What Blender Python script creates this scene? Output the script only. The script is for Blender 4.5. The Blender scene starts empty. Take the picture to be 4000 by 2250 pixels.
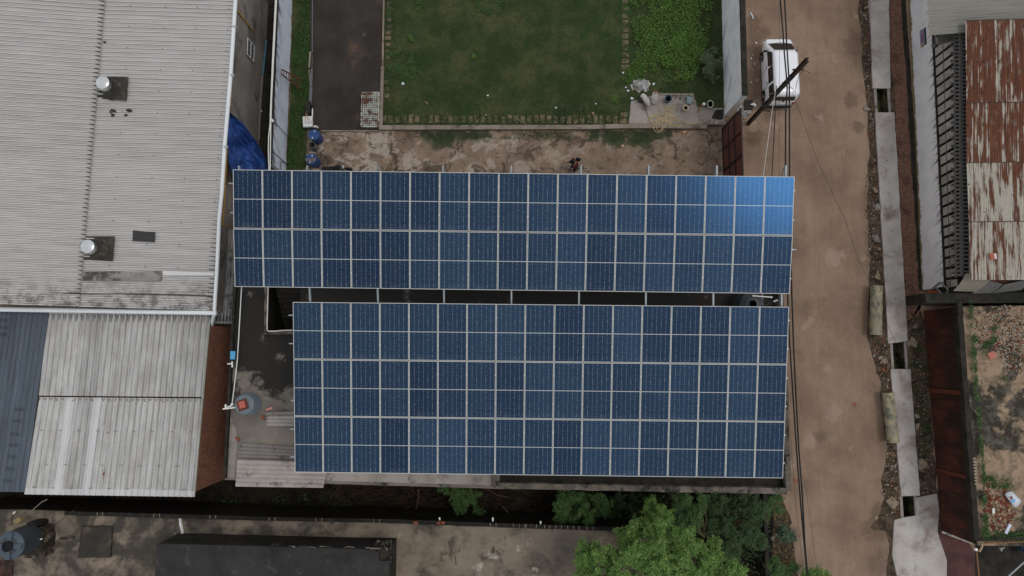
import bpy, bmesh, math, random
from mathutils import Vector, Matrix, Euler, noise as mnoise
R = math.radians
rnd = random.Random(7)
scene = bpy.context.scene
COL = scene.collection

# ---------------------------------------------------------------- camera
F = 2700.0; H = 37.0; PITCH = math.atan(275.0 / F)
cam_d = bpy.data.cameras.new("camera")
cam_d.sensor_width = 36.0; cam_d.lens = 36.0 * F / 4000.0
cam_d.clip_start = 0.5; cam_d.clip_end = 2000
cam = bpy.data.objects.new("camera", cam_d); COL.objects.link(cam)
cam.location = (0, 0, H); cam.rotation_euler = (PITCH, 0, 0)
scene.camera = cam

# ---------------------------------------------------------------- sky, sun, exposure
SUN_DIR = Vector((12.1, 0.2, 27.3)).normalized()
SUN_EL = math.asin(SUN_DIR.z); SUN_AZ = math.atan2(SUN_DIR.x, SUN_DIR.y)
w = bpy.data.worlds.new("World"); scene.world = w; w.use_nodes = True
nt = w.node_tree; nt.nodes.clear()
out = nt.nodes.new("ShaderNodeOutputWorld"); bg = nt.nodes.new("ShaderNodeBackground")
sky = nt.nodes.new("ShaderNodeTexSky"); sky.sky_type = 'NISHITA'; sky.sun_disc = False
sky.sun_elevation = SUN_EL; sky.sun_rotation = SUN_AZ
tc = nt.nodes.new("ShaderNodeTexCoord"); nz = nt.nodes.new("ShaderNodeTexNoise")
nz.inputs["Scale"].default_value = 5.0; nz.inputs["Detail"].default_value = 5
nt.links.new(tc.outputs["Generated"], nz.inputs["Vector"])
cr = nt.nodes.new("ShaderNodeValToRGB")
cr.color_ramp.elements[0].position = .30; cr.color_ramp.elements[0].color = (3.9, 4.1, 4.5, 1)
cr.color_ramp.elements[1].position = .72; cr.color_ramp.elements[1].color = (8.0, 8.0, 7.9, 1)
nt.links.new(nz.outputs["Fac"], cr.inputs["Fac"])
mx = nt.nodes.new("ShaderNodeMix"); mx.data_type = 'RGBA'; mx.inputs["Factor"].default_value = .9
nt.links.new(sky.outputs["Color"], mx.inputs["A"]); nt.links.new(cr.outputs["Color"], mx.inputs["B"])
nt.links.new(mx.outputs["Result"], bg.inputs["Color"]); bg.inputs["Strength"].default_value = .1
nt.links.new(bg.outputs["Background"], out.inputs["Surface"])
sun_d = bpy.data.lights.new("sun", 'SUN'); sun_d.energy = .65; sun_d.angle = R(17); sun_d.color = (1, .96, .9)
sun = bpy.data.objects.new("sun", sun_d); COL.objects.link(sun)
sun.rotation_euler = SUN_DIR.to_track_quat('Z', 'Y').to_euler()
scene.view_settings.view_transform = 'Standard'; scene.view_settings.look = 'None'
scene.view_settings.exposure = 0.09; scene.view_settings.gamma = 1.0
scene.cycles.max_bounces = 5

# ---------------------------------------------------------------- geometry helpers
ca, sa = math.cos(PITCH), math.sin(PITCH)
def ray(px, py):
    x = (px - 2000) / F; y = (1125 - py) / F
    return Vector((x, y * ca + sa, y * sa - ca))
def U(px, py, z=0.0):
    d = ray(px, py); t = (z - H) / d.z
    return Vector((d.x * t, d.y * t, z))
def UP(px, py, p0, n):                       # ray meets a plane
    d = ray(px, py); o = Vector((0, 0, H))
    return o + d * ((p0 - o).dot(n) / d.dot(n))
def K(ox, oy, s):
    return lambda x, y, z=0.0: U(ox + x / s, oy + y / s, z)
c1 = K(0, 0, 1.932); c2 = K(0, 700, 1.932); c3 = K(0, 1400, 1.705); c4 = K(850, 0, 2.0693)
c5 = K(2300, 200, 2.415); c6 = K(3300, 0, 2.414); c7 = K(3300, 550, 2.2286); c8 = K(3000, 1150, 2.415)
c9 = K(3000, 1700, 2.576); c10 = K(2800, 0, 2.898); c11 = K(1000, 1700, 2.3418); c12 = K(2000, 1700, 2.3418)
c13 = K(850, 1100, 2.898); c14 = K(850, 1500, 3.22); c15 = K(1100, 300, 2.4156); c16 = K(2400, 600, 2.2288)
d2 = K(2430, 290, 6.038); d3 = K(3600, 1150, 4.83); d4 = K(3650, 1800, 3.22); d5 = K(2880, 1100, 10.733)
d6 = K(1050, 150, 4.14); d7 = K(0, 1940, 4.674); d8 = K(880, 1400, 4.83); e3 = K(3540, 1040, 5.6)
e4 = K(850, 400, 4.83); e8 = K(2950, 1850, 3.623); e5 = K(1480, 0, 2.6833); e6 = K(2400, 0, 4.14)

WLOC = {}
def props(o, label=None, cat=None, group=None, kind=None):
    if label: o["label"] = label
    if cat: o["category"] = cat
    if group: o["group"] = group
    if kind: o["kind"] = kind
    return o
def thing(name, loc, label, cat, group=None, rz=0.0):
    o = bpy.data.objects.new(name, None); COL.objects.link(o)
    o.empty_display_size = .2
    o.location = loc; o.rotation_euler = (0, 0, rz); WLOC[o.name] = Vector(loc)
    return props(o, label, cat, group)
def copy_tree(o, parent=None):
    c = o.copy(); COL.objects.link(c)
    if parent: c.parent = parent
    WLOC[c.name] = WLOC.get(o.name, Vector((0, 0, 0)))
    for ch in list(o.children): copy_tree(ch, c)
    return c
def clone(o, loc, rz=None, label=None, rot=None, scale=None):
    c = copy_tree(o); c.location = loc
    if rz is not None: c.rotation_euler = (0, 0, rz)
    if rot is not None: c.rotation_euler = rot
    if scale is not None: c.scale = (scale,) * 3 if not hasattr(scale, '__len__') else scale
    if label: c["label"] = label
    return c

class MB:
    def __init__(s, local=False): s.v = []; s.f = []; s.uv = []; s.local = local
    def add(s, vs, fs, uvs=None):
        n = len(s.v); s.v += [Vector(p) for p in vs]
        for i, f in enumerate(fs):
            s.f.append([n + k for k in f]); s.uv.append(uvs[i] if uvs else None)
        return s
    def box(s, c, size, rz=0.0, rot=None):
        M = rot if rot is not None else Matrix.Rotation(rz, 3, 'Z'); c = Vector(c)
        hx, hy, hz = size[0] / 2, size[1] / 2, size[2] / 2
        vs = [c + M @ Vector((x, y, z)) for z in (-hz, hz) for x, y in ((-hx, -hy), (hx, -hy), (hx, hy), (-hx, hy))]
        return s.add(vs, [(3, 2, 1, 0), (4, 5, 6, 7), (0, 1, 5, 4), (1, 2, 6, 5), (2, 3, 7, 6), (3, 0, 4, 7)])
    def bar(s, a, b, w, h):                     # box beam from a to b
        a = Vector(a); b = Vector(b); d = b - a; L = d.length
        if L < 1e-6: return s
        M = d.to_track_quat('X', 'Z').to_matrix()
        return s.box((a + b) / 2, (L, w, h), rot=M)
    def tube(s, pts, r, n=8, cap=True):
        pts = [Vector(p) for p in pts]; rs = r if hasattr(r, '__len__') else [r] * len(pts)
        vs = []; fs = []; m = len(pts); up = Vector((0, 0, 1))
        for i, p in enumerate(pts):
            d = (pts[min(i + 1, m - 1)] - pts[max(i - 1, 0)])
            if d.length < 1e-9: d = Vector((0, 0, 1))
            d.normalize()
            a = d.cross(up if abs(d.z) < .95 else Vector((1, 0, 0))).normalized(); b = a.cross(d)
            for k in range(n):
                t = 2 * math.pi * k / n
                vs.append(p + (a * math.cos(t) + b * math.sin(t)) * rs[i])
        for i in range(m - 1):
            for k in range(n):
                k2 = (k + 1) % n
                fs.append((i * n + k, i * n + k2, (i + 1) * n + k2, (i + 1) * n + k))
        if cap: fs.append(tuple(range(n - 1, -1, -1))); fs.append(tuple((m - 1) * n + k for k in range(n)))
        return s.add(vs, fs)
    def lathe(s, c, prof, n=24, M=None):
        c = Vector(c); vs = []; fs = []; m = len(prof)
        for r_, z in prof:
            for k in range(n):
                t = 2 * math.pi * k / n; p = Vector((r_ * math.cos(t), r_ * math.sin(t), z))
                vs.append(c + (M @ p if M else p))
        for i in range(m - 1):
            for k in range(n):
                k2 = (k + 1) % n
                fs.append((i * n + k, i * n + k2, (i + 1) * n + k2, (i + 1) * n + k))
        if prof[0][0] > .001: fs.append(tuple(range(n - 1, -1, -1)))
        if prof[-1][0] > .001: fs.append(tuple((m - 1) * n + k for k in range(n)))
        return s.add(vs, fs)
    def prism(s, pts, z0, z1):                  # pts: xy outline (any winding)
        P = [Vector((p[0], p[1])) for p in pts]
        if sum(P[i].x * P[(i + 1) % len(P)].y - P[(i + 1) % len(P)].x * P[i].y for i in range(len(P))) < 0: P.reverse()
        n = len(P)
        vs = [(p.x, p.y, z0) for p in P] + [(p.x, p.y, z1) for p in P]
        fs = [tuple(range(n - 1, -1, -1)), tuple(range(n, 2 * n))] + [(i, (i + 1) % n, n + (i + 1) % n, n + i) for i in range(n)]
        return s.add(vs, fs)
    def quad(s, a, b, c, d, nu=1, nv=1, fn=None, uvs=(1, 1)):   # bilinear patch a-b-c-d
        a, b, c, d = map(Vector, (a, b, c, d)); vs = []; fs = []; uv = []
        for j in range(nv + 1):
            for i in range(nu + 1):
                u = i / nu; v = j / nv
                p = a.lerp(b, u).lerp(d.lerp(c, u), v)
                if fn: p = p + fn(u, v)
                vs.append(p)
        for j in range(nv):
            for i in range(nu):
                k = j * (nu + 1) + i; fs.append((k, k + 1, k + nu + 2, k + nu + 1))
                uv.append([(x / nu * uvs[0], y / nv * uvs[1]) for x, y in ((i, j), (i + 1, j), (i + 1, j + 1), (i, j + 1))])
        return s.add(vs, fs, uv)
    def sheet(s, pts, z, jit=0.0, step=.5):    # flat polygon with a ragged outline
        P = []
        pts = [Vector((p[0], p[1])) for p in pts]
        for i, p in enumerate(pts):
            q = pts[(i + 1) % len(pts)]; L = (q - p).length; n = max(1, int(L / step)) if jit else 1
            for k in range(n):
                t = p.lerp(q, k / n)
                if jit:
                    t = t + Vector((mnoise.noise((t.x * 1.3, t.y * 1.3, 3)), mnoise.noise((t.x * 1.3, t.y * 1.3, 9)))) * jit * 1.6 \
                          + Vector((rnd.uniform(-1, 1), rnd.uniform(-1, 1))) * jit * .25
                P.append(t)
        if sum(P[i].x * P[(i + 1) % len(P)].y - P[(i + 1) % len(P)].x * P[i].y for i in range(len(P))) < 0: P.reverse()
        return s.add([(p.x, p.y, z) for p in P], [tuple(range(len(P)))])
    def ribs(s, A, B, C, D, n, prof, nv=1, fn=None):   # A->B across the ribs, A->D along them; uv = (rib, metres along)
        A, B, C, D = map(Vector, (A, B, C, D)); N = (B - A).cross(D - A).normalized()
        if N.z < 0: N = -N
        us = [(i + t, h) for i in range(n) for t, h in prof] + [(n, prof[0][1])]
        vs = []; fs = []; uv = []; L = (D - A).length
        for j in range(nv + 1):
            v = j / nv
            for u, h in us:
                p = A.lerp(B, u / n).lerp(D.lerp(C, u / n), v) + N * h
                if fn: p = p + fn(u / n, v)
                vs.append(p)
        m = len(us)
        for j in range(nv):
            for i in range(m - 1):
                k = j * m + i; fs.append((k, k + 1, k + m + 1, k + m))
                uv.append([(us[i][0], j / nv * L), (us[i + 1][0], j / nv * L), (us[i + 1][0], (j + 1) / nv * L), (us[i][0], (j + 1) / nv * L)])
        return s.add(vs, fs, uv)
    def build(s, name, mat, parent=None, smooth=False, solid=0.0, bevel=0.0, sub=0, label=None, cat=None, group=None, kind=None):
        me = bpy.data.meshes.new(name)
        if s.local: off = Vector((0, 0, 0))
        elif parent is not None: off = WLOC[parent.name]
        else:
            n = len(s.v); off = Vector((sum(p.x for p in s.v) / n, sum(p.y for p in s.v) / n, min(p.z for p in s.v)))
        me.from_pydata([tuple(p - off) for p in s.v], [], s.f)
        if any(u for u in s.uv):
            ul = me.uv_layers.new(name="UVMap"); k = 0
            for fi, f in enumerate(s.f):
                for j in range(len(f)):
                    if s.uv[fi]: ul.data[k].uv = s.uv[fi][j]
                    k += 1
        me.materials.append(mat)
        if smooth:
            for p in me.polygons: p.use_smooth = True
            try: me.set_sharp_from_angle(angle=R(40))
            except Exception: pass
        me.update()
        o = bpy.data.objects.new(name, me); COL.objects.link(o)
        if parent is not None:
            o.parent = parent; WLOC[o.name] = off if not s.local else WLOC.get(parent.name, Vector((0, 0, 0)))
        else: o.location = off; WLOC[o.name] = off
        if s.local and parent is None: WLOC[o.name] = Vector((0, 0, 0))
        if solid: md = o.modifiers.new("thick", 'SOLIDIFY'); md.thickness = abs(solid); md.offset = 0
        if bevel: md = o.modifiers.new("bevel", 'BEVEL'); md.width = bevel; md.segments = 2; md.limit_method = 'ANGLE'
        if sub: md = o.modifiers.new("sub", 'SUBSURF'); md.levels = sub; md.render_levels = sub
        return props(o, label, cat, group, kind)

# ---------------------------------------------------------------- materials
def lin(c): c /= 255.0; return c / 12.92 if c <= .04045 else ((c + .055) / 1.055) ** 2.4
def A(r, g, b, k=.70): return tuple(min(.95, lin(x) / k) for x in (r, g, b))
class S:                                        # socket with arithmetic
    def __init__(s, t, sock): s.t = t; s.s = sock
    def _m(s, op, o, rev=False, o3=None):
        n = s.t.nodes.new("ShaderNodeMath"); n.operation = op
        a, b = (o, s) if rev else (s, o)
        for i, x in enumerate((a, b, o3)):
            if x is None: continue
            if isinstance(x, S): s.t.links.new(x.s, n.inputs[i])
            else: n.inputs[i].default_value = x
        return S(s.t, n.outputs[0])
    def __add__(s, o): return s._m('ADD', o)
    __radd__ = __add__
    def __sub__(s, o): return s._m('SUBTRACT', o)
    def __rsub__(s, o): return s._m('SUBTRACT', o, True)
    def __mul__(s, o): return s._m('MULTIPLY', o)
    __rmul__ = __mul__
    def __truediv__(s, o): return s._m('DIVIDE', o)
    def frac(s): return s._m('FRACT', None)
    def floor(s): return s._m('FLOOR', None)
    def abs(s): return s._m('ABSOLUTE', None)
    def lt(s, o): return s._m('LESS_THAN', o)
    def gt(s, o): return s._m('GREATER_THAN', o)
    def max(s, o): return s._m('MAXIMUM', o)
    def min(s, o): return s._m('MINIMUM', o)
    def step(s, a, b):                          # smooth 0..1 as s goes a..b
        n = s.t.nodes.new("ShaderNodeMapRange"); n.interpolation_type = 'SMOOTHSTEP'
        lo, hi, f0, f1 = (a, b, 0, 1) if a < b else (b, a, 1, 0)
        n.inputs[1].default_value = lo; n.inputs[2].default_value = hi
        n.inputs[3].default_value = f0; n.inputs[4].default_value = f1
        s.t.links.new(s.s, n.inputs[0]); return S(s.t, n.outputs[0])
class M:
    def __init__(s, name, rough=.8, spec=.3, metal=0.0):
        s.m = bpy.data.materials.new(name); s.m.use_nodes = True; s.t = s.m.node_tree
        s.b = s.t.nodes["Principled BSDF"]; s.b.inputs["Roughness"].default_value = rough
        s.b.inputs["Specular IOR Level"].default_value = spec; s.b.inputs["Metallic"].default_value = metal
        s.h = None
    def node(s, k): return s.t.nodes.new(k)
    def pos(s): return s.node("ShaderNodeNewGeometry").outputs["Position"]
    def obj(s): return s.node("ShaderNodeTexCoord").outputs["Object"]
    def uv(s): return s.node("ShaderNodeTexCoord").outputs["UV"]
    def xyz(s, v):
        n = s.node("ShaderNodeSeparateXYZ"); s.t.links.new(v, n.inputs[0]); return [S(s.t, o) for o in n.outputs]
    def vec(s, x, y, z=0.0):
        n = s.node("ShaderNodeCombineXYZ")
        for i, a in enumerate((x, y, z)):
            if isinstance(a, S): s.t.links.new(a.s, n.inputs[i])
            else: n.inputs[i].default_value = a
        return n.outputs[0]
    def noise(s, v, scale, detail=3, rough=.55, dist=0.0):
        n = s.node("ShaderNodeTexNoise"); s.t.links.new(v, n.inputs["Vector"])
        n.inputs["Scale"].default_value = scale; n.inputs["Detail"].default_value = detail
        n.inputs["Roughness"].default_value = rough; n.inputs["Distortion"].default_value = dist
        return S(s.t, n.outputs["Fac"])
    def voro(s, v, scale, out="Distance", feat='F1'):
        n = s.node("ShaderNodeTexVoronoi"); n.feature = feat; s.t.links.new(v, n.inputs["Vector"]); n.inputs["Scale"].default_value = scale
        return n.outputs[out] if out == "Color" else S(s.t, n.outputs[out])
    def rand(s): return S(s.t, s.node("ShaderNodeObjectInfo").outputs["Random"])
    def island(s): return S(s.t, s.node("ShaderNodeNewGeometry").outputs["Random Per Island"])
    def near(s, p, pts):                        # ragged spots round given ground points (x, y, radius)
        x, y, z = s.xyz(p); wob = s.noise(p, 1.9, 7, .75); k = None
        for cx_, cy_, r_ in pts:
            dx = (x - cx_); dy = (y - cy_); d = (dx * dx + dy * dy)._m('SQRT', None) / r_ + (wob - .5) * 2.6
            q = d.step(1.15, .5); k = q if k is None else k.max(q)
        return k
    def mix(s, a, b, f):
        n = s.node("ShaderNodeMix"); n.data_type = 'RGBA'
        for k, x in (("A", a), ("B", b)):
            if isinstance(x, tuple): n.inputs[k].default_value = (*x[:3], 1)
            else: s.t.links.new(x, n.inputs[k])
        if isinstance(f, S): s.t.links.new(f.s, n.inputs["Factor"])
        else: n.inputs["Factor"].default_value = f
        return n.outputs["Result"]
    def mul(s, c, f):                           # colour times value
        n = s.node("ShaderNodeVectorMath"); n.operation = 'SCALE'
        if isinstance(c, tuple): n.inputs[0].default_value = c[:3]
        else: s.t.links.new(c, n.inputs[0])
        s.t.links.new(f.s, n.inputs["Scale"]); return n.outputs[0]
    def color(s, c):
        if isinstance(c, tuple): s.b.inputs["Base Color"].default_value = (*c[:3], 1)
        else: s.t.links.new(c, s.b.inputs["Base Color"])
    def bump(s, h, dist=.02, strength=.6):
        n = s.node("ShaderNodeBump"); n.inputs["Strength"].default_value = strength; n.inputs["Distance"].default_value = dist
        s.t.links.new(h.s, n.inputs["Height"]); s.t.links.new(n.outputs[0], s.b.inputs["Normal"])

def plain(name, c, rough=.6, spec=.4, metal=0.0, var=.25, scale=6, bump=0.0):
    m = M(name, rough, spec, metal); n = m.noise(m.obj(), scale, 4)
    m.color(m.mul(c, n * (2 * var) + (1 - var)))
    if bump: m.bump(m.noise(m.obj(), scale * 4, 4), .02, bump)
    return m.m
def stained(name, ca_, cb, dark, thr=.55, s1=.35, s2=.9, grain=9, soft=.08, bias=None, rough=.85, bump=.5, extra=None, thr2=None, third=None, s3=.6, vary=.26):
    m = M(name, rough, .25); p = m.pos()
    base = m.mix(ca_, cb, m.noise(p, s1, 5, .6).step(.35, .65))
    d = m.noise(p, s2, 8, .66, .3)
    if bias:
        x, y, z = m.xyz(p); d = d + (x * bias[0] + y * bias[1] + bias[2]).max(bias[3]).min(bias[4])
    col = m.mix(base, dark, d.step(thr - soft, thr + soft))
    if third: col = m.mix(col, third, m.noise(p, s3, 7, .65).step(thr2, thr2 + .12))
    g = m.noise(p, grain, 5, .7); g2 = m.noise(p, grain * 5, 2, .6)
    col = m.mul(col, (g * vary * 2 + (1 - vary)) * (g2 * .45 + .78))
    m.color(col); m.bump(g + g2 * .5, .03, bump)
    return m.m

# dirt road: tan earth with darker damp patches, pale crust and grit
m = M("road_dirt", .9, .2); p = m.pos()
c = m.mix(A(129, 110, 94), A(108, 90, 76), m.noise(p, .28, 6, .62).step(.35, .68))
c = m.mix(c, A(84, 68, 58), m.noise(p, .55, 8, .7, .4).step(.60, .74) * .6)
c = m.mix(c, A(150, 130, 116), m.noise(p, .8, 6, .6, .2).step(.62, .7) * .5)
x, y, z = m.xyz(p); trk = m.noise(m.vec(x * 2.2, y * .25, 0.0), 1.0, 4, .6)
gp_ = lambda f, x, y, r: (f(x, y).x, f(x, y).y, r)
c = m.mix(c, A(78, 60, 50), m.near(p, [gp_(c10, 420, 600, .5), gp_(c10, 400, 1050, .6), gp_(c10, 420, 250, .5), gp_(c9, 1080, 930, .75), gp_(c9, 1100, 760, .5), gp_(c6, 100, 420, .9), gp_(c6, 60, 950, .5), gp_(c6, 120, 1200, .4), gp_(c10, 470, 380, .7), gp_(c10, 430, 900, .8), gp_(c10, 600, 1330, .5), gp_(c5, 1560, 800, .6)]) * .48)
c = m.mix(c, A(96, 80, 70), m.near(p, [gp_(c8, 490, 1340, .42), gp_(c9, 1150, 1300, .8), gp_(c9, 230, 1000, .6)]) * .7)
c = m.mix(c, A(150, 132, 118), m.near(p, [gp_(c8, 620, 1120, .5), gp_(c8, 560, 700, .3), gp_(c9, 420, 60, .4), gp_(c16, 1900, 900, .5), gp_(c5, 1540, 700, .4)]) * .45)
c = m.mix(c, A(120, 62, 44), m.near(p, [gp_(c8, 815, 1040, .14), gp_(c8, 530, 50, .08), gp_(c9, 270, 460, .16)]) * .6)
c = m.mul(c, (trk * .42 + .79) * (m.noise(m.vec(x * 6.0, y * 1.1, 1.0), 1.0, 5, .7) * .16 + .92) * (m.noise(p, 14, 6, .8) * .8 + .60) * (m.noise(p, 60, 2) * .4 + .8) * (m.noise(p, 2.5, 7, .7) * .4 + .8))
m.color(c); m.bump(m.noise(p, 12, 8, .7), .03, .5); ROAD = m.m
# damp verge soil with rubble
m = M("verge_soil", .9, .2); p = m.pos()
c = m.mix(A(88, 74, 62), A(48, 42, 33), m.noise(p, 2.2, 8, .7).step(.38, .6))
c = m.mix(c, A(48, 58, 34), m.noise(p, 1.1, 6, .7).step(.58, .68) * .7)
c = m.mul(c, m.noise(p, 22, 5, .8) * .9 + .55); m.color(c); m.bump(m.noise(p, 18, 6, .8), .05, .8); VERGE = m.m
m = M("red_gravel", .9, .2); p = m.pos()
vc = m.voro(p, 17, "Color"); vx = m.xyz(vc)[0]
c = m.mix(A(126, 93, 78), A(152, 118, 100), vx.step(.35, 1.0)); c = m.mix(c, A(70, 48, 38), m.noise(p, 1.2, 5).step(.5, .7) * .7)
vd = m.voro(p, 17); c = m.mul(c, 1.2 - vd * .55); m.color(c); m.bump(1.0 - vd * 6, .05, .8); GRAVEL = m.m
m = M("yard_concrete", .85, .25); p = m.pos(); x, y, z = m.xyz(p)
lf = (x * -.05 + .35).max(0.0).min(1.0)                       # more broken towards the left
c = m.mix(A(126, 108, 93), A(106, 90, 77), m.noise(p, .7, 6, .65).step(.38, .64))
pn = m.noise(p, .8, 8, .72, .6)
c = m.mix(c, A(158, 148, 138), (pn + lf * .06).step(.53, .58) * (lf * .6 + .25))
dn = m.noise(m.vec(x + 7.0, y * 1.3, 2.0), .95, 9, .75, .7)
c = m.mix(c, A(76, 64, 52), (dn + lf * .05).step(.55, .60) * .85)
c = m.mix(c, A(56, 50, 40), (dn + lf * .05).step(.62, .68) * .8)
vo = m.voro(m.vec(x + pn * 1.5, y + dn * 1.5, 0.0), .55, "Distance", 'DISTANCE_TO_EDGE')
c = m.mix(c, A(58, 48, 40), vo.step(.014, .004) * .8)
gs = [(c15(x, y).x, c15(x, y).y, r) for x, y, r in ((1380, 560, .5), (1480, 590, .65), (1580, 580, .6), (1700, 560, .55), (1820, 555, .5), (1920, 545, .35))] + [(c5(x, y).x, c5(x, y).y, r) for x, y, r in ((60, 770, .4), (180, 800, .55), (280, 830, .6), (420, 820, .6), (540, 830, .65), (660, 800, .5), (740, 775, .3))]
gk = m.near(p, gs); c = m.mix(c, A(48, 56, 36), gk * .92)
c = m.mul(c, (m.noise(p, 7, 7, .78) * .8 + .6) * (m.noise(p, 40, 3) * .4 + .8)); m.color(c); m.bump(m.noise(p, 9, 7, .75) + pn, .04, .6); YARD = m.m
DRIVE = stained("driveway_concrete", A(42, 38, 35), A(54, 49, 45), A(84, 66, 54), thr=.62, s1=.6, s2=.5, grain=10, soft=.09,
                third=A(120, 104, 86), thr2=.66, s3=.8, bias=(.045, 0, .36, -.1, .09), vary=.35)
ROOFC = stained("mossy_roof_concrete", A(112, 105, 98), A(94, 88, 82), A(36, 34, 32), thr=.50, s1=.6, s2=.8, grain=9, soft=.06, bias=(.012, .10, .26, -.13, .16), vary=.3)
LOWROOF = stained("weathered_roof_concrete", A(124, 111, 97), A(94, 86, 77), A(60, 56, 50), thr=.53, s1=.3, s2=.75, grain=7, soft=.1,
                  bias=(-.008, 0, -.05, -.07, .055), third=A(150, 142, 134), thr2=.60, s3=1.1, vary=.3)
BLACKROOF = stained("sooty_roof", A(48, 47, 46), A(38, 37, 37), A(66, 64, 61), thr=.63, s1=.8, s2=1.5, grain=14, bump=.6)
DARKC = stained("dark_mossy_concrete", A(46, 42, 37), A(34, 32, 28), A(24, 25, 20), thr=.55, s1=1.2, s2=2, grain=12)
CEM = stained("pale_cement", A(140, 132, 126), A(118, 111, 105), A(86, 80, 74), thr=.62, s1=.7, s2=1.4, grain=12, third=A(156, 150, 144), thr2=.62)
SLABM = stained("slab_concrete", A(166, 161, 156), A(148, 141, 136), A(116, 102, 92), thr=.58, s1=.5, s2=.8, grain=16, soft=.13)
KERB = stained("kerb_concrete", A(128, 118, 108), A(108, 98, 88), A(64, 58, 50), thr=.6, s1=.9, s2=1.6, grain=10)
PARA = stained("parapet_concrete", A(104, 95, 87), A(78, 72, 66), A(42, 40, 36), thr=.54, s1=1.5, s2=2.0, grain=14, bump=.8)
PLASTER = stained("plaster_wall", A(122, 116, 110), A(104, 98, 93), A(74, 70, 66), thr=.6, s1=.5, s2=.7, grain=6)
# limewashed boundary wall: uv = (metres along, height)
def limewash(name, tint, stain, topk, basek, streakc=A(52, 52, 50), sc=1.0, slant=.5, off=0.03):
    m = M(name, .85, .25); u, v, z = m.xyz(m.uv()); p = m.pos()
    s = m.noise(m.vec(u * 1.6 * sc + v * slant * 1.6, v * .35, 0.0), 1.6, 8, .68, .2)
    c = m.mix(tint, stain, m.noise(p, 1.1, 6).step(.4, .7))
    c = m.mix(c, streakc, (s + (v - 1.9) * topk * 1.3 - off).step(.52, .66) * .8)
    if basek: c = m.mix(c, A(112, 98, 66), (m.noise(p, 2.2, 6, .7) + (.32 - v).max(0.0) * basek).step(.66, .8))
    m.color(m.mul(c, m.noise(p, 12, 4) * .3 + .85)); m.bump(m.noise(p, 14, 5), .02, .3); return m.m
LIME_A = limewash("limewash_blue_white", (.66, .72, .82), (.50, .56, .68), .13, 1.6, A(60, 60, 60), .8, .5, -.03)
LIME_B = limewash("limewash_white", (.88, .90, .92), (.76, .78, .82), -.02, .8, A(120, 124, 130), .8, .8)
LIME_C = limewash("limewash_grey_white", (.84, .84, .85), (.74, .74, .76), .16, 1.6, A(52, 48, 46), 1.4, .5, -.07)
# brick wall: uv = (metres, metres)
m = M("brick", .9, .2); br = m.node("ShaderNodeTexBrick"); uvn = m.uv(); m.t.links.new(uvn, br.inputs["Vector"])
br.inputs["Scale"].default_value = 1.0; br.inputs["Brick Width"].default_value = .23; br.inputs["Row Height"].default_value = .085
br.inputs["Mortar Size"].default_value = .010
br.inputs["Color1"].default_value = (*A(150, 92, 70), 1); br.inputs["Color2"].default_value = (*A(118, 72, 56), 1); br.inputs["Mortar"].default_value = (*A(128, 116, 104), 1)
p = m.pos(); c = m.mix(br.outputs["Color"], A(84, 66, 54), m.noise(p, 1.6, 7, .7).step(.5, .7) * .6)
m.color(m.mul(c, m.noise(p, 20, 3) * .7 + .65)); m.bump(1.0 - S(m.t, br.outputs["Fac"]), .02, .8); BRICK = m.m
# ribbed painted sheets, uv = (rib, metres). dirt tongues in every pan at the ends
def ribbed(name, base, base2, dirt, ends=(), fade=None, length=8.0, ribdark=0, light=.6, spots=.0, streak=.25, sheetvar=0.0, sheetw=5, tongue=.35, lowdirt=None, rough=.6, white=None):
    m = M(name, rough, .35); u, v, z = m.xyz(m.uv()); p = m.pos()
    st = m.noise(m.vec(u * .9, v * .25, 0.0), 1.5, 6, .65)
    c = m.mix(base, base2, st.step(.35, .7))
    if sheetvar:
        wn = m.node("ShaderNodeTexWhiteNoise"); wn.noise_dimensions = '2D'
        m.t.links.new(m.vec((u / sheetw).floor(), 0.0), wn.inputs["Vector"]); wv = S(m.t, wn.outputs["Value"])
        c = m.mul(c, wv * sheetvar * 2 + (1 - sheetvar))
        if white: c = m.mix(c, white, wv.gt(.80) * ((u / sheetw).frac()).lt(.45))
    tri = (u.frac() - .5).abs() * 2.0            # 0 mid pan, 1 at the rib
    nn = m.noise(p, 3.0, 4) * .5 + .6
    for e, s_ in ends:                           # e position along, s_ direction the tongue points
        d = (v - e) * s_ / tongue                # 0 at the end, 1 one tongue away
        big = m.noise(m.vec(u * .12, e, 0.0), 1.0, 2) * 1.1 + .45
        k = (d / big - tri * nn * 1.25 + .25).step(.12, -.08) * d.gt(-.02)
        if fade: k = k * ((m.xyz(p)[1] * -1.0 + fade[0]).step(0.0, fade[1]) * .75 + .25)
        c = m.mix(c, dirt, k * .8)
    if ribdark:  # rib shading painted in: dark lines and a light line per rib
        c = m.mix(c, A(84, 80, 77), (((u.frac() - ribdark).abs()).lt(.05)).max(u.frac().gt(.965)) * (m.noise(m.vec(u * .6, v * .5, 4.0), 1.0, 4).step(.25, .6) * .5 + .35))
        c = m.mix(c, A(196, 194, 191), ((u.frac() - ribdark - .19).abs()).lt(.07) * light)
    if spots:
        c = m.mix(c, A(66, 62, 56), (m.noise(p, 3.5, 6, .8)).step(.70 - spots, .78 - spots) * .8)
    if lowdirt:                                  # (axis y world, from, to)
        xx, yy, zz = m.xyz(p)
        k = (yy * -1.0 + lowdirt[0]).step(0.0, lowdirt[1]) * m.noise(p, 2.2, 7, .75).step(.44, .62)
        c = m.mix(c, A(58, 54, 50), k * .75)
    c = m.mul(c, m.noise(p, 9, 4) * .16 + .92)
    m.color(c); return m
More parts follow.
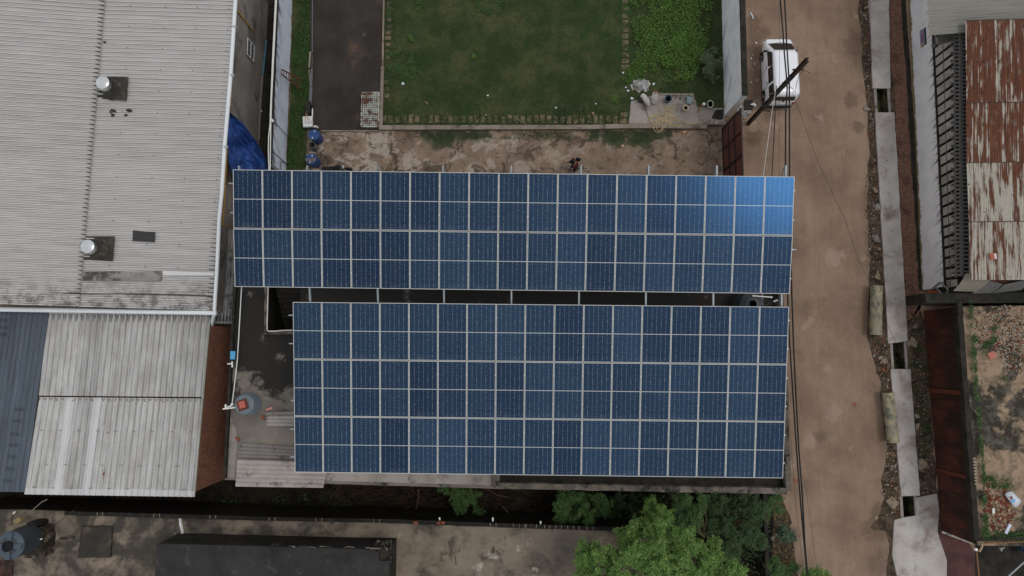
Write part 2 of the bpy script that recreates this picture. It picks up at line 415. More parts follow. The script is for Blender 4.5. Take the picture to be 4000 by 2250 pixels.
# ============================================================ ground and paving
GC = [c6(345, 840).xy, c9(1412, 710).xy]                    # centre line of the drain channel
gd = (GC[1] - GC[0]).normalized(); gn = Vector((-gd.y, gd.x))
if gn.x < 0: gn = -gn
g0 = GC[0] - gd * 300; g1 = GC[0] + gd * 300; hw = .30
def g3(v, z=0.0): return (v.x, v.y, z)
b = MB()
L0, L1 = g0 - gn * hw, g1 - gn * hw; R0, R1 = g0 + gn * hw, g1 + gn * hw
b.add([g3(L0), g3(L1), (-300, -300, 0), (-300, 300, 0)], [(0, 3, 2, 1)]) if gd.y < 0 else None
b.add([g3(R0), g3(R1), (320, -300, 0), (320, 300, 0)], [(0, 1, 2, 3)])
b.build("ground", ROAD, kind="structure")
b = MB(); b.quad(g3(L0, -.8), g3(R0, -.8), g3(R1, -.8), g3(L1, -.8))
b.quad(g3(L0), g3(L1), g3(L1, -.8), g3(L0, -.8)); b.quad(g3(R0), g3(R1), g3(R1, -.8), g3(R0, -.8))
CHM = stained("channel_wall", A(96, 92, 60), A(70, 66, 48), A(36, 34, 26), thr=.5, s1=1, s2=1.5)
b.build("drain_channel", CHM, kind="structure")
# long concrete side kerbs of the channel
for nm, s_ in (("drain_kerb", -1), ("drain_kerb", 1)):
    b = MB(); a_ = GC[0] - gd * 14 + gn * s_ * (hw + .07); e_ = GC[1] + gd * 1.5 + gn * s_ * (hw + .07)
    b.bar(g3(a_, .01), g3(e_, .01), .14, .06)
    b.build(nm, CEM, label="long concrete kerb along the %s side of the open drain" % ("road" if s_ < 0 else "wall"), cat="kerb")

def P2(*pts): return [Vector((p.x, p.y)) for p in pts]
b = MB().sheet(P2(U(2925, -400), U(2935, 400), U(2900, 560), U(2905, 700), U(3060, 1150), U(3093, 1935), U(3060, 2250), U(3070, 2700), U(3500, 2700),
      c9(1180, 1417), c9(1220, 1100), c9(1190, 960), c9(1010, 960), c9(1180, 650), c9(1150, 450), c9(1190, 200), c8(1110, 1400), c8(1070, 850), c8(940, 400),
      c7(210, 1250), c7(215, 1000), c7(160, 500), c6(235, 1449), c6(190, 900), c6(165, 500), c6(130, 0), U(3345, -400)), .004, .12, .35)
b.build("road", ROAD, kind="structure")
b = MB().sheet(P2(U(3330, -400), c6(120, 0), c6(150, 500), c6(180, 900), c6(215, 1449), c7(205, 1250), c8(930, 400), c8(1040, 850), c8(1100, 1400), c9(1160, 200), c9(1110, 450),
      c9(980, 900), c9(1150, 1100), c9(1150, 1417), U(3440, 2700), U(3700, 2700), c9(1780, 1000), c9(1690, 400), c8(1500, 300), c8(1440, 150), c7(640, 1300), c6(600, 1000), c6(520, 0), U(3490, -400)), .002, .1, .3)
# cut the strip where the channel runs: two sheets either side
def clip_sheet(pts, side):
    out_ = []; n = len(pts)
    def dd(p): return (p - GC[0]).dot(gn) * side - hw
    for i in range(n):
        p, q = pts[i], pts[(i + 1) % n]; a_, b_ = dd(p), dd(q)
        if a_ >= 0: out_.append(p)
        if a_ * b_ < 0: out_.append(p.lerp(q, a_ / (a_ - b_)))
    return out_
vp = [Vector((p.x, p.y)) for p in b.v]
for s_ in (-1, 1):
    MB().sheet(clip_sheet(vp, s_), .002).build("verge", VERGE, kind="structure")
MB().sheet(clip_sheet(P2(U(3460, -400), c6(395, 0), c6(420, 500), c6(470, 1000), c7(440, 0), c7(480, 700), c7(520, 1449), c8(1300, 250), c8(1420, 200), c8(1440, 60), c7(660, 1449), c7(625, 900), c7(575, 200), c6(580, 800), c6(530, 0), U(3510, -400)), 1), .03, .05, .3) \
    .build("gravel_strip", GRAVEL, kind="structure")
# yard
b = MB().sheet(P2(c15(220, 505), c15(900, 508), c5(1270, 715), c5(1275, 1165), U(2830, 950), U(1190, 950), c15(205, 880)), .02)
b.build("yard", YARD, kind="structure")
# black driveway, raised a little above the yard
b = MB().prism(P2(c4(770, -400), c4(1345, -400), c4(1315, 1050), c4(745, 1062)), .0, .12); b.build("driveway", DRIVE, kind="structure")
# grass
m = M("lawn_soil", .95, .1); p = m.pos()
c = m.mix(A(46, 60, 36), A(74, 76, 50), m.noise(p, .5, 7, .7).step(.42, .66))
c = m.mix(c, A(38, 62, 30), m.noise(p, .7, 6, .7).step(.52, .66) * .8)
c = m.mix(c, A(88, 76, 56), m.noise(p, 1.3, 7, .75).step(.58, .72) * .5); c = m.mix(c, A(84, 82, 58), m.noise(p, .35, 5, .7).step(.5, .68) * .5)
c = m.mul(c, (m.noise(p, 26, 5, .8) * 1.1 + .45) * (m.noise(p, 5, 4) * .5 + .75)); m.color(c); m.bump(m.noise(p, 30, 5, .8), .06, 1.0); LAWN = m.m
b = MB().prism(P2(c4(1362, -400), U(2810, -400), c5(1265, 200), c5(1275, 690), c5(600, 690), c15(965, 468), c4(1345, 1020)), .0, .10)
b.build("lawn", LAWN, kind="structure")
b = MB().sheet(P2(c4(625, -400), c4(765, -400), c4(745, 850), c4(725, 1100), c4(715, 1340), c4(690, 1375), c4(560, 1375), c4(590, 800)), .05, .02)
b.build("grass_strip", LAWN, kind="structure")
# mossy turf creeping over the yard's upper edge
b = MB().sheet(P2(c15(1300, 524), c15(1930, 524), c5(0, 750), c5(770, 752), c5(700, 830), c5(560, 880), c5(200, 870), c5(150, 800), c15(1900, 590), c15(1480, 650), c15(1330, 600)), .035, .09, .2)
pass
# corner pad with hose
b = MB().prism(P2(c5(395, 480), c5(660, 405), c5(985, 405), c5(985, 430), c5(1020, 530), c5(1265, 545), c5(1275, 690), c5(375, 690)), .0, .115)
b.build("corner_pad", CEM, kind="structure")
b = MB().sheet(P2(c5(1150, 640), c5(1190, 560), c5(1262, 550), c5(1262, 650), c5(1220, 655)), .12, .03, .1); b.build("wet_patch", DARKC, kind="structure")
# alleys
MB().sheet(P2(c6(505, -800), c6(575, -800), c6(575, 0), c7(700, 1300), c7(640, 1300), c6(522, 0)), .012, .04, .3).build("wall_foot_shade", DARKC, kind="structure")  # dark strip stands in for the shade at the wall's base
b = MB().sheet(P2(c4(300, -400), c4(500, -400), c4(440, 1400), c4(240, 1400)), .01); b.build("alley", DARKC, kind="structure")
m = M("alley_soil", .95, .1); p = m.pos()
c = m.mix(A(46, 38, 31), A(28, 25, 21), m.noise(p, 1.6, 8, .7).step(.4, .6)); m.color(m.mul(c, m.noise(p, 16, 6, .8) + .5)); m.bump(m.noise(p, 14, 6, .8), .1, 1); SOIL = m.m
b = MB().sheet(P2(U(-300, 1850), U(900, 1850), U(3050, 1880), c12(2460, 540), c12(2500, 1000), U(3050, 2700), U(-300, 2400)), .006, .03); b.build("back_alley", SOIL, kind="structure")
b = MB().sheet(P2(c12(2350, 560), c12(2470, 560), c12(2560, 800), c9(230, 900), c9(300, 1417), U(3110, 2700), U(3020, 2700), c9(50, 900)), .014, .06, .2)
m = M("leaf_litter", .95, .1); p = m.pos(); vc = m.xyz(m.voro(p, 16, "Color"))
c = m.mix(A(76, 66, 53), A(48, 42, 34), vc[0].step(.3, .7)); c = m.mix(c, A(124, 104, 66), vc[1].gt(.9) * .7); m.color(m.mul(c, m.noise(p, 12, 4) + .5)); LITTER = m.m
b.build("leaf_litter", LITTER, kind="structure")
# concrete crossing over the drain
b = MB().prism(P2(c9(1482, 625), c9(1690, 585), c9(1715, 750), c9(1700, 930), c9(1700, 980), c9(1790, 1250), c9(1790, 1500), U(3710, 2700), U(3500, 2700), c9(1290, 1417), c9(1240, 1200), c9(1262, 850), c9(1350, 825), c9(1482, 805)), -.02, .10)
b.build("concrete_crossing", SLABM, kind="structure", bevel=.03)

# kerbs (things)
def kerb(pts, wid, h, z0, label):
    b = MB()
    for a_, e_ in zip(pts[:-1], pts[1:]): b.bar((a_.x, a_.y, z0 + h / 2), (e_.x, e_.y, z0 + h / 2), wid, h)
    return b.build("kerb", KERB, label=label, cat="kerb", bevel=.012)
kerb([c4(1353, -300), c4(1338, 540)], .10, .2, 0, "narrow mossy kerb between the black driveway and the lawn, upper stretch")
kerb([c4(1338, 545), c4(1325, 1040)], .17, .22, 0, "wider pale kerb between the rusty grate and the lawn")
kerb([c15(925, 491), c5(0, 727), c5(290, 720), c5(500, 718), c5(1105, 722)], .25, .24, 0, "long pale concrete kerb between the lawn and the yard")
kerb([c15(370, 517), c15(925, 517)], .08, .14, 0, "thin kerb at the driveway's lower edge beside the blue barrels")
kerb([c5(655, 412), c5(985, 424)], .1, .17, .0, "short concrete edging behind the blue-green bucket")
kerb([c5(1108, 703), c5(1282, 703)], .14, .42, .0, "short raised concrete ledge by the maroon gate's hinge")
kerb([c4(757, 430), c4(748, 560)], .1, .22, 0, "short weathered kerb length between grass strip and driveway")

# paving stones buried round the lawn
PAVE = stained("sandstone_paver", A(112, 96, 78), A(84, 80, 60), A(52, 58, 38), thr=.52, s1=1.5, s2=2.2, grain=14, soft=.08)
MB(True).box((0, 0, .03), (.27, .52, .06)).build("paving_stone", PAVE, bevel=.015)
pv = bpy.data.objects["paving_stone"]; firstpv = [True]
def paver(p, rz, sc, label):
    if firstpv[0]: o = pv; firstpv[0] = False; o.location = (p.x, p.y, .075); o.rotation_euler = (0, 0, rz); o["label"] = label
    else: o = clone(pv, (p.x, p.y, .075), rz, label)
    o.scale = sc; o["category"] = "paving stone"; o["group"] = "paving stones around the lawn"
pale = (0, 1, 2, 5, 7, 17, 24, 25, 26)
for i in range(36):
    px = 60 + i * 69; q = e5(px + rnd.uniform(-4, 4), 1258 + rnd.uniform(-6, 6)) 
    if px > 2480: continue
    paver(q, rnd.uniform(-.03, .03), (.9, rnd.uniform(.7, 1), 1), "mossy stone paver in the row along the lawn's lower edge")
for i, yy in enumerate((40, 95, 160, 215, 290, 350, 410, 480, 545, 605, 870, 945, 1010)):
    paver(e5(115 - i * 2.5, yy), R(90) + rnd.uniform(-.04, .04), (.85, rnd.uniform(.45, .65), 1), "mossy stone paver in the row up the lawn's left edge")
for i, yy in enumerate((45, 160, 270, 380, 500, 600, 700, 790, 900, 1000, 1100, 1200)):
    paver(e6(170, yy), R(90) + rnd.uniform(-.05, .05), (1, rnd.uniform(.6, .8), 1), "mossy stone paver in the column left of the bright green weeds")
for i, (xx, yy) in enumerate(((330, 607), (320, 665))):
    paver(c5(xx, yy), R(90), (1.0, .7, 1), "clean tan stone paver beside the hose, %s of two" % ("upper", "lower")[i])

# ============================================================ solar array
GLASS = M("solar_cells", .16, .5); m = GLASS
x, y, z = m.xyz(m.obj())
cx = (x + .546) / .182; cy = (y.abs() - .018) / .0915
lx = ((cx.frac() - .5).abs()).gt(.5 - .030); ly = ((cy.frac() - .5).abs()).gt(.5 - .030)
bus = ((((cx * 9.0).frac()) - .5).abs()).gt(.47)
inn = x.abs().lt(.543) * y.abs().lt(1.112) * y.abs().gt(.016)
rn = m.rand(); wn = m.noise(m.vec(cx.floor() * 3.1 + rn * 50.0, cy.floor() * 1.7 + rn * 20.0, rn * 9.0), .9, 2)
cell = m.mix((.004, .008, .014), (.014, .030, .048), rn); cell = m.mul(cell, wn * .7 + .65)
ln = m.mix((.14, .18, .24), (.48, .52, .56), m.noise(m.obj(), 9, 3).step(.42, .66))
col = m.mix(cell, ln, (lx * .6).max(ly * .35)); col = m.mix((.10, .13, .16), col, inn)
dust = m.noise(m.pos(), 1.2, 5, .6).step(.45, .8) * .035 + .006; col = m.mix(col, (.20, .22, .24), dust)
drop = m.noise(m.pos(), 5.5, 2, .5).step(.80, .83) * .5
low = (y * -1.0 - .86).step(0.0, .26) * m.noise(m.vec(x * 9.0 + rn * 40.0, y * 1.2, rn * 7.0), 1.0, 4).step(.4, .75) * .10
col = m.mix(col, (.36, .38, .38), drop.max(low))
m.color(col); m.b.inputs["Specular IOR Level"].default_value = .12; m.b.inputs["Roughness"].default_value = .55
# anti-reflection coating of the cells: a faint blue mirror
gl = m.node("ShaderNodeBsdfGlossy"); gl.inputs["Roughness"].default_value = .19; gl.inputs["Color"].default_value = (.35, .95, 2.0, 1)
gl.inputs["Color"].default_value = (.0065, .024, .060, 1)
ad = m.node("ShaderNodeAddShader"); m.t.links.new(m.b.outputs[0], ad.inputs[0]); m.t.links.new(gl.outputs[0], ad.inputs[1])
m.t.links.new(ad.outputs[0], m.t.nodes["Material Output"].inputs["Surface"]); GLASS = m.m
ALU = plain("anodised_frame", A(184, 182, 176), .45, .5, 0.0, .06)
GALV = plain("galvanised_steel", A(128, 136, 140), .5, .5, .3, .15)
WPIPE = plain("white_pvc", A(200, 200, 196), .45, .4, 0, .1)
PW, PH = 1.134, 2.278
arr = [((.0347, 4.9306, 10.2423), (-.7421, 9.6387, .0213), 19, 2), ((1.0778, -1.2715, 9.1710), (-.6102, 9.5880, -.5210), 17, 3)]
def arrR(a): return Matrix.Rotation(R(a[0]), 3, 'Z') @ Matrix.Rotation(R(a[2]), 3, 'Y') @ Matrix.Rotation(R(a[1]), 3, 'X')
def panel_proto():
    t = thing("solar_panel", (0, 0, 0), "x", "solar panel", "solar panels on the rooftop arrays")
    f = MB(True); fw = .017
    for sx in (-1, 1): f.box((sx * (PW - fw) / 2, 0, 0), (fw, PH, .038))
    for sy in (-1, 1): f.box((0, sy * (PH - fw) / 2, 0), (PW - 2 * fw, fw, .037))
    f.build("frame", ALU, t)
    MB(True).box((0, 0, .006), (PW - 2 * fw, PH - 2 * fw, .012)).build("cell_sheet", GLASS, t)
    MB(True).box((0, 0, .0135), (PW - 2 * fw - .004, .016, .003)).build("centre_strip", ALU, t)
    for yy in (-.535, .604): MB(True).box((PW / 2 + .010, yy, .021), (.045, .05, .012)).build("clamp", ALU, t)
    return t
pp = panel_proto(); used = False
ORD = ["first", "second", "third", "fourth", "fifth", "sixth", "seventh", "eighth", "ninth", "tenth", "eleventh", "twelfth", "thirteenth", "fourteenth", "fifteenth", "sixteenth", "seventeenth", "eighteenth", "nineteenth"]
for k, (cen, an, nx, ny) in enumerate(arr):
    Rm = arrR(an)
    for j in range(ny):
        for i in range(nx):
            lxx = (i - (nx - 1) / 2) * (PW + .02); lyy = ((ny - 1) / 2 - j) * (PH + .025)
            loc = Vector(cen) + Rm @ Vector((lxx, lyy, 0))
            tw = R(rnd.gauss(0, .12)) + (R(-.3) if (k == 0 and j == 0) else R(1.9) if (k == 0 and j == 1) else 0)
            tr = R(rnd.gauss(0, .15))
            o = pp if not used else copy_tree(pp); used = True
            o.location = loc; o.rotation_euler = (Rm @ Matrix.Rotation(tw, 3, 'X') @ Matrix.Rotation(tr, 3, 'Y')).to_euler()
            rown = (("top", "bottom") if ny == 2 else ("top", "middle", "bottom"))[j]
            bright = ", glinting" if (k == 0 and j == 0 and i >= 16) else ""
            o["label"] = "solar panel %s from left in the %s row of the %s array%s" % (ORD[i], rown, "upper" if k == 0 else "lower", bright)
# mounting frame
mf = thing("mounting_frame", (0, -2, 5.0), "galvanised steel frame of rafters, rails and posts carrying the solar panels", "steel frame")
Rm0, Rm1 = arrR(arr[0][1]), arrR(arr[1][1]); C0, C1 = Vector(arr[0][0]), Vector(arr[1][0])
def pl(k, x, y, dz=0):
    C_, Rm_ = (C0, Rm0) if k == 0 else (C1, Rm1); return C_ + Rm_ @ Vector((x, y, dz))
def loc_on(k, wx, wy, dz):                        # point under the array plane at world x,y
    C_, Rm_ = (C0, Rm0) if k == 0 else (C1, Rm1); n = Rm_ @ Vector((0, 0, 1))
    z = C_.z - (n.x * (wx - C_.x) + n.y * (wy - C_.y)) / n.z; return Vector((wx, wy, z + dz))
raf = [945, 1209, 1475, 1734, 1998, 2262, 2523, 2786, 3052]
ZR = 5.0
for px in raf:
    g = U(px, 1155, 9.7); xw = g.x
    top = loc_on(0, xw + (0.05 if px > 2000 else -.0), 7.52, -.17); b0 = loc_on(0, xw, 2.62, -.17); bot = loc_on(1, xw - .05, -4.5, -.17)
    if px == 945: b = MB().bar(top, loc_on(0, xw, 2.95, -.17), .06, .1)
    else: b = MB().bar(top, b0, .06, .1).bar(b0, loc_on(1, xw, 2.1, -.17), .06, .1).bar(loc_on(1, xw, 2.1, -.17), bot, .06, .1)
    b.build("rafter", GALV, mf)
    for yy in ((6.7, 3.6) if px == 945 else (6.7, 3.6, -1.0, -4.3)):
        q = loc_on(0 if yy > 2.5 else 1, xw, yy, -.2); zb = 0.0 if yy > 6 else ZR
        if px > 3000 and yy < 3: zb = ZR
        MB().bar((q.x, q.y, zb), q, .07, .07).build("post", GALV, mf)
    q = loc_on(0, xw, 7.45, -.2); MB().bar(q, Vector((xw + (.35 if px < 2000 else .25), 7.0, q.z - 1.3)), .03, .03).build("brace", GALV, mf)
for k, (cen, an, nx, ny) in enumerate(arr):
    hwid = (nx * 1.154 - .02) / 2
    for j in range(ny):
        for fr in (.235, .735):
            yl = (ny * 2.303 - .025) / 2 - j * 2.303 - fr * 2.278
            e0 = rnd.choice((.03, .14, .20)); e1 = rnd.choice((.03, .08, .20))
            MB().bar(pl(k, -hwid - e0, yl, -.07), pl(k, hwid + e1, yl, -.07), .045, .06).build("rail", GALV, mf)
# ============================================================ left factory
TRAP = [(0, 0), (.70, 0), (.76, .045), (.92, .045)]
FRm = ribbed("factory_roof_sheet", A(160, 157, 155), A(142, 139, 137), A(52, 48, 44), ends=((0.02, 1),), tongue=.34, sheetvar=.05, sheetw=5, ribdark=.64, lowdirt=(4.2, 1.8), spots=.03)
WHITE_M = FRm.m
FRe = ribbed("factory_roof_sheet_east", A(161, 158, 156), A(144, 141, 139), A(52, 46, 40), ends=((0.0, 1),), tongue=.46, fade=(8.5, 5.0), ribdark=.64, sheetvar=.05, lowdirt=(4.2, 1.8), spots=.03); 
WE = FRe
fb = thing("factory_building", U(905, 600, 0), "pale grey factory building with long ribbed metal roof and white gutter", "factory")
# plan of the roof: joint line J, gutter line G
JT, JB = c1(800, -360, 5.2), c2(575, 962, 5.2)
GT, GB = c1(1800, -330, 4.6), c2(1607, 992, 4.6)
nrib = 82
# A->B across ribs (down the page), A->D along ribs (gutter to joint)
b = MB().ribs(GT, GB, JB, JT, nrib, TRAP, 3); b.build("roof_sheet", FRe.m, fb, solid=.004)
b = MB().ribs(JT + Vector((.18, 0, .045)), JB + Vector((.18, 0, .045)), c2(-330, 935, 6.15), c1(-420, -460, 6.15), nrib, TRAP, 3)
b.build("roof_sheet", WHITE_M, fb, solid=.004)
# screws
b = MB()
for i in range(2, nrib, 5):
    for t in (.04, .28, .52, .78):
        for (A_, B_, C_, D_) in ((GT, GB, JB, JT), (JT, JB, c2(-330, 935, 6.15), c1(-420, -460, 6.15))):
            p = A_.lerp(B_, (i + .8) / nrib).lerp(D_.lerp(C_, (i + .8) / nrib), t); b.box(p + Vector((0, 0, .05)), (.035, .035, .03))
b.build("roof_screws", plain("screw_dark", A(50, 48, 46)), fb)
# walls
wg = (GB - GT).normalized(); wn_ = Vector((-wg.y, wg.x, 0)); wn_ = wn_ if wn_.x > 0 else -wn_
gin = -.12
def fw(P, z): q = P + wn_ * gin; return Vector((q.x, q.y, z))
b = MB(); b.add([fw(GT, 0), fw(GB, 0), fw(GB, 4.5), fw(GT, 4.5), *(Vector((fw(GT, 0).x - 25, fw(GT, 0).y, 0)), Vector((fw(GB, 0).x - 25, fw(GB, 0).y, 0)), Vector((fw(GB, 0).x - 25, fw(GB, 0).y, 4.5)), Vector((fw(GT, 0).x - 25, fw(GT, 0).y, 4.5)))],
    [(0, 1, 2, 3), (1, 5, 6, 2), (5, 4, 7, 6), (4, 0, 3, 7)])
b.build("wall", PLASTER, fb)
# gutter along the eave and along the lower edge
GUT = plain("gutter_white", A(196, 200, 202), .4, .4, 0, .1, 2)
b = MB().tube([c1(1800, -330, 4.62), c1(1778, 0, 4.62), c1(1742, 560, 4.62), c1(1695, 1110, 4.62), c1(1675, 1445, 4.62)], .095, 10)
b.build("gutter", GUT, fb, smooth=True)
MB().tube([c1(1676, 1440, 4.60), c2(1655, 300, 4.60), c2(1640, 640, 4.58), c2(1617, 1010, 4.56)], .09, 10).build("gutter", GUT, fb, smooth=True)
MB().tube([c2(-330, 972, 4.7), c2(0, 982, 4.7), c2(530, 990, 4.7)], .115, 10).build("gutter", GUT, fb, smooth=True)
MB().tube([c2(525, 990, 4.68), c2(1560, 1008, 4.62), c2(1635, 1012, 4.62)], .108, 10).build("gutter", GUT, fb, smooth=True)
MB().tube([c2(1612, 1030, 4.5), c2(1598, 1100, 3.6)], .08, 8).build("downpipe", GUT, fb, smooth=True)
b = MB()
for (x, y) in ((1770, 205), (1752, 570), (1705, 1110)): b.tube([c1(x - 2, y - 8, 4.63), c1(x, y + 8, 4.63)], .108, 10)
b.build("gutter_joints", plain("joint_grey", A(150, 155, 158)), fb)
# yellow conduit under the eave
YEL = plain("yellow_conduit", A(150, 112, 38), .5)
def onwall(f, x, y, out_=.05):
    q = f(x, y, 0); d = Vector((q.x, q.y, 0)) - Vector((0, 0, H)); p0 = fw(GT, 0) + wn_ * out_
    o = Vector((0, 0, H)); return o + d * ((p0 - o).dot(wn_) / d.dot(wn_))
b = MB().tube([onwall(c4, 158, 88), onwall(c4, 205, 145), onwall(c4, 260, 215), onwall(c4, 300, 265)], .035, 6)
b.tube([onwall(c4, 118, 600, .14), onwall(c4, 103, 860, .14)], .03, 6)
b.tube([onwall(e4, 180, 860, .12), onwall(e4, 150, 1430, .12), onwall(c2, 1690, 220, .1), onwall(c2, 1680, 345, .1), onwall(c2, 1745, 368, .1)], .03, 6)
b.build("conduit", YEL, fb, smooth=True)
# window of louvres on the wall
wp = [onwall(c4, 235, 310, .02), onwall(c4, 290, 372, .02), onwall(c4, 283, 500, .02), onwall(c4, 232, 440, .02)]
wt = thing("x", wp[0], "x", "x"); bpy.data.objects.remove(wt)
b = MB().quad(*wp); wo = b.build("window", plain("window_dark", A(30, 32, 34), .3), fb, solid=.03)
def wq(u, v): return wp[0].lerp(wp[3], u).lerp(wp[1].lerp(wp[2], u), v) + wn_ * .05
b = MB()
for u in (0, 1): b.bar(wq(u, 0), wq(u, 1), .05, .05)
for v in (0, .5, 1): b.bar(wq(0, v), wq(1, v), .05, .05)
b.build("frame", plain("window_frame", A(160, 160, 158)), wo)
b = MB()
for u in (.17, .33, .5, .67, .83):
    for v0, v1 in ((.08, .42), (.6, .92)): b.bar(wq(u, v0), wq(u, v1), .06, .02)
b.build("louvre", plain("louvre_glass", A(120, 124, 122), .3), wo)
# things on the factory roof
def roofz(p):                                    # height of the roof at xy
    q = Vector((p.x, p.y)); 
    gx = lambda P, Q: P.x + (Q.x - P.x) * (q.y - P.y) / (Q.y - P.y)
    xg, xj = gx(GT, GB), gx(JT, JB); t = (xg - q.x) / (xg - xj)
    return 4.6 + .6 * t if t < 1 else 5.2 + (t - 1) * .6 + .05
GALV2 = M("spun_galvanised", .32, .5, .85); GALV2.color(A(190, 192, 192)); GALV2 = GALV2.m
BITU = stained("bitumen_flashing", A(62, 60, 54), A(48, 46, 42), A(84, 78, 66), thr=.6, s1=2, s2=2.5, grain=16)
def ventilator(capf, capxy, basec, flash, label):
    z0 = 5.15; bz = basec; cc = capf(capxy[0], capxy[1], z0 + 1.0)
    t = thing("roof_ventilator", (cc.x, cc.y, z0), label, "ventilator", "turbine ventilators on the factory roof")
    b = MB(); F_ = [capf(x, y, z0 + .03) for x, y in flash]
    b.quad(*F_, nu=16, nv=4, fn=lambda u, v: Vector((0, 0, .02 * math.sin(v * 40)))); b.build("flashing", BITU, t, solid=.03)
    b = MB().lathe((cc.x, cc.y, z0), [(.52, .06), (.47, .10), (.40, .22), (.31, .50), (.30, .62)], 28)
    b.build("base_cone", BITU, t, smooth=True)
    b = MB(); n = 26
    for k in range(n):                            # curved vanes
        a0 = 2 * math.pi * k / n; vs = []
        for q in range(6):
            v = q / 5; zz = .62 + v * .30; r_ = .30 + .07 * math.sin(math.pi * (v * .8 + .1)) - .05 * v; a1 = a0 + .25 * v
            vs += [(cc.x + math.cos(a1) * r_, cc.y + math.sin(a1) * r_, z0 + zz), (cc.x + math.cos(a1 + .2) * (r_ - .035), cc.y + math.sin(a1 + .2) * (r_ - .035), z0 + zz)]
        b.add(vs, [(2 * q, 2 * q + 1, 2 * q + 3, 2 * q + 2) for q in range(5)])
    b.build("vanes", GALV2, t)
    MB().lathe((cc.x, cc.y, z0), [(.255, .60), (.265, .90)], 24).build("core", plain("vent_core", A(40, 40, 40)), t)
    b = MB().lathe((cc.x, cc.y, z0), [(.31, .90), (.305, .935), (.24, .965), (.235, .955), (.12, .985), (.115, .978), (.035, .99), (.03, 1.0), (.0, 1.005)], 28)
    b.build("cap", GALV2, t, smooth=True)
ventilator(c1, (766, 618), None, [(716, 578), (968, 580), (955, 760), (705, 740)], "silver turbine ventilator on black flashing, upper one of two on factory roof")
ventilator(c2, (652, 505), None, [(612, 430), (866, 432), (850, 620), (600, 605)], "silver turbine ventilator on black flashing, lower one of two on factory roof")
# bitumen patch over three ribs
def onroof(f, x, y, dz=.05):
    p = f(x, y, 5.0)
    for _ in range(3): p = f(x, y, roofz(p))
    return p + Vector((0, 0, dz))
b = MB().quad(onroof(c2, 1010, 388), onroof(c2, 1178, 402), onroof(c2, 1175, 478), onroof(c2, 1005, 468), nu=6, nv=24, fn=lambda u, v: Vector((0, 0, .03 * abs(math.sin(v * math.pi * 2.5)) ** .5)))
b.build("bitumen_patch", plain("bitumen", A(44, 43, 42), .5, .4, 0, .4, 14, .5), label="black bitumen patch stuck over three ribs of the factory roof", cat="roof patch", solid=.01)
RUB = plain("bitumen_scrap", A(36, 34, 33), .6, .3, 0, .4, 20)
def blob(f, pts, label, nm="bitumen_scrap", mat=RUB, cat="roof patch"):
    b = MB(); P = [onroof(f, x, y, .03) for x, y in pts]; n = len(P)
    b.add(P + [p + Vector((0, 0, .03)) for p in P], [tuple(range(n - 1, -1, -1)), tuple(range(n, 2 * n))] + [(i, (i + 1) % n, n + (i + 1) % n, n + i) for i in range(n)])
    o = b.build(nm, mat, label=label, cat=cat, group="black patches on the factory roof"); return o
blob(c1, [(845, 825), (870, 830), (886, 852), (860, 850), (845, 842), (840, 852), (868, 866), (868, 882), (838, 882), (850, 872), (828, 848)], "black curled bitumen scrap, s-shaped, below the upper ventilator")
blob(c1, [(955, 830), (975, 824), (1002, 832), (1000, 848), (975, 850), (958, 843)], "oval black patch, upper of the pair right of the s-shaped scrap")
blob(c1, [(942, 865), (955, 862), (968, 868), (966, 880), (945, 880)], "small round black patch, lower of the pair right of the s-shaped scrap")
blob(c1, [(784, 318), (795, 314), (809, 322), (800, 330), (785, 328)], "small dark oval patch high up beside the roof's sheet joint")
blob(c2, [(40, 615), (65, 618), (75, 603), (98, 600), (102, 612), (118, 615), (104, 625), (108, 640), (88, 650), (82, 634), (60, 630)], "splayed black patch near the roof's left edge, larger of two")
blob(c2, [(38, 680), (52, 668), (66, 680), (60, 694), (44, 690)], "small black patch near the roof's left edge, below the splayed one")
b = MB().quad(onroof(c2, 632, 700, .055), onroof(c2, 1228, 695, .055), onroof(c2, 1225, 772, .055), onroof(c2, 630, 768, .055), nu=8, nv=24, fn=lambda u, v: Vector((0, 0, .03 * (math.sin(v * math.pi * 4.4) > .5))))
b.build("repair_sheet", stained("grey_repair_sheet", A(134, 130, 126), A(116, 112, 108), A(72, 69, 65), thr=.52, s1=.8, s2=1.3, grain=8), label="long grey stained repair sheet laid across the factory roof", cat="roof sheet")
b = MB().quad(onroof(c2, 1234, 692, .06), onroof(c2, 1620, 706, .06), onroof(c2, 1618, 728, .06), onroof(c2, 1233, 728, .06), nu=8, nv=4)
b.build("repair_sheet", plain("white_repair", A(182, 180, 180), .5, .3, 0, .06), label="clean white repair strip at right end of the stained sheet", cat="roof sheet")
MB().tube([onroof(c2, x, y, .06) for x, y in ((-60, 815), (0, 828), (70, 850), (150, 856), (560, 864), (700, 868), (900, 865), (1150, 872), (1400, 876), (1600, 884))], .022, 6) \
    .build("roof_cable", RUB, label="black cable lying across the lower end of the factory roof", cat="cable")

# ============================================================ lower shed with brick wall
sh = thing("brick_shed", c3(1300, 500, 0), "brick shed roofed with grey fibre and blue-grey metal sheets", "shed")
LT = ribbed("fibre_roof_sheet", A(166, 165, 163), A(140, 138, 136), A(84, 78, 70), ends=((0.05, 1),), tongue=.16, ribdark=.78, light=.3, sheetvar=.12, sheetw=3.4, spots=.0)
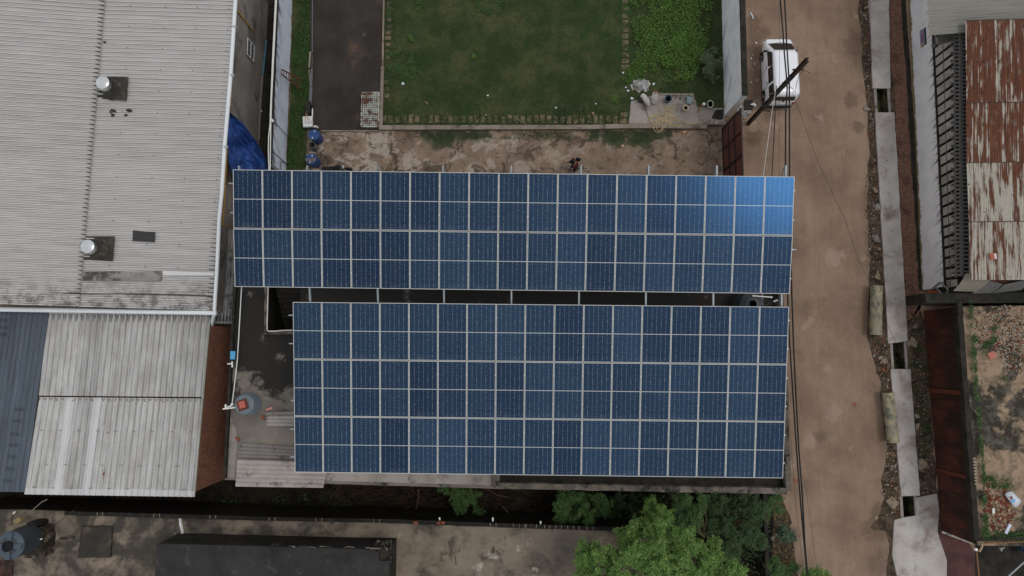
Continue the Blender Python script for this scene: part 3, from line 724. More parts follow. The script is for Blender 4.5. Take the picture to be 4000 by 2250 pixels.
# broad worn streaks along the sheets
mt = LT; p = mt.pos(); uu, vv, zz = mt.xyz(mt.uv())
old = mt.b.inputs["Base Color"].links[0].from_socket
k = mt.noise(mt.vec(uu * .8, vv * .35, 0.0), 2.2, 8, .7).step(.5, .66) * .55
k2 = ((uu - 5.35).abs()).lt(.65) ; k3 = ((uu - 10.1).abs()).lt(.6); LS = (c3(162, 905, 4.0) - c3(262, 240, 4.03)).length; k4 = (vv - (LS - .40) - mt.noise(mt.vec((uu / 4.2).floor(), 0.0, 0.0), 7.3, 1) * .22 + .11).gt(0.0)
br_ = (k2.max(k3)).max(k4 * .8)
cl_ = mt.noise(mt.vec(uu * .35, vv * .5, 6.0), 1.0, 7, .72).step(.42, .64)
mt.color(mt.mix(mt.mix(mt.mix(old, A(128, 126, 123), cl_ * .5), A(178, 176, 172), k), A(188, 189, 191), br_ * .55))
ST, SB = [c2(365, 1015, 4.0), c2(1585, 1025, 4.0)], [c3(162, 905, 4.0), c3(1292, 922, 4.0)]
MIDL, MIDR = c3(262, 240, 4.03), c3(1348, 250, 4.03)
W3 = [(0, 0), (.30, .0), (.36, .035), (.50, .04), (.64, .035), (.70, .0)]
b = MB().ribs(MIDL + Vector((0, -.12, -.03)), MIDR + Vector((0, -.12, -.03)), SB[1], SB[0], 28, W3, 2); b.build("fibre_sheet", LT.m, sh, solid=.006)
b = MB().ribs(ST[0] + Vector((0, .35, 0)), ST[1] + Vector((0, .35, 0)), MIDR + Vector((0, -.05, .02)), MIDL + Vector((0, -.05, .02)), 28, W3, 2)
LT2 = ribbed("fibre_roof_sheet_upper", A(164, 163, 161), A(136, 134, 132), A(58, 54, 48), ends=((.38, 1),), tongue=.5, ribdark=.78, light=.3, sheetvar=.14, sheetw=3.4); 
old = LT2.b.inputs["Base Color"].links[0].from_socket; uu, vv, zz = LT2.xyz(LT2.uv())
old = LT2.mix(old, A(124, 122, 119), LT2.noise(LT2.vec(uu * .35, vv * .5, 9.0), 1.0, 7, .72).step(.42, .64) * .5)
LT2.color(LT2.mix(old, A(172, 170, 166), LT2.noise(LT2.vec(uu * .8, vv * .35, 0.0), 2.2, 8, .7).step(.5, .66) * .5))
b.build("fibre_sheet", LT2.m, sh, solid=.006)
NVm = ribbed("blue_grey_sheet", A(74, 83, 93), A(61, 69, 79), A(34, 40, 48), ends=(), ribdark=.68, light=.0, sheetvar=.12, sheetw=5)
old = NVm.b.inputs["Base Color"].links[0].from_socket; p = NVm.pos(); uu, vv, zz = NVm.xyz(NVm.uv())
NVm.color(NVm.mix(old, A(86, 97, 108), (NVm.noise(NVm.vec(uu * .5, vv * .25, 0.0), 1.6, 6, .7) + uu * -.012).step(.32, .5) * .6))
b = MB().ribs(c2(-420, 1000, 4.02), c2(372, 1008, 4.02), c3(168, 890, 3.98), c3(-560, 878, 3.98), 20, [(0, 0), (.70, 0), (.76, .04), (.94, .04)], 2); b.build("metal_sheet", NVm.m, sh, solid=.004)
for i_ in range(5, 300, 4):                      # fixing screws of the shed roof
    u_ = (i_ * .0973) % 1; v_ = (.06, .36, .70, .93)[(i_ // 4) % 4]; Pq = MIDL.lerp(MIDR, u_).lerp(SB[0].lerp(SB[1], u_), v_); MB().box(Pq + Vector((0, 0, .045)), (.03, .03, .02)).build("screw", bpy.data.materials["screw_dark"], sh)
for (x_, y_, s_) in ((715, 495, .10), (690, 770, .16), (684, 748, .06), (688, 798, .07), (545, 0, .0)):
    if s_: Pq = c3(x_, y_, 4.03); MB().sheet([Pq + Vector((s_ * .25, 0, 0)), Pq + Vector((.03, s_ * .8, 0)), Pq + Vector((-s_ * .3, s_ * .2, 0)), Pq + Vector((-.02, -s_ * .9, 0))], 4.048, .012, .05).build("rust_spot", plain("rust_spot", A(112, 66, 44)) if "rust_spot" not in bpy.data.materials else bpy.data.materials["rust_spot"], sh)
INK = plain("faint_ink", A(44, 52, 60), .7)
for (x_, y_) in ((120, 350), (105, 428), (95, 515), (85, 588), (75, 668), (62, 748), (50, 828), (10, -150), (18, -195), (15, -245)):
    cu = bpy.data.curves.new("ink", 'FONT'); cu.body = "7ION"; cu.size = .20; cu.align_x = 'CENTER'; ob = bpy.data.objects.new("ink", cu); COL.objects.link(ob)
    me_ = bpy.data.meshes.new_from_object(ob); bpy.data.objects.remove(ob); me_.materials.append(INK)
    o = bpy.data.objects.new("printed_mark", me_); COL.objects.link(o); o.parent = sh; q_ = c3(x_, y_, 4.075); o.location = q_ - WLOC[sh.name]; o.rotation_euler = (0, 0, -.05)
# walls
wt0, wt1 = c2(1580, 1118, 3.85), c3(1302, 885, 3.85)
wt0 = Vector((wt0.x, wt0.y + .1, 3.85)); wx0, wx1 = wt0, wt1
b = MB(); a0, a1 = Vector((wx0.x + .02, wx0.y, 0)), Vector((wx1.x + .02, wx1.y, 0))
LL = (a1 - a0).length
b.add([a0, a1, a1 + Vector((0, 0, 3.9)), a0 + Vector((0, 0, 3.9))], [(0, 1, 2, 3)], [[(0, 0), (0, LL), (3.9, LL), (3.9, 0)]])
b2_ = Vector((a1.x - 14, a1.y + .1, 0))
b.add([a1, b2_, b2_ + Vector((0, 0, 3.9)), a1 + Vector((0, 0, 3.9))], [(0, 1, 2, 3)], [[(0, 0), (14, 0), (14, 3.9), (0, 3.9)]])
b.build("brick_wall", BRICK, sh)
b = MB(); b.quad(c2(1575, 1040, 3.93), c2(1590, 1040, 3.93), c3(1298, 922, 3.93), c3(1288, 922, 3.93)); b.build("verge_trim", plain("verge_trim_green", A(150, 156, 140)), sh, solid=.04)

# narrow ribbed lean-to between factory and panelled building
NL = ribbed("dirty_galv_sheet", A(128, 128, 128), A(96, 96, 96), A(44, 43, 42), ends=((4.6, -1),), tongue=.5, sheetvar=.1)
old = NL.b.inputs["Base Color"].links[0].from_socket
p = NL.pos(); NL.color(NL.mix(old, A(50, 49, 48), NL.noise(p, 2.5, 8, .75).step(.5, .62) * .8))
b = MB().ribs(e4(100, 2360, 3.2), e4(420, 2360, 3.2), c13(175, 476, 3.2), c13(-60, 476, 3.2), 5, [(0, 0), (.7, 0), (.78, .05), (.92, .05)], 3)
b = MB().ribs(c2(1672, 372, 3.2), c2(1830, 372, 3.2), c13(175, 476, 3.1), c13(-50, 474, 3.1), 6, [(0, 0), (.7, 0), (.78, .05), (.92, .05)], 3)
lt = b.build("lean_to_roof", NL.m, label="narrow streaked grey ribbed roof wedged between factory gutter and panel building", cat="lean-to roof", solid=.005)

# ============================================================ panel-carrying building
mbd = thing("flat_roofed_building", (0, -2, 0), "flat-roofed concrete building below the solar arrays, mossy and soot stained", "building")
zr = ZR
NW, SW = c13(205, -700, zr), c14(90, 1195, zr); NWx = U(950, 800, zr)
SE = c9(238, 600, zr + .5); NE = U(3033, 850, zr)
hole = [c13(562, 66, zr), c13(860, 66, zr), c13(900, 66, zr), c13(900, 566, zr), c13(562, 566, zr)]
SWa = c14(90, 1205, zr); Sm = c11(2195, 490, zr); Sa = c11(625, 440, zr)
yN = U(2000, 800, zr).y
hx0, hx1 = c13(568, 300, zr).x, c13(930, 300, zr).x; hy0, hy1 = c13(600, 62, zr).y, c13(600, 560, zr).y
outer = [Vector((NWx.x, yN)), Vector((NE.x + .05, yN)), Vector((SE.x, SE.y)), Vector((Sm.x, Sm.y)), Vector((Sa.x, Sa.y)), Vector((SWa.x, SWa.y))]
# roof slab laid as four pieces round the stair opening
def xl(y): t = (y - outer[0].y) / (outer[5].y - outer[0].y); return outer[0].x + (outer[5].x - outer[0].x) * t
def xr(y): t = (y - outer[1].y) / (outer[2].y - outer[1].y); return outer[1].x + (outer[2].x - outer[1].x) * t
b = MB()
b.prism([(xl(yN), yN), (xr(yN), yN), (xr(hy0), hy0), (xl(hy0), hy0)], zr - .15, zr)
b.prism([(xl(hy0), hy0), (hx0, hy0), (hx0, hy1), (xl(hy1), hy1)], zr - .15, zr)
b.prism([(hx1, hy0), (xr(hy0), hy0), (xr(hy1), hy1), (hx1, hy1)], zr - .15, zr)
b.prism([(xl(hy1), hy1), (xr(hy1), hy1), (outer[2].x, outer[2].y), (outer[3].x, outer[3].y), (outer[4].x, outer[4].y), (outer[5].x, outer[5].y)], zr - .15, zr)
b.build("roof_slab", ROOFC, mbd)
b = MB(); ins = .05; n = len(outer); cen = Vector((0, -2))
ow = [p + (cen - p).normalized() * ins for p in outer]
for i in range(n):
    p, q = ow[i], ow[(i + 1) % n]; b.quad((p.x, p.y, 0), (q.x, q.y, 0), (q.x, q.y, zr - .15), (p.x, p.y, zr - .15))
b.build("wall", PLASTER, mbd)
# parapets east, south east
def wallbar(P, Q, th, z0, z1, mat, parent, name="parapet", jit=0, bev=.01):
    b = MB(); P, Q = Vector((P.x, P.y)), Vector((Q.x, Q.y)); d = (Q - P).normalized(); n_ = Vector((-d.y, d.x)) * th / 2; L = (Q - P).length
    k = max(1, int(L / .3)) if jit else 1; top = []; A_ = []; B_ = []
    for i in range(k + 1):
        c_ = P.lerp(Q, i / k); j1, j2 = (rnd.uniform(-jit, jit), rnd.uniform(-jit, jit)) if 0 < i < k else (0, 0)
        A_.append(c_ + n_ * (1 + j1)); B_.append(c_ - n_ * (1 + j2))
    b.prism(A_ + B_[::-1], z0, z1)
    return b.build(name, mat, parent, bevel=bev)
zp = zr + .45
wallbar(U(3040, 900, zp), c9(211, 560, zp), .24, zr, zp, PARA, mbd, jit=.08)
wallbar(c12(-120, 462, zp), c9(190, 565, zp), .26, zr, zp, PARA, mbd, jit=.14)
MB().sheet([c12(-110, 340, zr), c9(160, 430, zr), c9(170, 545, zr), c12(-110, 452, zr)], zr + .006).build("parapet_shade_strip", DARKC, mbd)  # dark sheet paints the shade along the south parapet's inner side
wallbar(c13(190, 60, zr + .2), c14(82, 1190, zr + .2), .12, zr, zr + .2, DARKC, mbd, "edge_kerb", jit=.1)
wallbar(c11(2182, 365, zr + .3), c11(2182, 485, zr + .3), .12, zr, zr + .3, PARA, mbd, "edge_kerb")
wallbar(c11(2170, 470, zr - .3), c11(630, 432, zr - .3), .14, zr - .5, zr - .25, PARA, mbd, "ledge", jit=.06)
b = MB().sheet([c11(640, 340, zr), c11(2165, 345, zr), c11(2165, 458, zr), c11(640, 415, zr)], zr + .004); b.build("pale_screed", CEM, mbd)
b = MB().sheet([c14(160, 380, zr), c14(250, 640, zr), c14(215, 1180, zr), c14(105, 1172, zr), c14(150, 560, zr)], zr + .004, .03, .2); b.build("pale_screed", CEM, mbd)
# stair well
b = MB(); zb = 2.2
b.quad((hx0, hy0, zr - .02), (hx0, hy1, zr - .02), (hx0, hy1, zb), (hx0, hy0, zb)); b.quad((hx1, hy0, zr - .02), (hx1, hy1, zr - .02), (hx1, hy1, zb), (hx1, hy0, zb))
b.quad((hx0, hy0, zr - .02), (hx1, hy0, zr - .02), (hx1, hy0, zb), (hx0, hy0, zb)); b.quad((hx0, hy1, zr - .02), (hx1, hy1, zr - .02), (hx1, hy1, zb), (hx0, hy1, zb))
b.quad((hx0, hy0, zb), (hx1, hy0, zb), (hx1, hy1, zb), (hx0, hy1, zb)); b.build("stairwell", DARKC, mbd)
b = MB(); ns = 9
for i in range(ns):
    y1_ = hy0 + (hy1 - hy0) * i / ns; y2_ = hy0 + (hy1 - hy0) * (i + 1) / ns; zt = zr - .35 - i * .2
    b.box(((hx0 + hx1) / 2 + .1, (y1_ + y2_) / 2, (zt + zt - .25) / 2), (hx1 - hx0 - .25, abs(y2_ - y1_) + .02, .25))
b.build("stairs", DARKC, mbd)
for P, Q, th in ((c13(548, 66, zr + .12), c13(548, 575, zr + .12), .16), (c13(520, 582, zr + .12), c13(860, 575, zr + .12), .16)):
    wallbar(P, Q, th, zr, zr + .12, PARA, mbd, "stair_kerb")
MB().tube([c13(573, 62, zr + .2), c13(569, 200, zr + .2), c13(562, 400, zr + .2), c13(560, 545, zr + .2), c13(572, 562, zr + .2), c13(650, 560, zr + .2), c13(760, 551, zr + .2), c13(850, 549, zr + .2)], .022, 8) \
    .build("white_pipe", WPIPE, label="white pipe bent round the stairwell's edge", cat="pipe", smooth=True)
MB().tube([c13(272, 60, zr + .12), c13(258, 300, zr + .12), c13(240, 620, zr + .12), c13(222, 900, zr + .12), c13(190, 1180, zr + .12), c13(163, 1390, zr + .12)], .024, 8) \
    .build("white_pipe", WPIPE, label="long thin white pipe running down the roof's left edge to the tank", cat="pipe", smooth=True)
b = MB().tube([c13(150, 1392, zr + .15), c13(180, 1388, zr + .15)], .05, 8).tube([c13(60, 1442, zr + .3), c13(205, 1424, zr + .3)], .035, 8).tube([c13(92, 1390, zr + .3), c13(92, 1440, zr + .3)], .045, 8).tube([c13(110, 1420, zr + .3), c13(165, 1402, zr + .2)], .035, 8)
b.build("pipe_tee", WPIPE, label="white plastic pipe tee and elbow beside the grey water tank", cat="pipe", smooth=True)
b = MB().tube([c13(165, 902, zr + .2), c13(166, 972, zr + .2)], .035, 8).tube([c13(112, 930, zr + .2), c13(165, 930, zr + .2)], .03, 8); b.build("pipe_tee", WPIPE, label="small white pipe tee over the brick wall's edge", cat="pipe", smooth=True)
b = MB().prism([c13(168, 788, zr), c13(222, 788, zr), c13(220, 880, zr), c13(168, 880, zr)], zr + .22, zr + .26).box(c13(195, 834, zr + .275), (.04, .34, .03)); b.build("blue_board", plain("bright_blue", A(70, 140, 180), .5, .4, 0, .08), label="small bright blue board on the roof edge beside the brick wall", cat="board")
# corrugated cement sheets lying on the roof
SIN = [(0, -.025), (.17, 0.0), (.33, .022), (.5, .028), (.67, .022), (.83, 0.0)]
def csheet(Q, n, z, label, tint, fn=None):
    mm = stained("cement_sheet", tint, tuple(v * .82 for v in tint), A(66, 62, 60), thr=.62, s1=1.2, s2=1.5, grain=10, third=A(168, 162, 158), thr2=.68)
    MB().ribs(Q[0], Q[1], Q[2], Q[3], n, SIN, 3, fn).build("corrugated_sheet", mm, label=label, cat="corrugated sheet", group="corrugated sheets on the flat roof", solid=.008)
csheet([c14(225, 1290, zr + .30), c14(250, 950, zr + .16), c14(1400, 985, zr + .16), c14(1328, 1306, zr + .30)][0:4], 6, zr, "large pinkish-grey corrugated sheet overhanging the roof's lower left corner", A(150, 142, 138))
csheet([c14(245, 930, zr + .06), c14(300, 735, zr + .06), c14(1000, 790, zr + .06), c14(1000, 950, zr + .06)], 4, zr, "dark grey corrugated sheet tucked above the large pinkish one", A(112, 107, 104))
csheet([c14(615, 528, zr + .1), c14(600, 355, zr + .1), c14(1000, 345, zr + .1), c14(1000, 530, zr + .1)], 4, zr, "short stack of grey corrugated sheets beside the panels, upper of three", A(126, 120, 116))
csheet([c14(628, 528, zr + .16), c14(632, 400, zr + .16), c14(1000, 400, zr + .16), c14(1000, 530, zr + .16)], 3, zr, "top corrugated sheet of the short stack beside the panels", A(138, 132, 128))
# loose bricks
BRK = stained("loose_brick", A(128, 74, 50), A(104, 60, 44), A(70, 50, 42), thr=.6, s1=5, s2=6, grain=30)
PNK = plain("pink_brick", A(166, 118, 106), .8, .2, 0, .15, 12)
def brick(p, rz, size, label, mat=BRK, cat="brick", nm="brick", group=None):
    b = MB(True); sx, sy, sz = size; b.box((0, 0, sz / 2), size)
    o = b.build(nm, mat, label=label, cat=cat, bevel=min(size) * .12, group=group); o.location = p; o.rotation_euler = (0, 0, rz); return o
brick(c14(655, 312, zr), .35, (.3, .1, .08), "long pink brick above the short stack of corrugated sheets", PNK)
brick(c14(572, 415, zr), .1, (.13, .18, .09), "small orange brick standing left of the short sheet stack")
brick(c14(255, 690, zr), -.8, (.22, .11, .08), "rusty brown brick above the large corrugated sheets", group=None)
# water tanks
def tank(cx_, cy_, z0, rb, rt, h, mat, label, nm="water_tank", rings=8, lid=True):
    t = thing(nm, (cx_, cy_, z0), label, "water tank", "plastic rooftop water tanks")
    prof = [(rb, 0)]; n = rings
    for i in range(n):
        r_ = rb + (rt - rb) * i / n; a0 = h * .82 * i / n; hh = h * .82 / n
        prof += [(r_, a0 + hh * .1), (r_ + .018, a0 + hh * .3), (r_ + .018, a0 + hh * .6), (r_, a0 + hh * .85)]
    prof += [(rt, h * .82), (rt * .96, h * .9), (rt * .6, h * .98), (rt * .4, h)]
    MB().lathe((cx_, cy_, z0), prof, 40).build("body", mat, t, smooth=True)
    return t
TG = plain("grey_tank_plastic", A(92, 102, 110), .5, .4, 0, .25, 5); TB = plain("black_tank_plastic", A(42, 45, 49), .42, .45, 0, .2, 3); TL = plain("slate_tank_top", A(60, 70, 80), .45, .4, 0, .12, 3)
pc = c14(322, 262, zr + .85); 
t = tank(pc.x, pc.y, zr, .50, .44, .80, TG, "grey ribbed water tank weighted with a red slab on the flat roof", rings=5)
MB().lathe((pc.x, pc.y, zr), [(.20, .79), (.20, .84), (.0, .85)], 20).build("lid", TG, t)
brick((pc.x - .02, pc.y, zr + .86), .35, (.47, .47, .025), "brown square board lying on the grey water tank", plain("brown_board", A(84, 52, 42), .8, .2, 0, .2, 8), "board", "board")
brick((pc.x - .03, pc.y + .01, zr + .886), .3, (.27, .30, .04), "pink-red stone slab on the brown board", plain("red_slab", A(160, 88, 80), .8, .2, 0, .15, 14), "slab", "stone_slab")
q = U(2942, 1187, zr + 1.25)
t = tank(q.x, q.y, zr, .58, .56, 1.2, TB, "black water tank standing in the gap between the two solar arrays", rings=6)
MB().lathe((q.x, q.y, zr), [(.21, 1.19), (.2, 1.24), (.16, 1.25), (.155, 1.2), (0, 1.2)], 24).build("lid", TB, t)
zt = zr + 1.3
b = MB().tube([d5(650, 595, zt), d5(1450, 655, zt)], .026, 8).tube([d5(640, 594, zt), d5(690, 598, zt)], .038, 8).tube([d5(1390, 648, zt), d5(1465, 657, zt)], .038, 8); b.build("white_pipe", WPIPE, label="white pipe with end caps above the black tank in the panel gap", cat="pipe", smooth=True)
b = MB().tube([d5(1020, 480, zt - .5), d5(1022, 730, zt - .5)], .018, 6).tube([d5(1065, 480, zt - .5), d5(1070, 810, zt - .5)], .018, 6); b.build("pipe_pair", plain("dull_pvc", A(130, 125, 120)), label="pair of thin dull pipes beside the black tank in the panel gap", cat="pipe")
b = MB().tube([d5(1200, 975, zt - .7), d5(1530, 830, zt - .3)], .022, 6); o = b.build("grey_pipe", plain("grey_pvc", A(96, 92, 88)), label="grey pipe with a white cap beside the black tank in the panel gap", cat="pipe")
MB().tube([d5(1525, 832, zt - .3), d5(1690, 770, zt - .2)], .034, 8).build("cap", WPIPE, o)
# ============================================================ walls, alley and yard things on the left
def faced_wall(T, name, base0, base1, h, th, out_n, mat, capmat, label, capw=None, ztop=0.0, jit=.0):
    t = thing(name, (base0.x * .5 + base1.x * .5, base0.y * .5 + base1.y * .5, 0), label, "wall")
    a_, e_ = Vector((base0.x, base0.y, 0)), Vector((base1.x, base1.y, 0)); L = (e_ - a_).length; up = Vector((0, 0, h)); o_ = -out_n * th
    b = MB()
    b.add([a_, e_, e_ + up, a_ + up], [(0, 1, 2, 3)], [[(0, 0), (L, 0), (L, h), (0, h)]])
    b.add([a_ + o_, e_ + o_, e_ + o_ + up, a_ + o_ + up], [(0, 3, 2, 1)], [[(0, 0), (0, h), (L, h), (L, 0)]])
    for P in (a_, e_): b.add([P, P + o_, P + o_ + up, P + up], [(0, 1, 2, 3)], [[(0, 0), (th, 0), (th, h), (0, h)]])
    b.build("face", mat, t)
    d = (e_ - a_).normalized(); P = a_ + o_ / 2; Q = e_ + o_ / 2
    k = max(1, int(L / .35)); A_ = []; B_ = []
    for i in range(k + 1):
        c_ = P.lerp(Q, i / k); A_.append(c_ - o_ * (.5 + rnd.uniform(-jit, jit * .3) / th) ); B_.append(c_ + o_ * .52)
    MB().prism([(v.x, v.y) for v in A_] + [(v.x, v.y) for v in B_[::-1]], h, h + .04).build("coping", capmat, t)
    return t
# left limewashed boundary wall
w0, w1 = c4(628, -420, 0), c4(558, 1420, 0)
dW = (w1 - w0).normalized(); nW = Vector((-dW.y, dW.x, 0)); nW = nW if nW.x > 0 else -nW
faced_wall(None, "boundary_wall", w0, w1, 2.3, .22, nW, LIME_A, DARKC, "blue-white limewashed boundary wall with black streaks beside the factory alley", jit=.04)
# pipes along its top
zz = 2.38
MB().tube([c4(478, -420, zz), c4(476, 0, zz), c4(452, 480, zz), c4(436, 800, zz), c4(430, 980, zz), c4(428, 1120, zz), c4(424, 1375, zz)], .030, 8).build("white_conduit", WPIPE, label="white conduit along the top of the blue-white wall, nearer the wall", cat="pipe", smooth=True)
MB().tube([c4(470, -420, zz), c4(468, 0, zz), c4(444, 480, zz), c4(427, 900, zz), c4(424, 1000, zz), c4(412, 1110, zz), c4(410, 1220, zz), c4(415, 1375, zz)], .028, 8).build("white_conduit", WPIPE, label="white conduit bowing away from the blue-white wall, nearer the alley", cat="pipe", smooth=True)
b = MB().tube([c4(436, 965, zz), c4(450, 985, zz)], .06, 8).tube([c4(440, 975, zz + .05), c4(442, 985, zz + .05)], .04, 8); b.build("pipe_clamp", WPIPE, label="white lamp-like fitting where conduit meets the sloping wire", cat="fitting")
IRON = plain("rusty_iron", A(74, 52, 44), .7, .3, .2, .3, 12); DIRON = plain("dark_iron", A(40, 38, 38), .6, .3, .3, .3)
MB().tube([c4(455, 978, 2.35), c4(583, 1122, 0.05)], .016, 6).build("stay_wire", DIRON, label="dark stay wire sloping down the blue-white wall, upper one", cat="wire")
MB().tube([c4(445, 1225, 2.35), c4(565, 1330, 0.05)], .016, 6).build("stay_wire", DIRON, label="dark stay wire sloping down the blue-white wall, lower one", cat="wire")
MB().tube([c4(510, 1372, 1.2), c4(513, 1302, 1.2), c4(562, 1325, .3)], .018, 6).build("bent_rod", IRON, label="bent rusty rod at the lower end of the blue-white wall", cat="rod")
# rusty ladder-like frame leaning at the wall
lt_ = [d6(205, 500, 2.25), d6(203, 575, 2.25)]; lb = [d6(545, 670, .05), d6(510, 830, .05)]
LR = plain("rusty_ladder_paint", A(98, 66, 56), .7, .3, .1, .3, 14)
la = thing("iron_ladder", (lb[0] + lb[1]) / 2, "rusty iron ladder leaning on the blue-white wall above the grass strip", "ladder")
for s_ in (0, 1): MB().bar(lb[s_], lt_[s_], .045, .06).build("side_rail", LR, la)
for k in range(8):
    t_ = .08 + k * .115; MB().bar(lb[0].lerp(lt_[0], t_), lb[1].lerp(lt_[1], t_), .03, .03).build("rung", LR, la)
MB().bar(lt_[0], lt_[1], .04, .04).build("rung", LR, la)
# alley pipes
MB().tube([c4(393, 325, .25), c4(380, 450, .25), c4(366, 602, .25)], .055, 10).build("alley_pipe", plain("faded_blue_pipe", A(62, 98, 112), .6), label="faded blue pipe length on the dark alley floor", cat="pipe", smooth=True)
MB().tube([c4(364, 606, .25), c4(345, 820, .25), c4(334, 1130, .25)], .042, 10).build("alley_pipe", plain("grey_alley_pipe", A(104, 100, 96), .6), label="thin grey pipe on the alley floor running towards the tarpaulin", cat="pipe", smooth=True)
brick(c4(430, 575, .01), 0, (.25, .25, .2), "square concrete block beside the wall in the alley", DARKC, "block", "concrete_block")
brick(c4(356, 434, .02), .3, (.07, .1, .03), "scrap of white litter beside the blue alley pipe", WPIPE, "litter", "litter")
brick(c4(354, 898, .02), .6, (.09, .07, .03), "scrap of white litter by the grey alley pipe", WPIPE, "litter", "litter")
# blue tarpaulin slung from the eave
m = M("blue_tarpaulin", .38, .5); p = m.pos(); m.color(m.mix(A(24, 52, 108), A(38, 74, 138), m.noise(p, 1.6, 6, .6).step(.4, .7))); m.bump(m.noise(p, 2.4, 5, .6, 1.0), .25, .8); TARP = m.m
def tarpz(u, v): return 4.35 - 3.2 * u ** .8
b = MB(); nu, nv = 40, 46; vs = []; fs = []
Lp = [(96, 905), (86, 1040), (80, 1180), (86, 1300), (125, 1420)]; Rp = [(100, 908), (205, 995), (318, 1150), (392, 1290), (408, 1420)]
def pl_(P, t):
    t = t * (len(P) - 1); i = min(int(t), len(P) - 2); f_ = t - i; return P[i][0] + (P[i + 1][0] - P[i][0]) * f_, P[i][1] + (P[i + 1][1] - P[i][1]) * f_
for j in range(nv + 1):
    v = j / nv; l, r_ = pl_(Lp, v), pl_(Rp, v)
    for i in range(nu + 1):
        u = i / nu; x = l[0] + (r_[0] - l[0]) * u; y = l[1] + (r_[1] - l[1]) * u
        wd = min(1, (r_[0] - l[0]) / 250); zq = 4.3 - 2.9 * (u * wd) ** .9
        cr_ = mnoise.noise((u * 3.2 + v * 2, v * 4.5, 1)) * .30 + abs(mnoise.noise((u * 5 - v * 4, v * 6, 5))) * .34 + mnoise.noise((u * 12, v * 14, 8)) * .06
        vs.append(c4(x, y, zq + cr_ * min(1, u * 5) * min(1, (1 - u) * 8 + .2)))
for j in range(nv):
    for i in range(nu): k = j * (nu + 1) + i; fs.append((k, k + 1, k + nu + 2, k + nu + 1))
b.add(vs, fs); b.build("tarpaulin", TARP, label="creased blue tarpaulin slung from the factory eave across the alley", cat="tarpaulin", smooth=True)
# long grey cover rail beside driveway
SLATE = plain("slate_grey_paint", A(84, 86, 90), .5, .4, 0, .2)
MB().bar(c4(768, 0, .2), c4(766, 430, .2), .05, .12).bar(c4(767, -400, .2), c4(768, 0, .2), .05, .12).build("edge_channel", SLATE, label="thin grey metal channel along the driveway's left edge, upper length", cat="channel")
MB().bar(c4(766, 445, .2), c4(764, 560, .2), .03, .12).bar(c4(762, 560, .22), c4(757, 700, .22), .12, .1).bar(c4(756, 705, .22), c4(750, 848, .22), .16, .1).build("edge_channel", SLATE, label="wider grey metal channel along the driveway's left edge, lower length", cat="channel")
MB().bar(c4(738, 560, .2), c4(752, 712, .2), .09, .05).build("plank", plain("old_plank", A(96, 84, 70)), label="weathered plank beside the lower grey channel", cat="plank")
# white box on stand
wb = thing("distribution_box", d6(625, 1345, 0), "white square electrical box with orange cable, above the blue barrels", "electrical box")
b = MB().prism([d6(545, 1262, .75), d6(700, 1254, .75), d6(703, 1422, .75), d6(553, 1432, .75)], .55, .75); b.build("housing", plain("box_white", A(186, 186, 184), .4, .4, 0, .08), wb, bevel=.015)
for x, y in ((560, 1275), (690, 1268), (690, 1410), (568, 1418)): q = d6(x, y, .6); MB().bar((q.x, q.y, 0), (q.x, q.y, .56), .04, .04).build("leg", DIRON, wb)
MB().tube([d6(632, 1160, .3), d6(605, 1200, .6), d6(592, 1250, .8), d6(585, 1320, .78), d6(605, 1372, .78), d6(638, 1365, .78), d6(645, 1330, .78), d6(622, 1280, .78), d6(600, 1225, .72)], .011, 6).build("cable", plain("orange_cable", A(150, 96, 74)), wb, smooth=True)
b = MB()
for x, y in ((685, 1340), (655, 1355), (680, 1370), (655, 1300)): b.box(d6(x, y, .76), (.05, .04, .02), rz=.4)
b.build("stickers", plain("sticker_grey", A(120, 116, 108)), wb)
MB().bar(d6(606, 1030, .35), d6(604, 1250, .35), .03, .04).bar(d6(632, 1030, .35), d6(626, 1250, .35), .03, .04).bar(d6(606, 1030, .35), d6(645, 1032, .35), .03, .04).build("conduit_pair", plain("pale_conduit", A(128, 118, 108)), label="pair of pale conduits leading up from the white electrical box", cat="pipe")
MB().bar(d6(708, 1138, .5), d6(704, 1325, .5), .05, .05).build("white_strip", WPIPE, label="white plastic strip right of the white electrical box", cat="strip")
b = MB().prism([d6(636, 1060, .0), d6(708, 1060, .0), d6(706, 1250, .0), d6(630, 1250, .0)], .0, .45); b.build("dark_cabinet", DIRON, label="black low cabinet behind the white electrical box", cat="cabinet")
for i, (x, y, s_) in enumerate(((752, 1428, .14), (792, 1440, .09), (745, 1378, .07))):
    brick(d6(x, y, .12), i * .7, (s_, s_ * .8, .07), ("whitish stone scrap below the white electrical box", "small whitish chip beside the stone scrap above the barrels", "small brown chip at the white box's corner")[i], (WPIPE if i < 2 else IRON), "rubble", "rubble")
# barrels
BL = plain("blue_barrel_plastic", A(28, 60, 108), .45, .45, 0, .18, 4)
def barrel(p, label, slab=False):
    t = thing("barrel", (p.x, p.y, 0), label, "barrel", "blue plastic barrels in the yard")
    prof = [(.27, 0), (.285, .03), (.29, .25), (.30, .28), (.29, .31), (.29, .58), (.30, .61), (.29, .64), (.28, .84), (.30, .86), (.30, .90), (.285, .90), (.28, .875)]
    MB().lathe((p.x, p.y, 0), prof + [(0, .875)], 32).build("drum", BL, t, smooth=True)
    for a_ in (.8, 3.7): q = Vector((p.x + math.cos(a_ + .6) * .19, p.y + math.sin(a_ + .6) * .19, .87)); MB().lathe(q, [(.035, 0), (.035, .03), (0, .032)], 12).build("bung", WPIPE, t)
    return t
barrel(c15(304, 545, .9), "blue plastic barrel below the white electrical box, upper of two")
p = c15(280, 775, .9); barrel(p, "blue plastic barrel beside the panels with a grey board on its lid, lower of two")
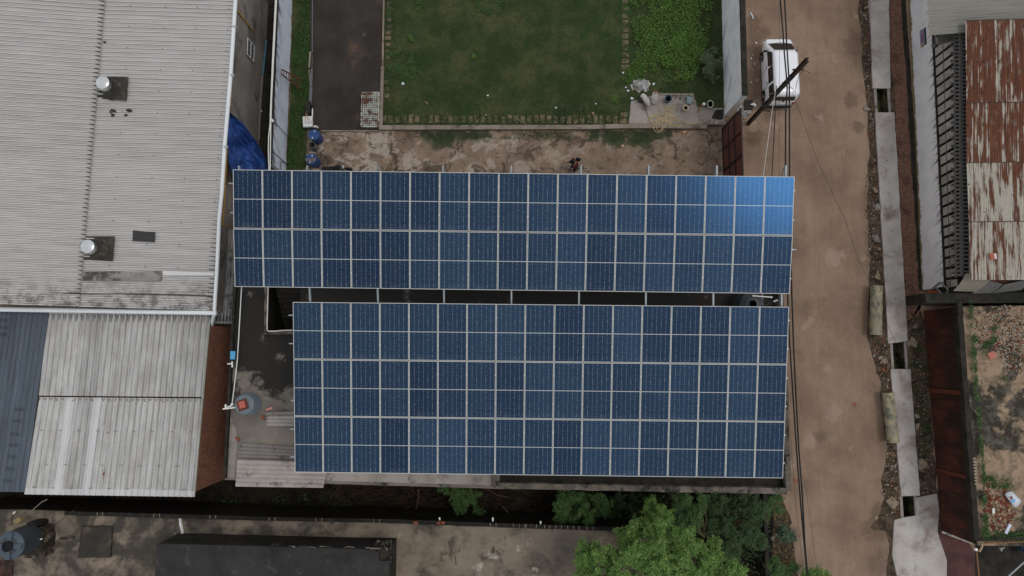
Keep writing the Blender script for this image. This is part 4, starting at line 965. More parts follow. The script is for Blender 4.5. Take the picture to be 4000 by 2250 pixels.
b = MB().prism([(p.x - .33, p.y + .0), (p.x + .27, p.y + .05), (p.x + .22, p.y - .12), (p.x + .06, p.y - .16), (p.x - .1, p.y - .13), (p.x - .3, p.y - .12)], .905, .925); b.build("board", plain("grey_board", A(92, 84, 80)), label="grey board lying on the lower blue barrel", cat="board")
p = c15(283, 640, .7)
t = thing("drain_pipe_section", (p.x, p.y, 0), "grey open-ended pipe section standing between the two blue barrels", "pipe section")
MB().lathe((p.x, p.y, 0), [(.20, 0), (.19, .7), (.165, .7), (.165, .02), (0, .02)], 28).build("pipe", plain("grey_cement_pipe", A(92, 90, 86), .8), t, smooth=True)
# rusty white grate
gr = thing("steel_grate", c15(837, 310, .12), "rusty white-painted steel grate leaning flat on the driveway's right edge", "grate")
m = M("rusty_white_paint", .7, .3); m.color(m.mix(A(168, 172, 162), A(96, 66, 50), m.noise(m.pos(), 2.6, 8, .7).step(.46, .6))); RW = m.m
a_, b_, c_, e_ = c15(758, 148, .2), c15(920, 148, .2), c15(914, 472, .2), c15(750, 470, .2)
f_ = MB()
for P, Q in ((a_, b_), (b_, c_), (c_, e_), (e_, a_)): f_.bar(P, Q, .05, .05)
f_.build("frame", RW, gr)
g_ = MB()
for i in range(1, 9): g_.bar(a_.lerp(b_, i / 9), e_.lerp(c_, i / 9), .028, .02)
for j in range(1, 19): g_.bar(a_.lerp(e_, j / 19) + Vector((0, 0, .012)), b_.lerp(c_, j / 19) + Vector((0, 0, .012)), .035, .02)
g_.build("bars", RW, gr)
# small litter on lawn
LW = plain("litter_white", A(188, 196, 200), .5)
for f_, x, y, s_, lb_ in ((e5, 255, 878, .22, "pale crumpled plastic bag in the grass near the lawn's left edge"), (e5, 1141, 1003, .13, "blue-white wrapper lying mid lawn"), (e5, 1855, 1130, .12, "white scrap near the lawn's lower right"),
                     (e5, 1125, 1205, .09, "tiny white scrap just above the lawn's lower pavers"), (c5, 65, 498, .1, "white scrap in the grass left of the hose"), (c5, 350, 342, .13, "white scrap left of the litter heap, upper"), (c5, 372, 375, .15, "white paper scrap left of the litter heap, lower"),
                     (c5, 405, 445, .2, "torn white sheet left of the white sacks"), (c5, 320, 205, .16, "white paper by the weeds' left edge"), (c5, 612, 310, .2, "white plastic strip at the litter heap's right"), (c10, 400, 178, .0, "")):
    if s_: 
        p = f_(x, y, .13); b = MB(); k = 7; vs = [p + Vector((0, 0, .05))]
        for i in range(k): a_ = 2 * math.pi * i / k; r_ = s_ * .5 * rnd.uniform(.6, 1.2); vs.append(p + Vector((math.cos(a_) * r_, math.sin(a_) * r_ * .8, rnd.uniform(0, .05))))
        b.add(vs, [(0, 1 + i, 1 + (i + 1) % k) for i in range(k)]); b.build("litter", LW, label=lb_, cat="litter")
MB().tube([e5(1437, 1245, .16), e5(1545, 1300, .14)], .022, 5).build("stick", plain("dry_stick", A(128, 108, 86)), label="dry stick lying over the lawn's lower pavers", cat="stick")
MB().tube([e5(483, 1066, .16), e5(515, 1092, .14)], .03, 5).build("stick", plain("dry_stick2", A(136, 112, 96)), label="short pinkish stick in the lawn's lower left", cat="stick")
g7 = K(1336, 0, 1.6577)
tf = thing("table_stand", g7(1510, 735, .12), "thin dark iron table frame without a top standing at the lawn's lower right", "table frame")
fr_ = [g7(1452, 688, .75), g7(1573, 690, .75), g7(1571, 735, .75), g7(1450, 780, .75)]
b = MB().bar(fr_[0], fr_[1], .035, .035).bar(fr_[1], fr_[2], .03, .03).bar(fr_[0], fr_[3], .03, .03); b.build("top_frame", DIRON, tf)
for q in fr_: MB().bar((q.x * .985, q.y - .05, .1), q, .03, .03).build("leg", DIRON, tf)

# ============================================================ corner pad things
HOSE = plain("pale_hose", A(172, 150, 108), .5, .4, 0, .1)
def spl(pts, n=8):
    out_ = []
    for i in range(len(pts) - 1):
        p0, p1, p2, p3 = pts[max(i - 1, 0)], pts[i], pts[i + 1], pts[min(i + 2, len(pts) - 1)]
        for k in range(n):
            t = k / n; out_.append(tuple(.5 * ((2 * p1[a]) + (-p0[a] + p2[a]) * t + (2 * p0[a] - 5 * p1[a] + 4 * p2[a] - p3[a]) * t * t + (-p0[a] + 3 * p1[a] - 3 * p2[a] + p3[a]) * t ** 3) for a in range(2)))
    out_.append(pts[-1]); return out_
hp = [(1870, 1070), (1800, 1150), (1540, 1165), (1380, 1080), (1200, 1000), (1100, 985), (930, 1060), (800, 1110), (660, 1100), (620, 1050), (680, 990), (860, 1010), (1040, 1100), (1140, 1160), (1120, 1200), (1060, 1180), (1050, 1080),
      (1160, 980), (1220, 880), (1200, 790), (1120, 765), (1020, 830), (1010, 900), (1060, 955), (1140, 940), (1150, 870), (1090, 800), (1040, 830), (1035, 940), (1000, 1020), (930, 900), (870, 800), (920, 755), (1040, 775), (1110, 870), (1120, 1000), (1160, 1150), (1230, 1210), (1340, 1230), (1400, 1180), (1370, 1120), (1250, 1070),
      (1180, 1100), (1230, 1115), (1250, 1060), (1200, 1030), (1150, 1070), (1120, 1180), (1080, 1120), (1010, 1200), (930, 1220), (860, 1180), (850, 1120), (900, 1080), (960, 1090), (1050, 1060), (1000, 960), (930, 945), (850, 980), (815, 1080), (800, 1200), (830, 1310), (900, 1330), (945, 1260), (930, 1130), (880, 980), (800, 945), (720, 970), (670, 1040), (700, 1130), (740, 1180),
      (745, 1290), (820, 1365), (900, 1355), (980, 1260), (1040, 1100), (930, 1150), (800, 1170), (700, 1140), (660, 1060), (720, 1000), (840, 1060), (960, 1100), (1040, 1090), (1160, 1180), (1230, 1200), (1500, 1185), (1980, 1185), (2100, 1120), (2150, 1055)]
sp = spl(hp, 6); pts = []
for i, (x, y) in enumerate(sp): pts.append(d2(x, y, .145 + .02 * math.sin(i * .9) + (.12 if y > 1195 else 0)))
MB().tube(pts, .016, 6).build("garden_hose", HOSE, label="pale yellow garden hose tangled in loops on the corner pad", cat="hose", smooth=True)
MB().tube([d2(*q, .15) for q in spl([(1420, 1175), (1700, 1180), (1880, 1170), (2000, 1120), (2120, 1070), (2200, 1080)], 5)], .013, 6).build("black_hose", plain("dark_hose", A(60, 54, 46)), label="thin dark hose along the ledge beside the yellow hose", cat="hose", smooth=True)
MB().tube([d2(*q, .14) for q in spl([(538, 735), (560, 840), (600, 960), (640, 1060), (720, 1160)], 5)], .009, 5).build("black_wire", DIRON, label="thin black wire from the leaning sack to the hose", cat="wire")
def bucket(p, rt, rb, h, z0, mat, label, inside, nm="bucket", sy=1.0, fillz=.3):
    t = thing(nm, (p.x, p.y, z0), label, "bucket")
    Ms = Matrix.Diagonal((1, sy, 1))
    MB().lathe((p.x, p.y, z0), [(rb, 0), (rt, h - .02), (rt + .02, h - .02), (rt + .02, h), (rt - .012, h), (rb - .012, .02)], 28, Ms).build("shell", mat, t, smooth=True)
    r_ = rb + (rt - rb) * fillz - .014
    MB().lathe((p.x, p.y, z0), [(r_, h * fillz), (0, h * fillz)], 28, Ms).build("contents", inside, t); return t
bucket(d2(1095, 570, .45), .17, .14, .34, .12, plain("teal_plastic", A(42, 66, 80), .5), "dark blue-green plastic bucket on the corner pad", DARKC, fillz=.12, sy=1.1)
bucket(d2(1508, 785, .42), .14, .115, .30, .12, plain("cream_plastic", A(172, 160, 128), .5), "cream bucket with a blue-white mug inside on the corner pad", plain("murky", A(104, 98, 88)), fillz=.3)
q = d2(1530, 775, .3); b = MB().lathe((q.x, q.y, .25), [(.04, 0), (.05, .10), (.045, .10), (.04, .02), (0, .02)], 14); b.build("mug", plain("mug_white", A(120, 132, 160)), label="blue-white mug inside the cream bucket", cat="mug", smooth=True)
bucket(d2(2083, 700, .3), .155, .13, .18, .12, plain("offwhite_plastic", A(176, 172, 158), .5), "oval off-white basin full of grey water near the boundary wall", plain("grey_water", A(74, 72, 68), .2), nm="basin", sy=1.25, fillz=.9)
jc = thing("jerry_can", d2(1575, 640, .12), "grey-blue jerry can lying behind the cream bucket", "jerry can")
JM = plain("jerry_grey_blue", A(104, 124, 130), .5, .4, 0, .12)
b = MB().prism([d2(1545, 545, .35), d2(1580, 530, .35), d2(1630, 540, .35), d2(1640, 600, .35), d2(1632, 700, .35), d2(1545, 700, .35), d2(1532, 600, .35)], .12, .37); b.build("body", JM, jc, bevel=.02)
MB().bar(d2(1555, 575, .41), d2(1612, 575, .41), .02, .02).bar(d2(1583, 575, .41), d2(1583, 650, .41), .02, .02).build("handle", JM, jc)
q = d2(1585, 680, .37); MB().lathe((q.x, q.y, .36), [(.025, 0), (.025, .04), (0, .04)], 12).build("cap", DIRON, jc)
SACK = M("woven_sack", .7, .3); SACK.color(SACK.mix(A(182, 180, 178), A(140, 136, 134), SACK.noise(SACK.pos(), 6, 6, .7).step(.45, .7))); SACK.bump(SACK.noise(SACK.pos(), 9, 5, .7, 1), .06, 1); SACKM = SACK.m
def sack(name, path, rads, label, fill):
    t = thing(name, path[0], label, "sack", "white sacks on the corner pad"); b = MB(); n = 20; vs = []; fs = []
    for i, (p, r_) in enumerate(zip(path, rads)):
        d = (path[min(i + 1, len(path) - 1)] - path[max(i - 1, 0)]).normalized(); a_ = d.cross(Vector((0, 0, 1)) if abs(d.z) < .9 else Vector((1, 0, 0))).normalized(); c_ = a_.cross(d)
        for k in range(n):
            th = 2 * math.pi * k / n; rr = r_ * (1 + .12 * mnoise.noise((math.cos(th) * 2, math.sin(th) * 2, i * .8))); vs.append(p + (a_ * math.cos(th) + c_ * math.sin(th) * .8) * rr)
    m_ = len(path); fs = [(i * n + k, i * n + (k + 1) % n, (i + 1) * n + (k + 1) % n, (i + 1) * n + k) for i in range(m_ - 1) for k in range(n)] + [tuple(range(n - 1, -1, -1))]
    b.add(vs, fs); b.build("bag", SACKM, t, smooth=True, solid=.006)
    e_ = path[-1].lerp(path[-2], .35); b = MB()
    for i in range(14): b.box(e_ + Vector((rnd.uniform(-1, 1), rnd.uniform(-1, 1), rnd.uniform(-.3, .5))) * rads[-1] * .6, (.06, .04, .03), rz=rnd.uniform(0, 3))
    b.build("contents", fill, t)
FILL = plain("sack_fill", A(160, 110, 90), .8, .2, 0, .4, 20)
sack("full_sack", [d2(750, 690, .18), d2(752, 640, .28), d2(765, 560, .45), d2(780, 470, .62), d2(785, 440, .68)], [.10, .16, .17, .15, .14], "upright open white sack filled with pinkish scraps, right of two", FILL)
sack("full_sack", [d2(630, 730, .17), d2(610, 690, .25), d2(570, 610, .40), d2(510, 530, .50), d2(460, 480, .52)], [.08, .14, .16, .14, .11], "slumped white sack leaning left, left of two", plain("dark_scrap", A(60, 46, 40), .8, .2, 0, .4, 20))
q = d2(430, 620, .12); MB().lathe((q.x, q.y, .12), [(.12, 0), (.16, .12), (.13, .25), (0, .3)], 12).build("dark_bag", plain("dark_brown_bag", A(44, 34, 30), .5), label="dark brown bag under the slumped sack", cat="bag", smooth=True)
# litter heap
lits = [plain("litter_a", A(190, 190, 192)), plain("litter_b", A(150, 156, 160)), plain("litter_c", A(176, 130, 70)), plain("litter_d", A(100, 106, 96)), plain("litter_e", A(168, 158, 150)), plain("litter_f", A(190, 176, 90))]
for li, mt_ in enumerate(lits):
    b = MB()
    for i in range((60, 50, 6, 24, 36, 5)[li]):
        a_ = rnd.uniform(0, 6.28); r_ = rnd.random() ** .6; x = 430 + math.cos(a_) * 215 * r_; y = 260 + math.sin(a_) * 150 * r_ + 20 * math.cos(a_)
        p = d2(x, y, .12 + .32 * (1 - r_) + rnd.uniform(0, .05)); s_ = rnd.uniform(.05, .13); e = Euler((rnd.uniform(-.9, .9), rnd.uniform(-.9, .9), rnd.uniform(0, 6))).to_matrix()
        b.add([p + e @ Vector(v) * s_ for v in ((-1, -.6, 0), (0, -.8, .25), (1, -.4, 0), (.8, .6, .1), (0, .7, -.25), (-.9, .6, .1))], [(0, 1, 4, 5), (1, 2, 3, 4)])
    if li == 0: lh = thing("litter_heap", d2(430, 260, .1), "heap of white plastic and paper litter in the weeds above the sacks", "litter heap")
    b.build("wrappers", mt_, lh)
brick(d2(1460, 1375, .02), .45, (.24, .14, .1), "tan angular stone in the yard below the hose", plain("tan_stone", A(150, 118, 88)), "stone", "stone")
brick(c5(318, 897, .02), .5, (.16, .14, .08), "pinkish stone at the mossy turf's edge in the yard", plain("pink_stone", A(150, 126, 112)), "stone", "stone")
brick(c5(40, 588, .12), .9, (.14, .1, .06), "tan stone in grass just left of the pavers", plain("tan_stone2", A(140, 110, 90)), "stone", "stone")
RB = plain("red_rag", A(120, 66, 44))
MB().tube([d2(1775, 880, .14), d2(1830, 790, .2), d2(1885, 700, .25)], [.018, .03, .03], 8).build("orange_brush", RB, label="orange-brown handled brush lying by the oval basin", cat="brush")
q = d2(1925, 715, .12); MB().lathe((q.x, q.y, .12), [(.09, 0), (.1, .06), (.07, .12), (.0, .14)], 12).build("white_jug", WPIPE, label="small white jug left of the oval basin", cat="jug", smooth=True)
MB().tube([d2(2228, 1180, .45), d2(2228, 1120, .45)], .018, 6).build("tap_pipe", WPIPE, label="short white pipe stub on the raised ledge near the gate", cat="pipe")
# ============================================================ right boundary wall, gate
q0, q1 = U(2806, -420, 0), c5(1274, 640, 0)
dV = (q1 - q0).normalized(); nV = Vector((-dV.y, dV.x, 0)); nV = nV if nV.x < 0 else -nV
t = faced_wall(None, "boundary_wall", q0, q1 + dV * -.15, 3.0, .30, nV, LIME_B, DARKC, "white limewashed boundary wall with dark rough coping between weeds and parked van", jit=.05)
gp = thing("gate_pillar", c5(1510, 620, 0), "concrete gate pillar with whitewashed side where the white wall ends", "pillar")
P_ = [c5(1478, 462, 3.0), c5(1555, 462, 3.0), c5(1555, 552, 3.0), c5(1482, 556, 3.0)]
MB().prism(P_, 0, 2.96).build("shaft", LIME_B, gp); MB().prism([(v.x + (v.x - gp.location.x) * .06, v.y) for v in P_], 2.96, 3.06).build("cap", DARKC, gp)
MRN = M("maroon_sheet", .6, .35); p = MRN.pos(); MRN.color(MRN.mul(MRN.mix(A(88, 50, 42), A(72, 42, 36), MRN.noise(p, 1.2, 5).step(.4, .6)), MRN.noise(p, 9, 4) * .4 + .8)); MRN = MRN.m
gt = thing("sheet_gate", c5(1262, 900, 0), "maroon sheet-metal gate with dark bars leading into the yard", "gate")
def gate(P, Q, h, nm):
    P = Vector((P.x, P.y, 0)); Q = Vector((Q.x, Q.y, 0)); d = (Q - P); up = Vector((0, 0, 1)); n = Vector((-d.y, d.x, 0)).normalized(); n = n if n.x < 0 else -n
    lf = MB(); lf.quad(P + up * .1, Q + up * .1, Q + up * h, P + up * h); o = lf.build(nm, MRN, gt, solid=.02)
    fr = MB()
    for t_ in (0, .5, 1): a_ = P.lerp(Q, t_) + n * .03; fr.bar(a_ + up * .1, a_ + up * h, .05, .05)
    for z_ in (.12, h * .36, h * .66, h): fr.bar(P + up * z_ + n * .035, Q + up * z_ + n * .035, .05, .04)
    fr.build("bars", DIRON, o)
G0 = c5(1257, 742); G1 = c5(1262, 975); G2 = c5(1275, 1400)
gate(G0, c5(1268, 1130), 3.25, "leaf"); gate(c5(1269, 1140), c5(1282, 1530), 3.25, "leaf")
MB().bar(c5(1432, 540, 3.3), c5(1425, 590, 3.3), .12, .12).build("finial", DIRON, gt)

# ============================================================ van
van = thing("parked_van", (13.95, 10.2, 0), "white boxy minivan parked nose up the lane beside the white wall", "van")
vf, vr_ = c10(700, 432, .6), c10(737, 1226, .6)
vc_ = (vf + vr_) / 2; vd = (vf - vr_).normalized(); van.location = (vc_.x - .12, vc_.y, 0)
van.rotation_euler = (0, 0, math.atan2(vd.y, vd.x) - math.pi / 2)
VP = M("white_car_paint", .28, .5); VP.color(VP.mul((.93, .94, .97), VP.noise(VP.obj(), 3, 5) * .06 + .96)); VP.b.inputs["Coat Weight"].default_value = .3; VP = VP.m
VG = plain("van_glass", A(22, 26, 28), .08, .6, 0, .1); BLK = plain("black_rubber", A(26, 26, 26), .8, .3); CHR = plain("chrome", A(160, 162, 164), .3, .5, .6)
def ring(z, yf, yr, hw_, rf=.22, rr=.12):
    pts = []
    for (sx, sy, r_) in ((1, 1, rf), (-1, 1, rf), (-1, -1, rr), (1, -1, rr)):
        cx_, cy_ = sx * (hw_ - r_), (yf - r_) if sy > 0 else (yr + r_); a0 = {(1, 1): 0, (-1, 1): 90, (-1, -1): 180, (1, -1): 270}[(sx, sy)]
        for k in range(6): a_ = R(a0 + k * 18); pts.append((cx_ + r_ * math.cos(a_), cy_ + r_ * math.sin(a_), z))
    return pts
LV = [(.22, 1.74, -1.74, .68), (.30, 1.80, -1.78, .715), (.60, 1.84, -1.81, .735), (.86, 1.80, -1.80, .735), (.97, 1.64, -1.79, .725), (1.04, 1.46, -1.78, .715), (1.35, 1.12, -1.74, .69), (1.64, .82, -1.68, .655), (1.73, .74, -1.64, .63), (1.79, .60, -1.54, .56), (1.81, .4, -1.36, .44)]
b = MB(True); n = 24
for z, a_, c_, h_ in LV: b.v += [Vector(v) for v in ring(z, a_, c_, h_)]
for i in range(len(LV) - 1):
    for k in range(n): b.f.append([i * n + k, i * n + (k + 1) % n, (i + 1) * n + (k + 1) % n, (i + 1) * n + k]); b.uv.append(None)
b.f.append([(len(LV) - 1) * n + k for k in range(n)]); b.uv.append(None); b.f.append([n - 1 - k for k in range(n)]); b.uv.append(None)
body = b.build("body", VP, van, smooth=True)
def lvl(z):
    for i in range(len(LV) - 1):
        if LV[i][0] <= z <= LV[i + 1][0]:
            t_ = (z - LV[i][0]) / (LV[i + 1][0] - LV[i][0]); return [LV[i][k] + (LV[i + 1][k] - LV[i][k]) * t_ for k in (1, 2, 3)]
def sidewin(ya, yb, s_, za=1.04, zb=1.60, slant=0):
    b = MB(True); vs = []
    for (y_, z_) in ((ya - .05, za), (yb + .05, za), (yb, za + .06), (yb - slant, zb - .06), (yb + .06 - slant, zb), (ya - .06 - slant * 2, zb), (ya - slant * 2, zb - .08), (ya, za + .06)):
        vs.append((s_ * (lvl(z_)[2] + .006), y_, z_))
    b.add(vs, [tuple(range(8))] if s_ < 0 else [tuple(range(7, -1, -1))]); o = b.build("side_window", VG, van); return o
for s_ in (-1, 1):
    sidewin(1.02, .14, s_, slant=.12); sidewin(.04, -.82, s_); sidewin(-.94, -1.56, s_)
b = MB(True); vs = [(-.62, 1.47, 1.06), (.62, 1.47, 1.06), (.54, .875, 1.64), (-.54, .875, 1.64)]
b.add(vs, [(0, 1, 2, 3)]); b.build("windscreen", VG, van)
b = MB(True); zq = [(1.20, .58), (1.28, .60), (1.54, .56), (1.58, .53)]; vs = []
b.add([(-.56, lvl(1.16)[1] - .012, 1.16), (.56, lvl(1.16)[1] - .012, 1.16), (.50, lvl(1.56)[1] - .014, 1.56), (-.50, lvl(1.56)[1] - .014, 1.56)], [(0, 1, 2, 3)]); b.build("rear_window", VG, van)
b = MB(True).box((0, -1.83, .42), (1.36, .10, .20)); b.build("rear_bumper", BLK, van, bevel=.03)
b = MB(True).box((0, 1.83, .40), (1.34, .10, .20)); b.build("front_bumper", VP, van, bevel=.03)
MB(True).box((0, -1.815, .78), (.44, .02, .13)).build("number_plate", plain("plate_white", A(190, 190, 186)), van)
MB(True).box((0, -1.80, 1.12), (.06, .05, .12)).build("wiper_base", BLK, van)
for s_ in (-1, 1):
    MB(True).box((s_ * .64, -1.785, .82), (.13, .07, .30)).build("tail_light", plain("tail_red", A(120, 40, 34), .3), van, bevel=.02)
    MB(True).box((s_ * .55, 1.79, .72), (.26, .08, .18)).build("headlight", CHR, van, bevel=.03)
    MB(True).box((s_ * .84, 1.02, 1.10), (.18, .09, .14)).build("mirror", BLK, van, bevel=.02)
    MB(True).bar((s_ * .745, .95, .28), (s_ * .745, -.85, .28), .07, .04).build("side_step", CHR, van)
    for y_ in (.08, -.84): MB(True).box((s_ * .742, y_ + .12, .93), (.02, .16, .03)).build("door_handle", BLK, van)
    for y_ in (.09, -.88): MB(True).box((s_ * .738, y_, .66), (.008, .012, .66)).build("door_gap", BLK, van)
    for y_ in (1.05, -1.15):
        Mx = Matrix.Rotation(R(90), 3, 'Y'); wh = MB(True).lathe((s_ * .68, y_, .28), [(.18, -.085), (.27, -.085), (.285, -.05), (.285, .05), (.27, .085), (.18, .085)], 24, Mx).build("wheel", BLK, van, smooth=True)
        MB(True).lathe((s_ * (.69 if s_ > 0 else .69), y_, .28), [(0, -.08), (.18, -.07), (.18, .07), (0, .08)], 18, Mx).build("rim", CHR, wh)
b = MB(True)
for i in range(-3, 4): b.bar((i * .13, .42, 1.812), (i * .13, -1.34, 1.812), .018, .008)
b.build("roof_ribs", VP, van)
b = MB(True).tube([(-.64, 1.45, 1.05), (0, 1.52, 1.05), (.64, 1.45, 1.05)], .012, 5); b.build("wiper_gap", BLK, van)
b = MB(True).bar((-.25, 1.47, 1.09), (-.1, 1.15, 1.40), .015, .01).bar((.3, 1.47, 1.09), (.45, 1.15, 1.40), .015, .01); b.build("wipers", BLK, van)
for s_ in (-1, 1): MB(True).bar((s_ * .655, .78, 1.70), (s_ * .655, -1.62, 1.70), .02, .02).build("drip_rail", CHR, van)

# ============================================================ utility pole and cables
RUST = M("rusty_pole_steel", .65, .4, .1); RUST.color(RUST.mix(A(58, 46, 42), A(36, 31, 29), RUST.noise(RUST.pos(), 2.5, 7, .7).step(.4, .6))); RUST = RUST.m
pb, pt_ = c10(350, 1405, 0), c10(1028, 672, 7.6)
up_ = thing("utility_pole", pb, "rusty brown steel utility pole leaning over the white van's rear", "utility pole")
ax = (pt_ - pb).normalized()
b = MB()                                                    # joist section: two flanges and a web
sd = ax.cross(Vector((0, 1, 0))).normalized(); n2 = ax.cross(sd)
Mp = Matrix((sd, n2, ax)).transposed()
Lp_ = (pt_ - pb).length
b.box(pb + ax * Lp_ / 2 + n2 * .085, (.15, .02, Lp_), rot=Mp).box(pb + ax * Lp_ / 2 - n2 * .085, (.15, .02, Lp_), rot=Mp).box(pb + ax * Lp_ / 2, (.025, .15, Lp_), rot=Mp)
b.build("joist", RUST, up_)
for z_, L_ in ((6.6, .5), (5.2, .34)):
    c_ = pb + ax * (z_ / ax.z); MB().bar(c_ - Vector((L_ / 2, 0, 0)), c_ + Vector((L_ / 2, 0, 0)), .07, .07).build("cross_arm", RUST, up_)
c_ = pb + ax * 2.6; MB().box(c_, (.26, .26, .3), rot=Mp).build("clamp", DIRON, up_)
MB().tube([pb + ax * 2.0 + Vector((.0, 0, 0)), pb + ax * 2.0 + Vector((.45, -.1, .05))], .04, 8).build("bracket", DIRON, up_)
pw = lambda z_: pb + ax * (z_ / ax.z)
CB = plain("black_cable", A(26, 25, 26), .6, .3)
def cable(pts, r_, label, mat=CB, nm="overhead_cable"):
    MB().tube(pts, r_, 5).build(nm, mat, label=label, cat="cable", smooth=True)
zc = 6.4
cable([U(x, y, z_) for x, y, z_ in ((3047, -500, 6.3), (3048, 0, 6.2), (3052, 50, 6.2), (3058, 120, 6.2), (3064, 210, 6.3), (3072, 300, 6.4), (3075, 345, 6.4), (3069, 440, 6.3), (3068, 700, 6.0), (3072, 950, 5.8), (3077, 1150, 5.7), (3084, 1330, 5.7), (3099, 1564, 5.7), (3111, 1750, 5.7), (3128, 1972, 5.8), (3147, 2185, 5.9), (3155, 2260, 6), (3175, 2700, 6.2))], .035, "thick black overhead cable, left one of the close pair down the lane")
cable([U(x, y, z_) for x, y, z_ in ((3064, -500, 6.3), (3065, 0, 6.2), (3069, 80, 6.2), (3073, 170, 6.2), (3080, 280, 6.4), (3083, 330, 6.4), (3084, 470, 6.3), (3084, 690, 6.0), (3088, 950, 5.8), (3093, 1150, 5.7), (3100, 1357, 5.7), (3112, 1605, 5.7), (3120, 1750, 5.7), (3134, 1933, 5.8), (3144, 2127, 5.9), (3156, 2260, 6), (3180, 2700, 6.2))], .035, "thick black overhead cable, right one of the close pair down the lane")
cable([U(3033, 335, 6.5), U(3025, 500, 6.3), U(3015, 690, 6.1), U(3012, 1000, 6.0), U(3000, 1500, 5.9)], .022, "medium black cable from the pole running under the upper array")
cable([U(3031, 345, 6.5), U(3015, 440, 6.3), U(2981, 690, 6.1), U(2950, 1000, 6.0)], .012, "thin white wire from the pole to the upper array", plain("white_wire", A(176, 176, 174)))
cable([U(3043, -500, 6.2), U(3046, 0, 6.1), U(3045, 340, 6.5), U(3043, 690, 6.1), U(3050, 1100, 5.9), U(3098, 1850, 5.8), U(3112, 2000, 5.9), U(3140, 2250, 6.0), U(3160, 2700, 6.1)], .007, "hair-thin black wire left of the thick cable pair")
cable([U(3095, 360, 6.5), U(3110, 400, 6.1), U(3190, 620, 4.2), U(3300, 860, 2.6), c7(130, 1060, 1.9), c7(230, 1250, 1.3), c8(1130, 300, .8), c8(1220, 480, .4), c8(1340, 755, .2)], .008, "long thin guy wire from the pole across the lane to the drain covers", nm="guy_wire")
cable([U(3140, 1850, 5.8), U(3160, 2000, 5.9), U(3195, 2250, 6.0), U(3240, 2700, 6.1)], .006, "hair-thin wire right of the thick cable pair, over the lower lane")
cable([c10(392, 1176, 3.0), c10(450, 1140, 3.3), c10(560, 1085, 4.0), c10(640, 1052, 4.6)], .012, "pale twisted service wire from the gate pillar to the pole", plain("pale_wire", A(150, 146, 140)), "service_wire")
cl = [pw(6.2) + Vector((math.cos(a_) * .10 + .35, math.sin(a_) * .30 - .25, -.1 * k)) for k, a_ in enumerate([i * .5 for i in range(16)])]
cable([p_ + Vector((0, 0, .6 - .05 * i)) for i, p_ in enumerate(cl)], .012, "loose coil of black cable hanging beside the pole", nm="cable_coil")
MB().tube([c10(385, 1182, 3.1), c10(425, 1180, 3.1), c10(440, 1200, 3.1)], [.03, .05, .05], 8).build("lamp_fitting", WPIPE, label="small white lamp fitting on top of the gate pillar", cat="lamp", smooth=True)
MB().tube([c10(378, 140, .05), c10(398, 172, .05), c10(415, 212, .05)], [.03, .04, .03], 6).build("litter", LW, label="white bent strip of litter on the ground beside the wall, above the van", cat="litter")
for i, (x, y, s_, mt_) in enumerate(((445, 487, .09, WPIPE), (388, 663, .08, WPIPE), (404, 627, .1, CEM), (388, 933, .07, WPIPE), (455, 910, .11, PNK), (420, 730, .18, CEM), (460, 355, .08, PNK))):
    brick(c10(x, y, .01), i, (s_, s_ * .8, s_ * .5), ("small white stone left of the van's nose", "white pebble by the van's front wheel", "small grey stone near the van's front wheel", "white pebble by the van's middle doors", "pink-brown stone by the van's middle doors", "flat grey stone beside the van's side step", "pinkish chip above left of the van")[i], mt_, "stone", "stone")

# ============================================================ drain covers
def slab(Q, z, h, label, holes):
    t = thing("drain_cover", (Q[0] + Q[2]) / 2, label, "drain cover", "concrete drain covers")
    b = MB(); pts = []
    P = [Vector((q.x, q.y)) for q in Q]
    for i in range(4):
        a_, c_ = P[i], P[(i + 1) % 4]; k = max(1, int((c_ - a_).length / .25))
        for j in range(k): pts.append(a_.lerp(c_, j / k) + Vector((rnd.uniform(-.014, .014), rnd.uniform(-.014, .014))))
    b.prism(pts, z, z + h); b.build("slab", SLABM, t, bevel=.012)
    for f_, x, y in holes: q = f_(x, y, z + h); MB().lathe((q.x, q.y, z + h), [(.035, .002), (0, .002)], 14).build("lifting_hole", DIRON, t)
slab([U(3390, -400, .1), U(3465, -400, .1), c6(430, 832, .1), c6(262, 832, .1)], .0, .12, "long stained concrete drain cover above the upper drain opening", [(c6, 332, 452)])
slab([c6(285, 1060, .1), c6(467, 1060, .1), c8(1318, 440, .1), c8(1135, 465, .1)], .0, .12, "very long pale concrete drain cover between the two upper openings", [(c7, 367, 172), (c7, 408, 785), (c7, 442, 1377), (c8, 1205, 43)])
slab([c8(1155, 705, .1), c8(1342, 705, .1), c9(1530, 610, .1), c9(1340, 615, .1)], .0, .12, "pale concrete drain cover beside the lower fallen pipe", [(c8, 1283, 1037)])
# concrete pipes
PIPEM = stained("lichened_pipe", A(150, 140, 112), A(122, 118, 104), A(92, 92, 84), thr=.56, s1=2, s2=2.2, grain=16, bump=.6)
def cpipe(a_, e_, r_, label):
    t = thing("concrete_pipe", (a_ + e_) / 2 - Vector((0, 0, r_)), label, "concrete pipe", "concrete pipes beside the drain")
    d = (e_ - a_); n = 14; pts = [a_.lerp(e_, i / n) for i in range(n + 1)]
    MB().tube(pts, [r_ * (1 + rnd.uniform(-.012, .012)) for _ in pts], 28).build("barrel", PIPEM, t, smooth=True)
    u_ = d.normalized()
    for E_, s_ in ((a_, -1), (e_, 1)):
        Mq = u_.to_track_quat('Z', 'Y').to_matrix(); MB().lathe(E_ + u_ * s_ * .004, [(r_ * .78, 0), (0, 0)], 20, Mq).build("open_end", DIRON, t)
cpipe(c7(277, 1262, .45), c8(1015, 385, .45), .30, "weathered grey concrete pipe lying beside the drain, upper of two")
cpipe(c8(1130, 925, .45), c8(1180, 1395, .45), .30, "yellowish concrete pipe lying partly on the drain cover, lower of two")
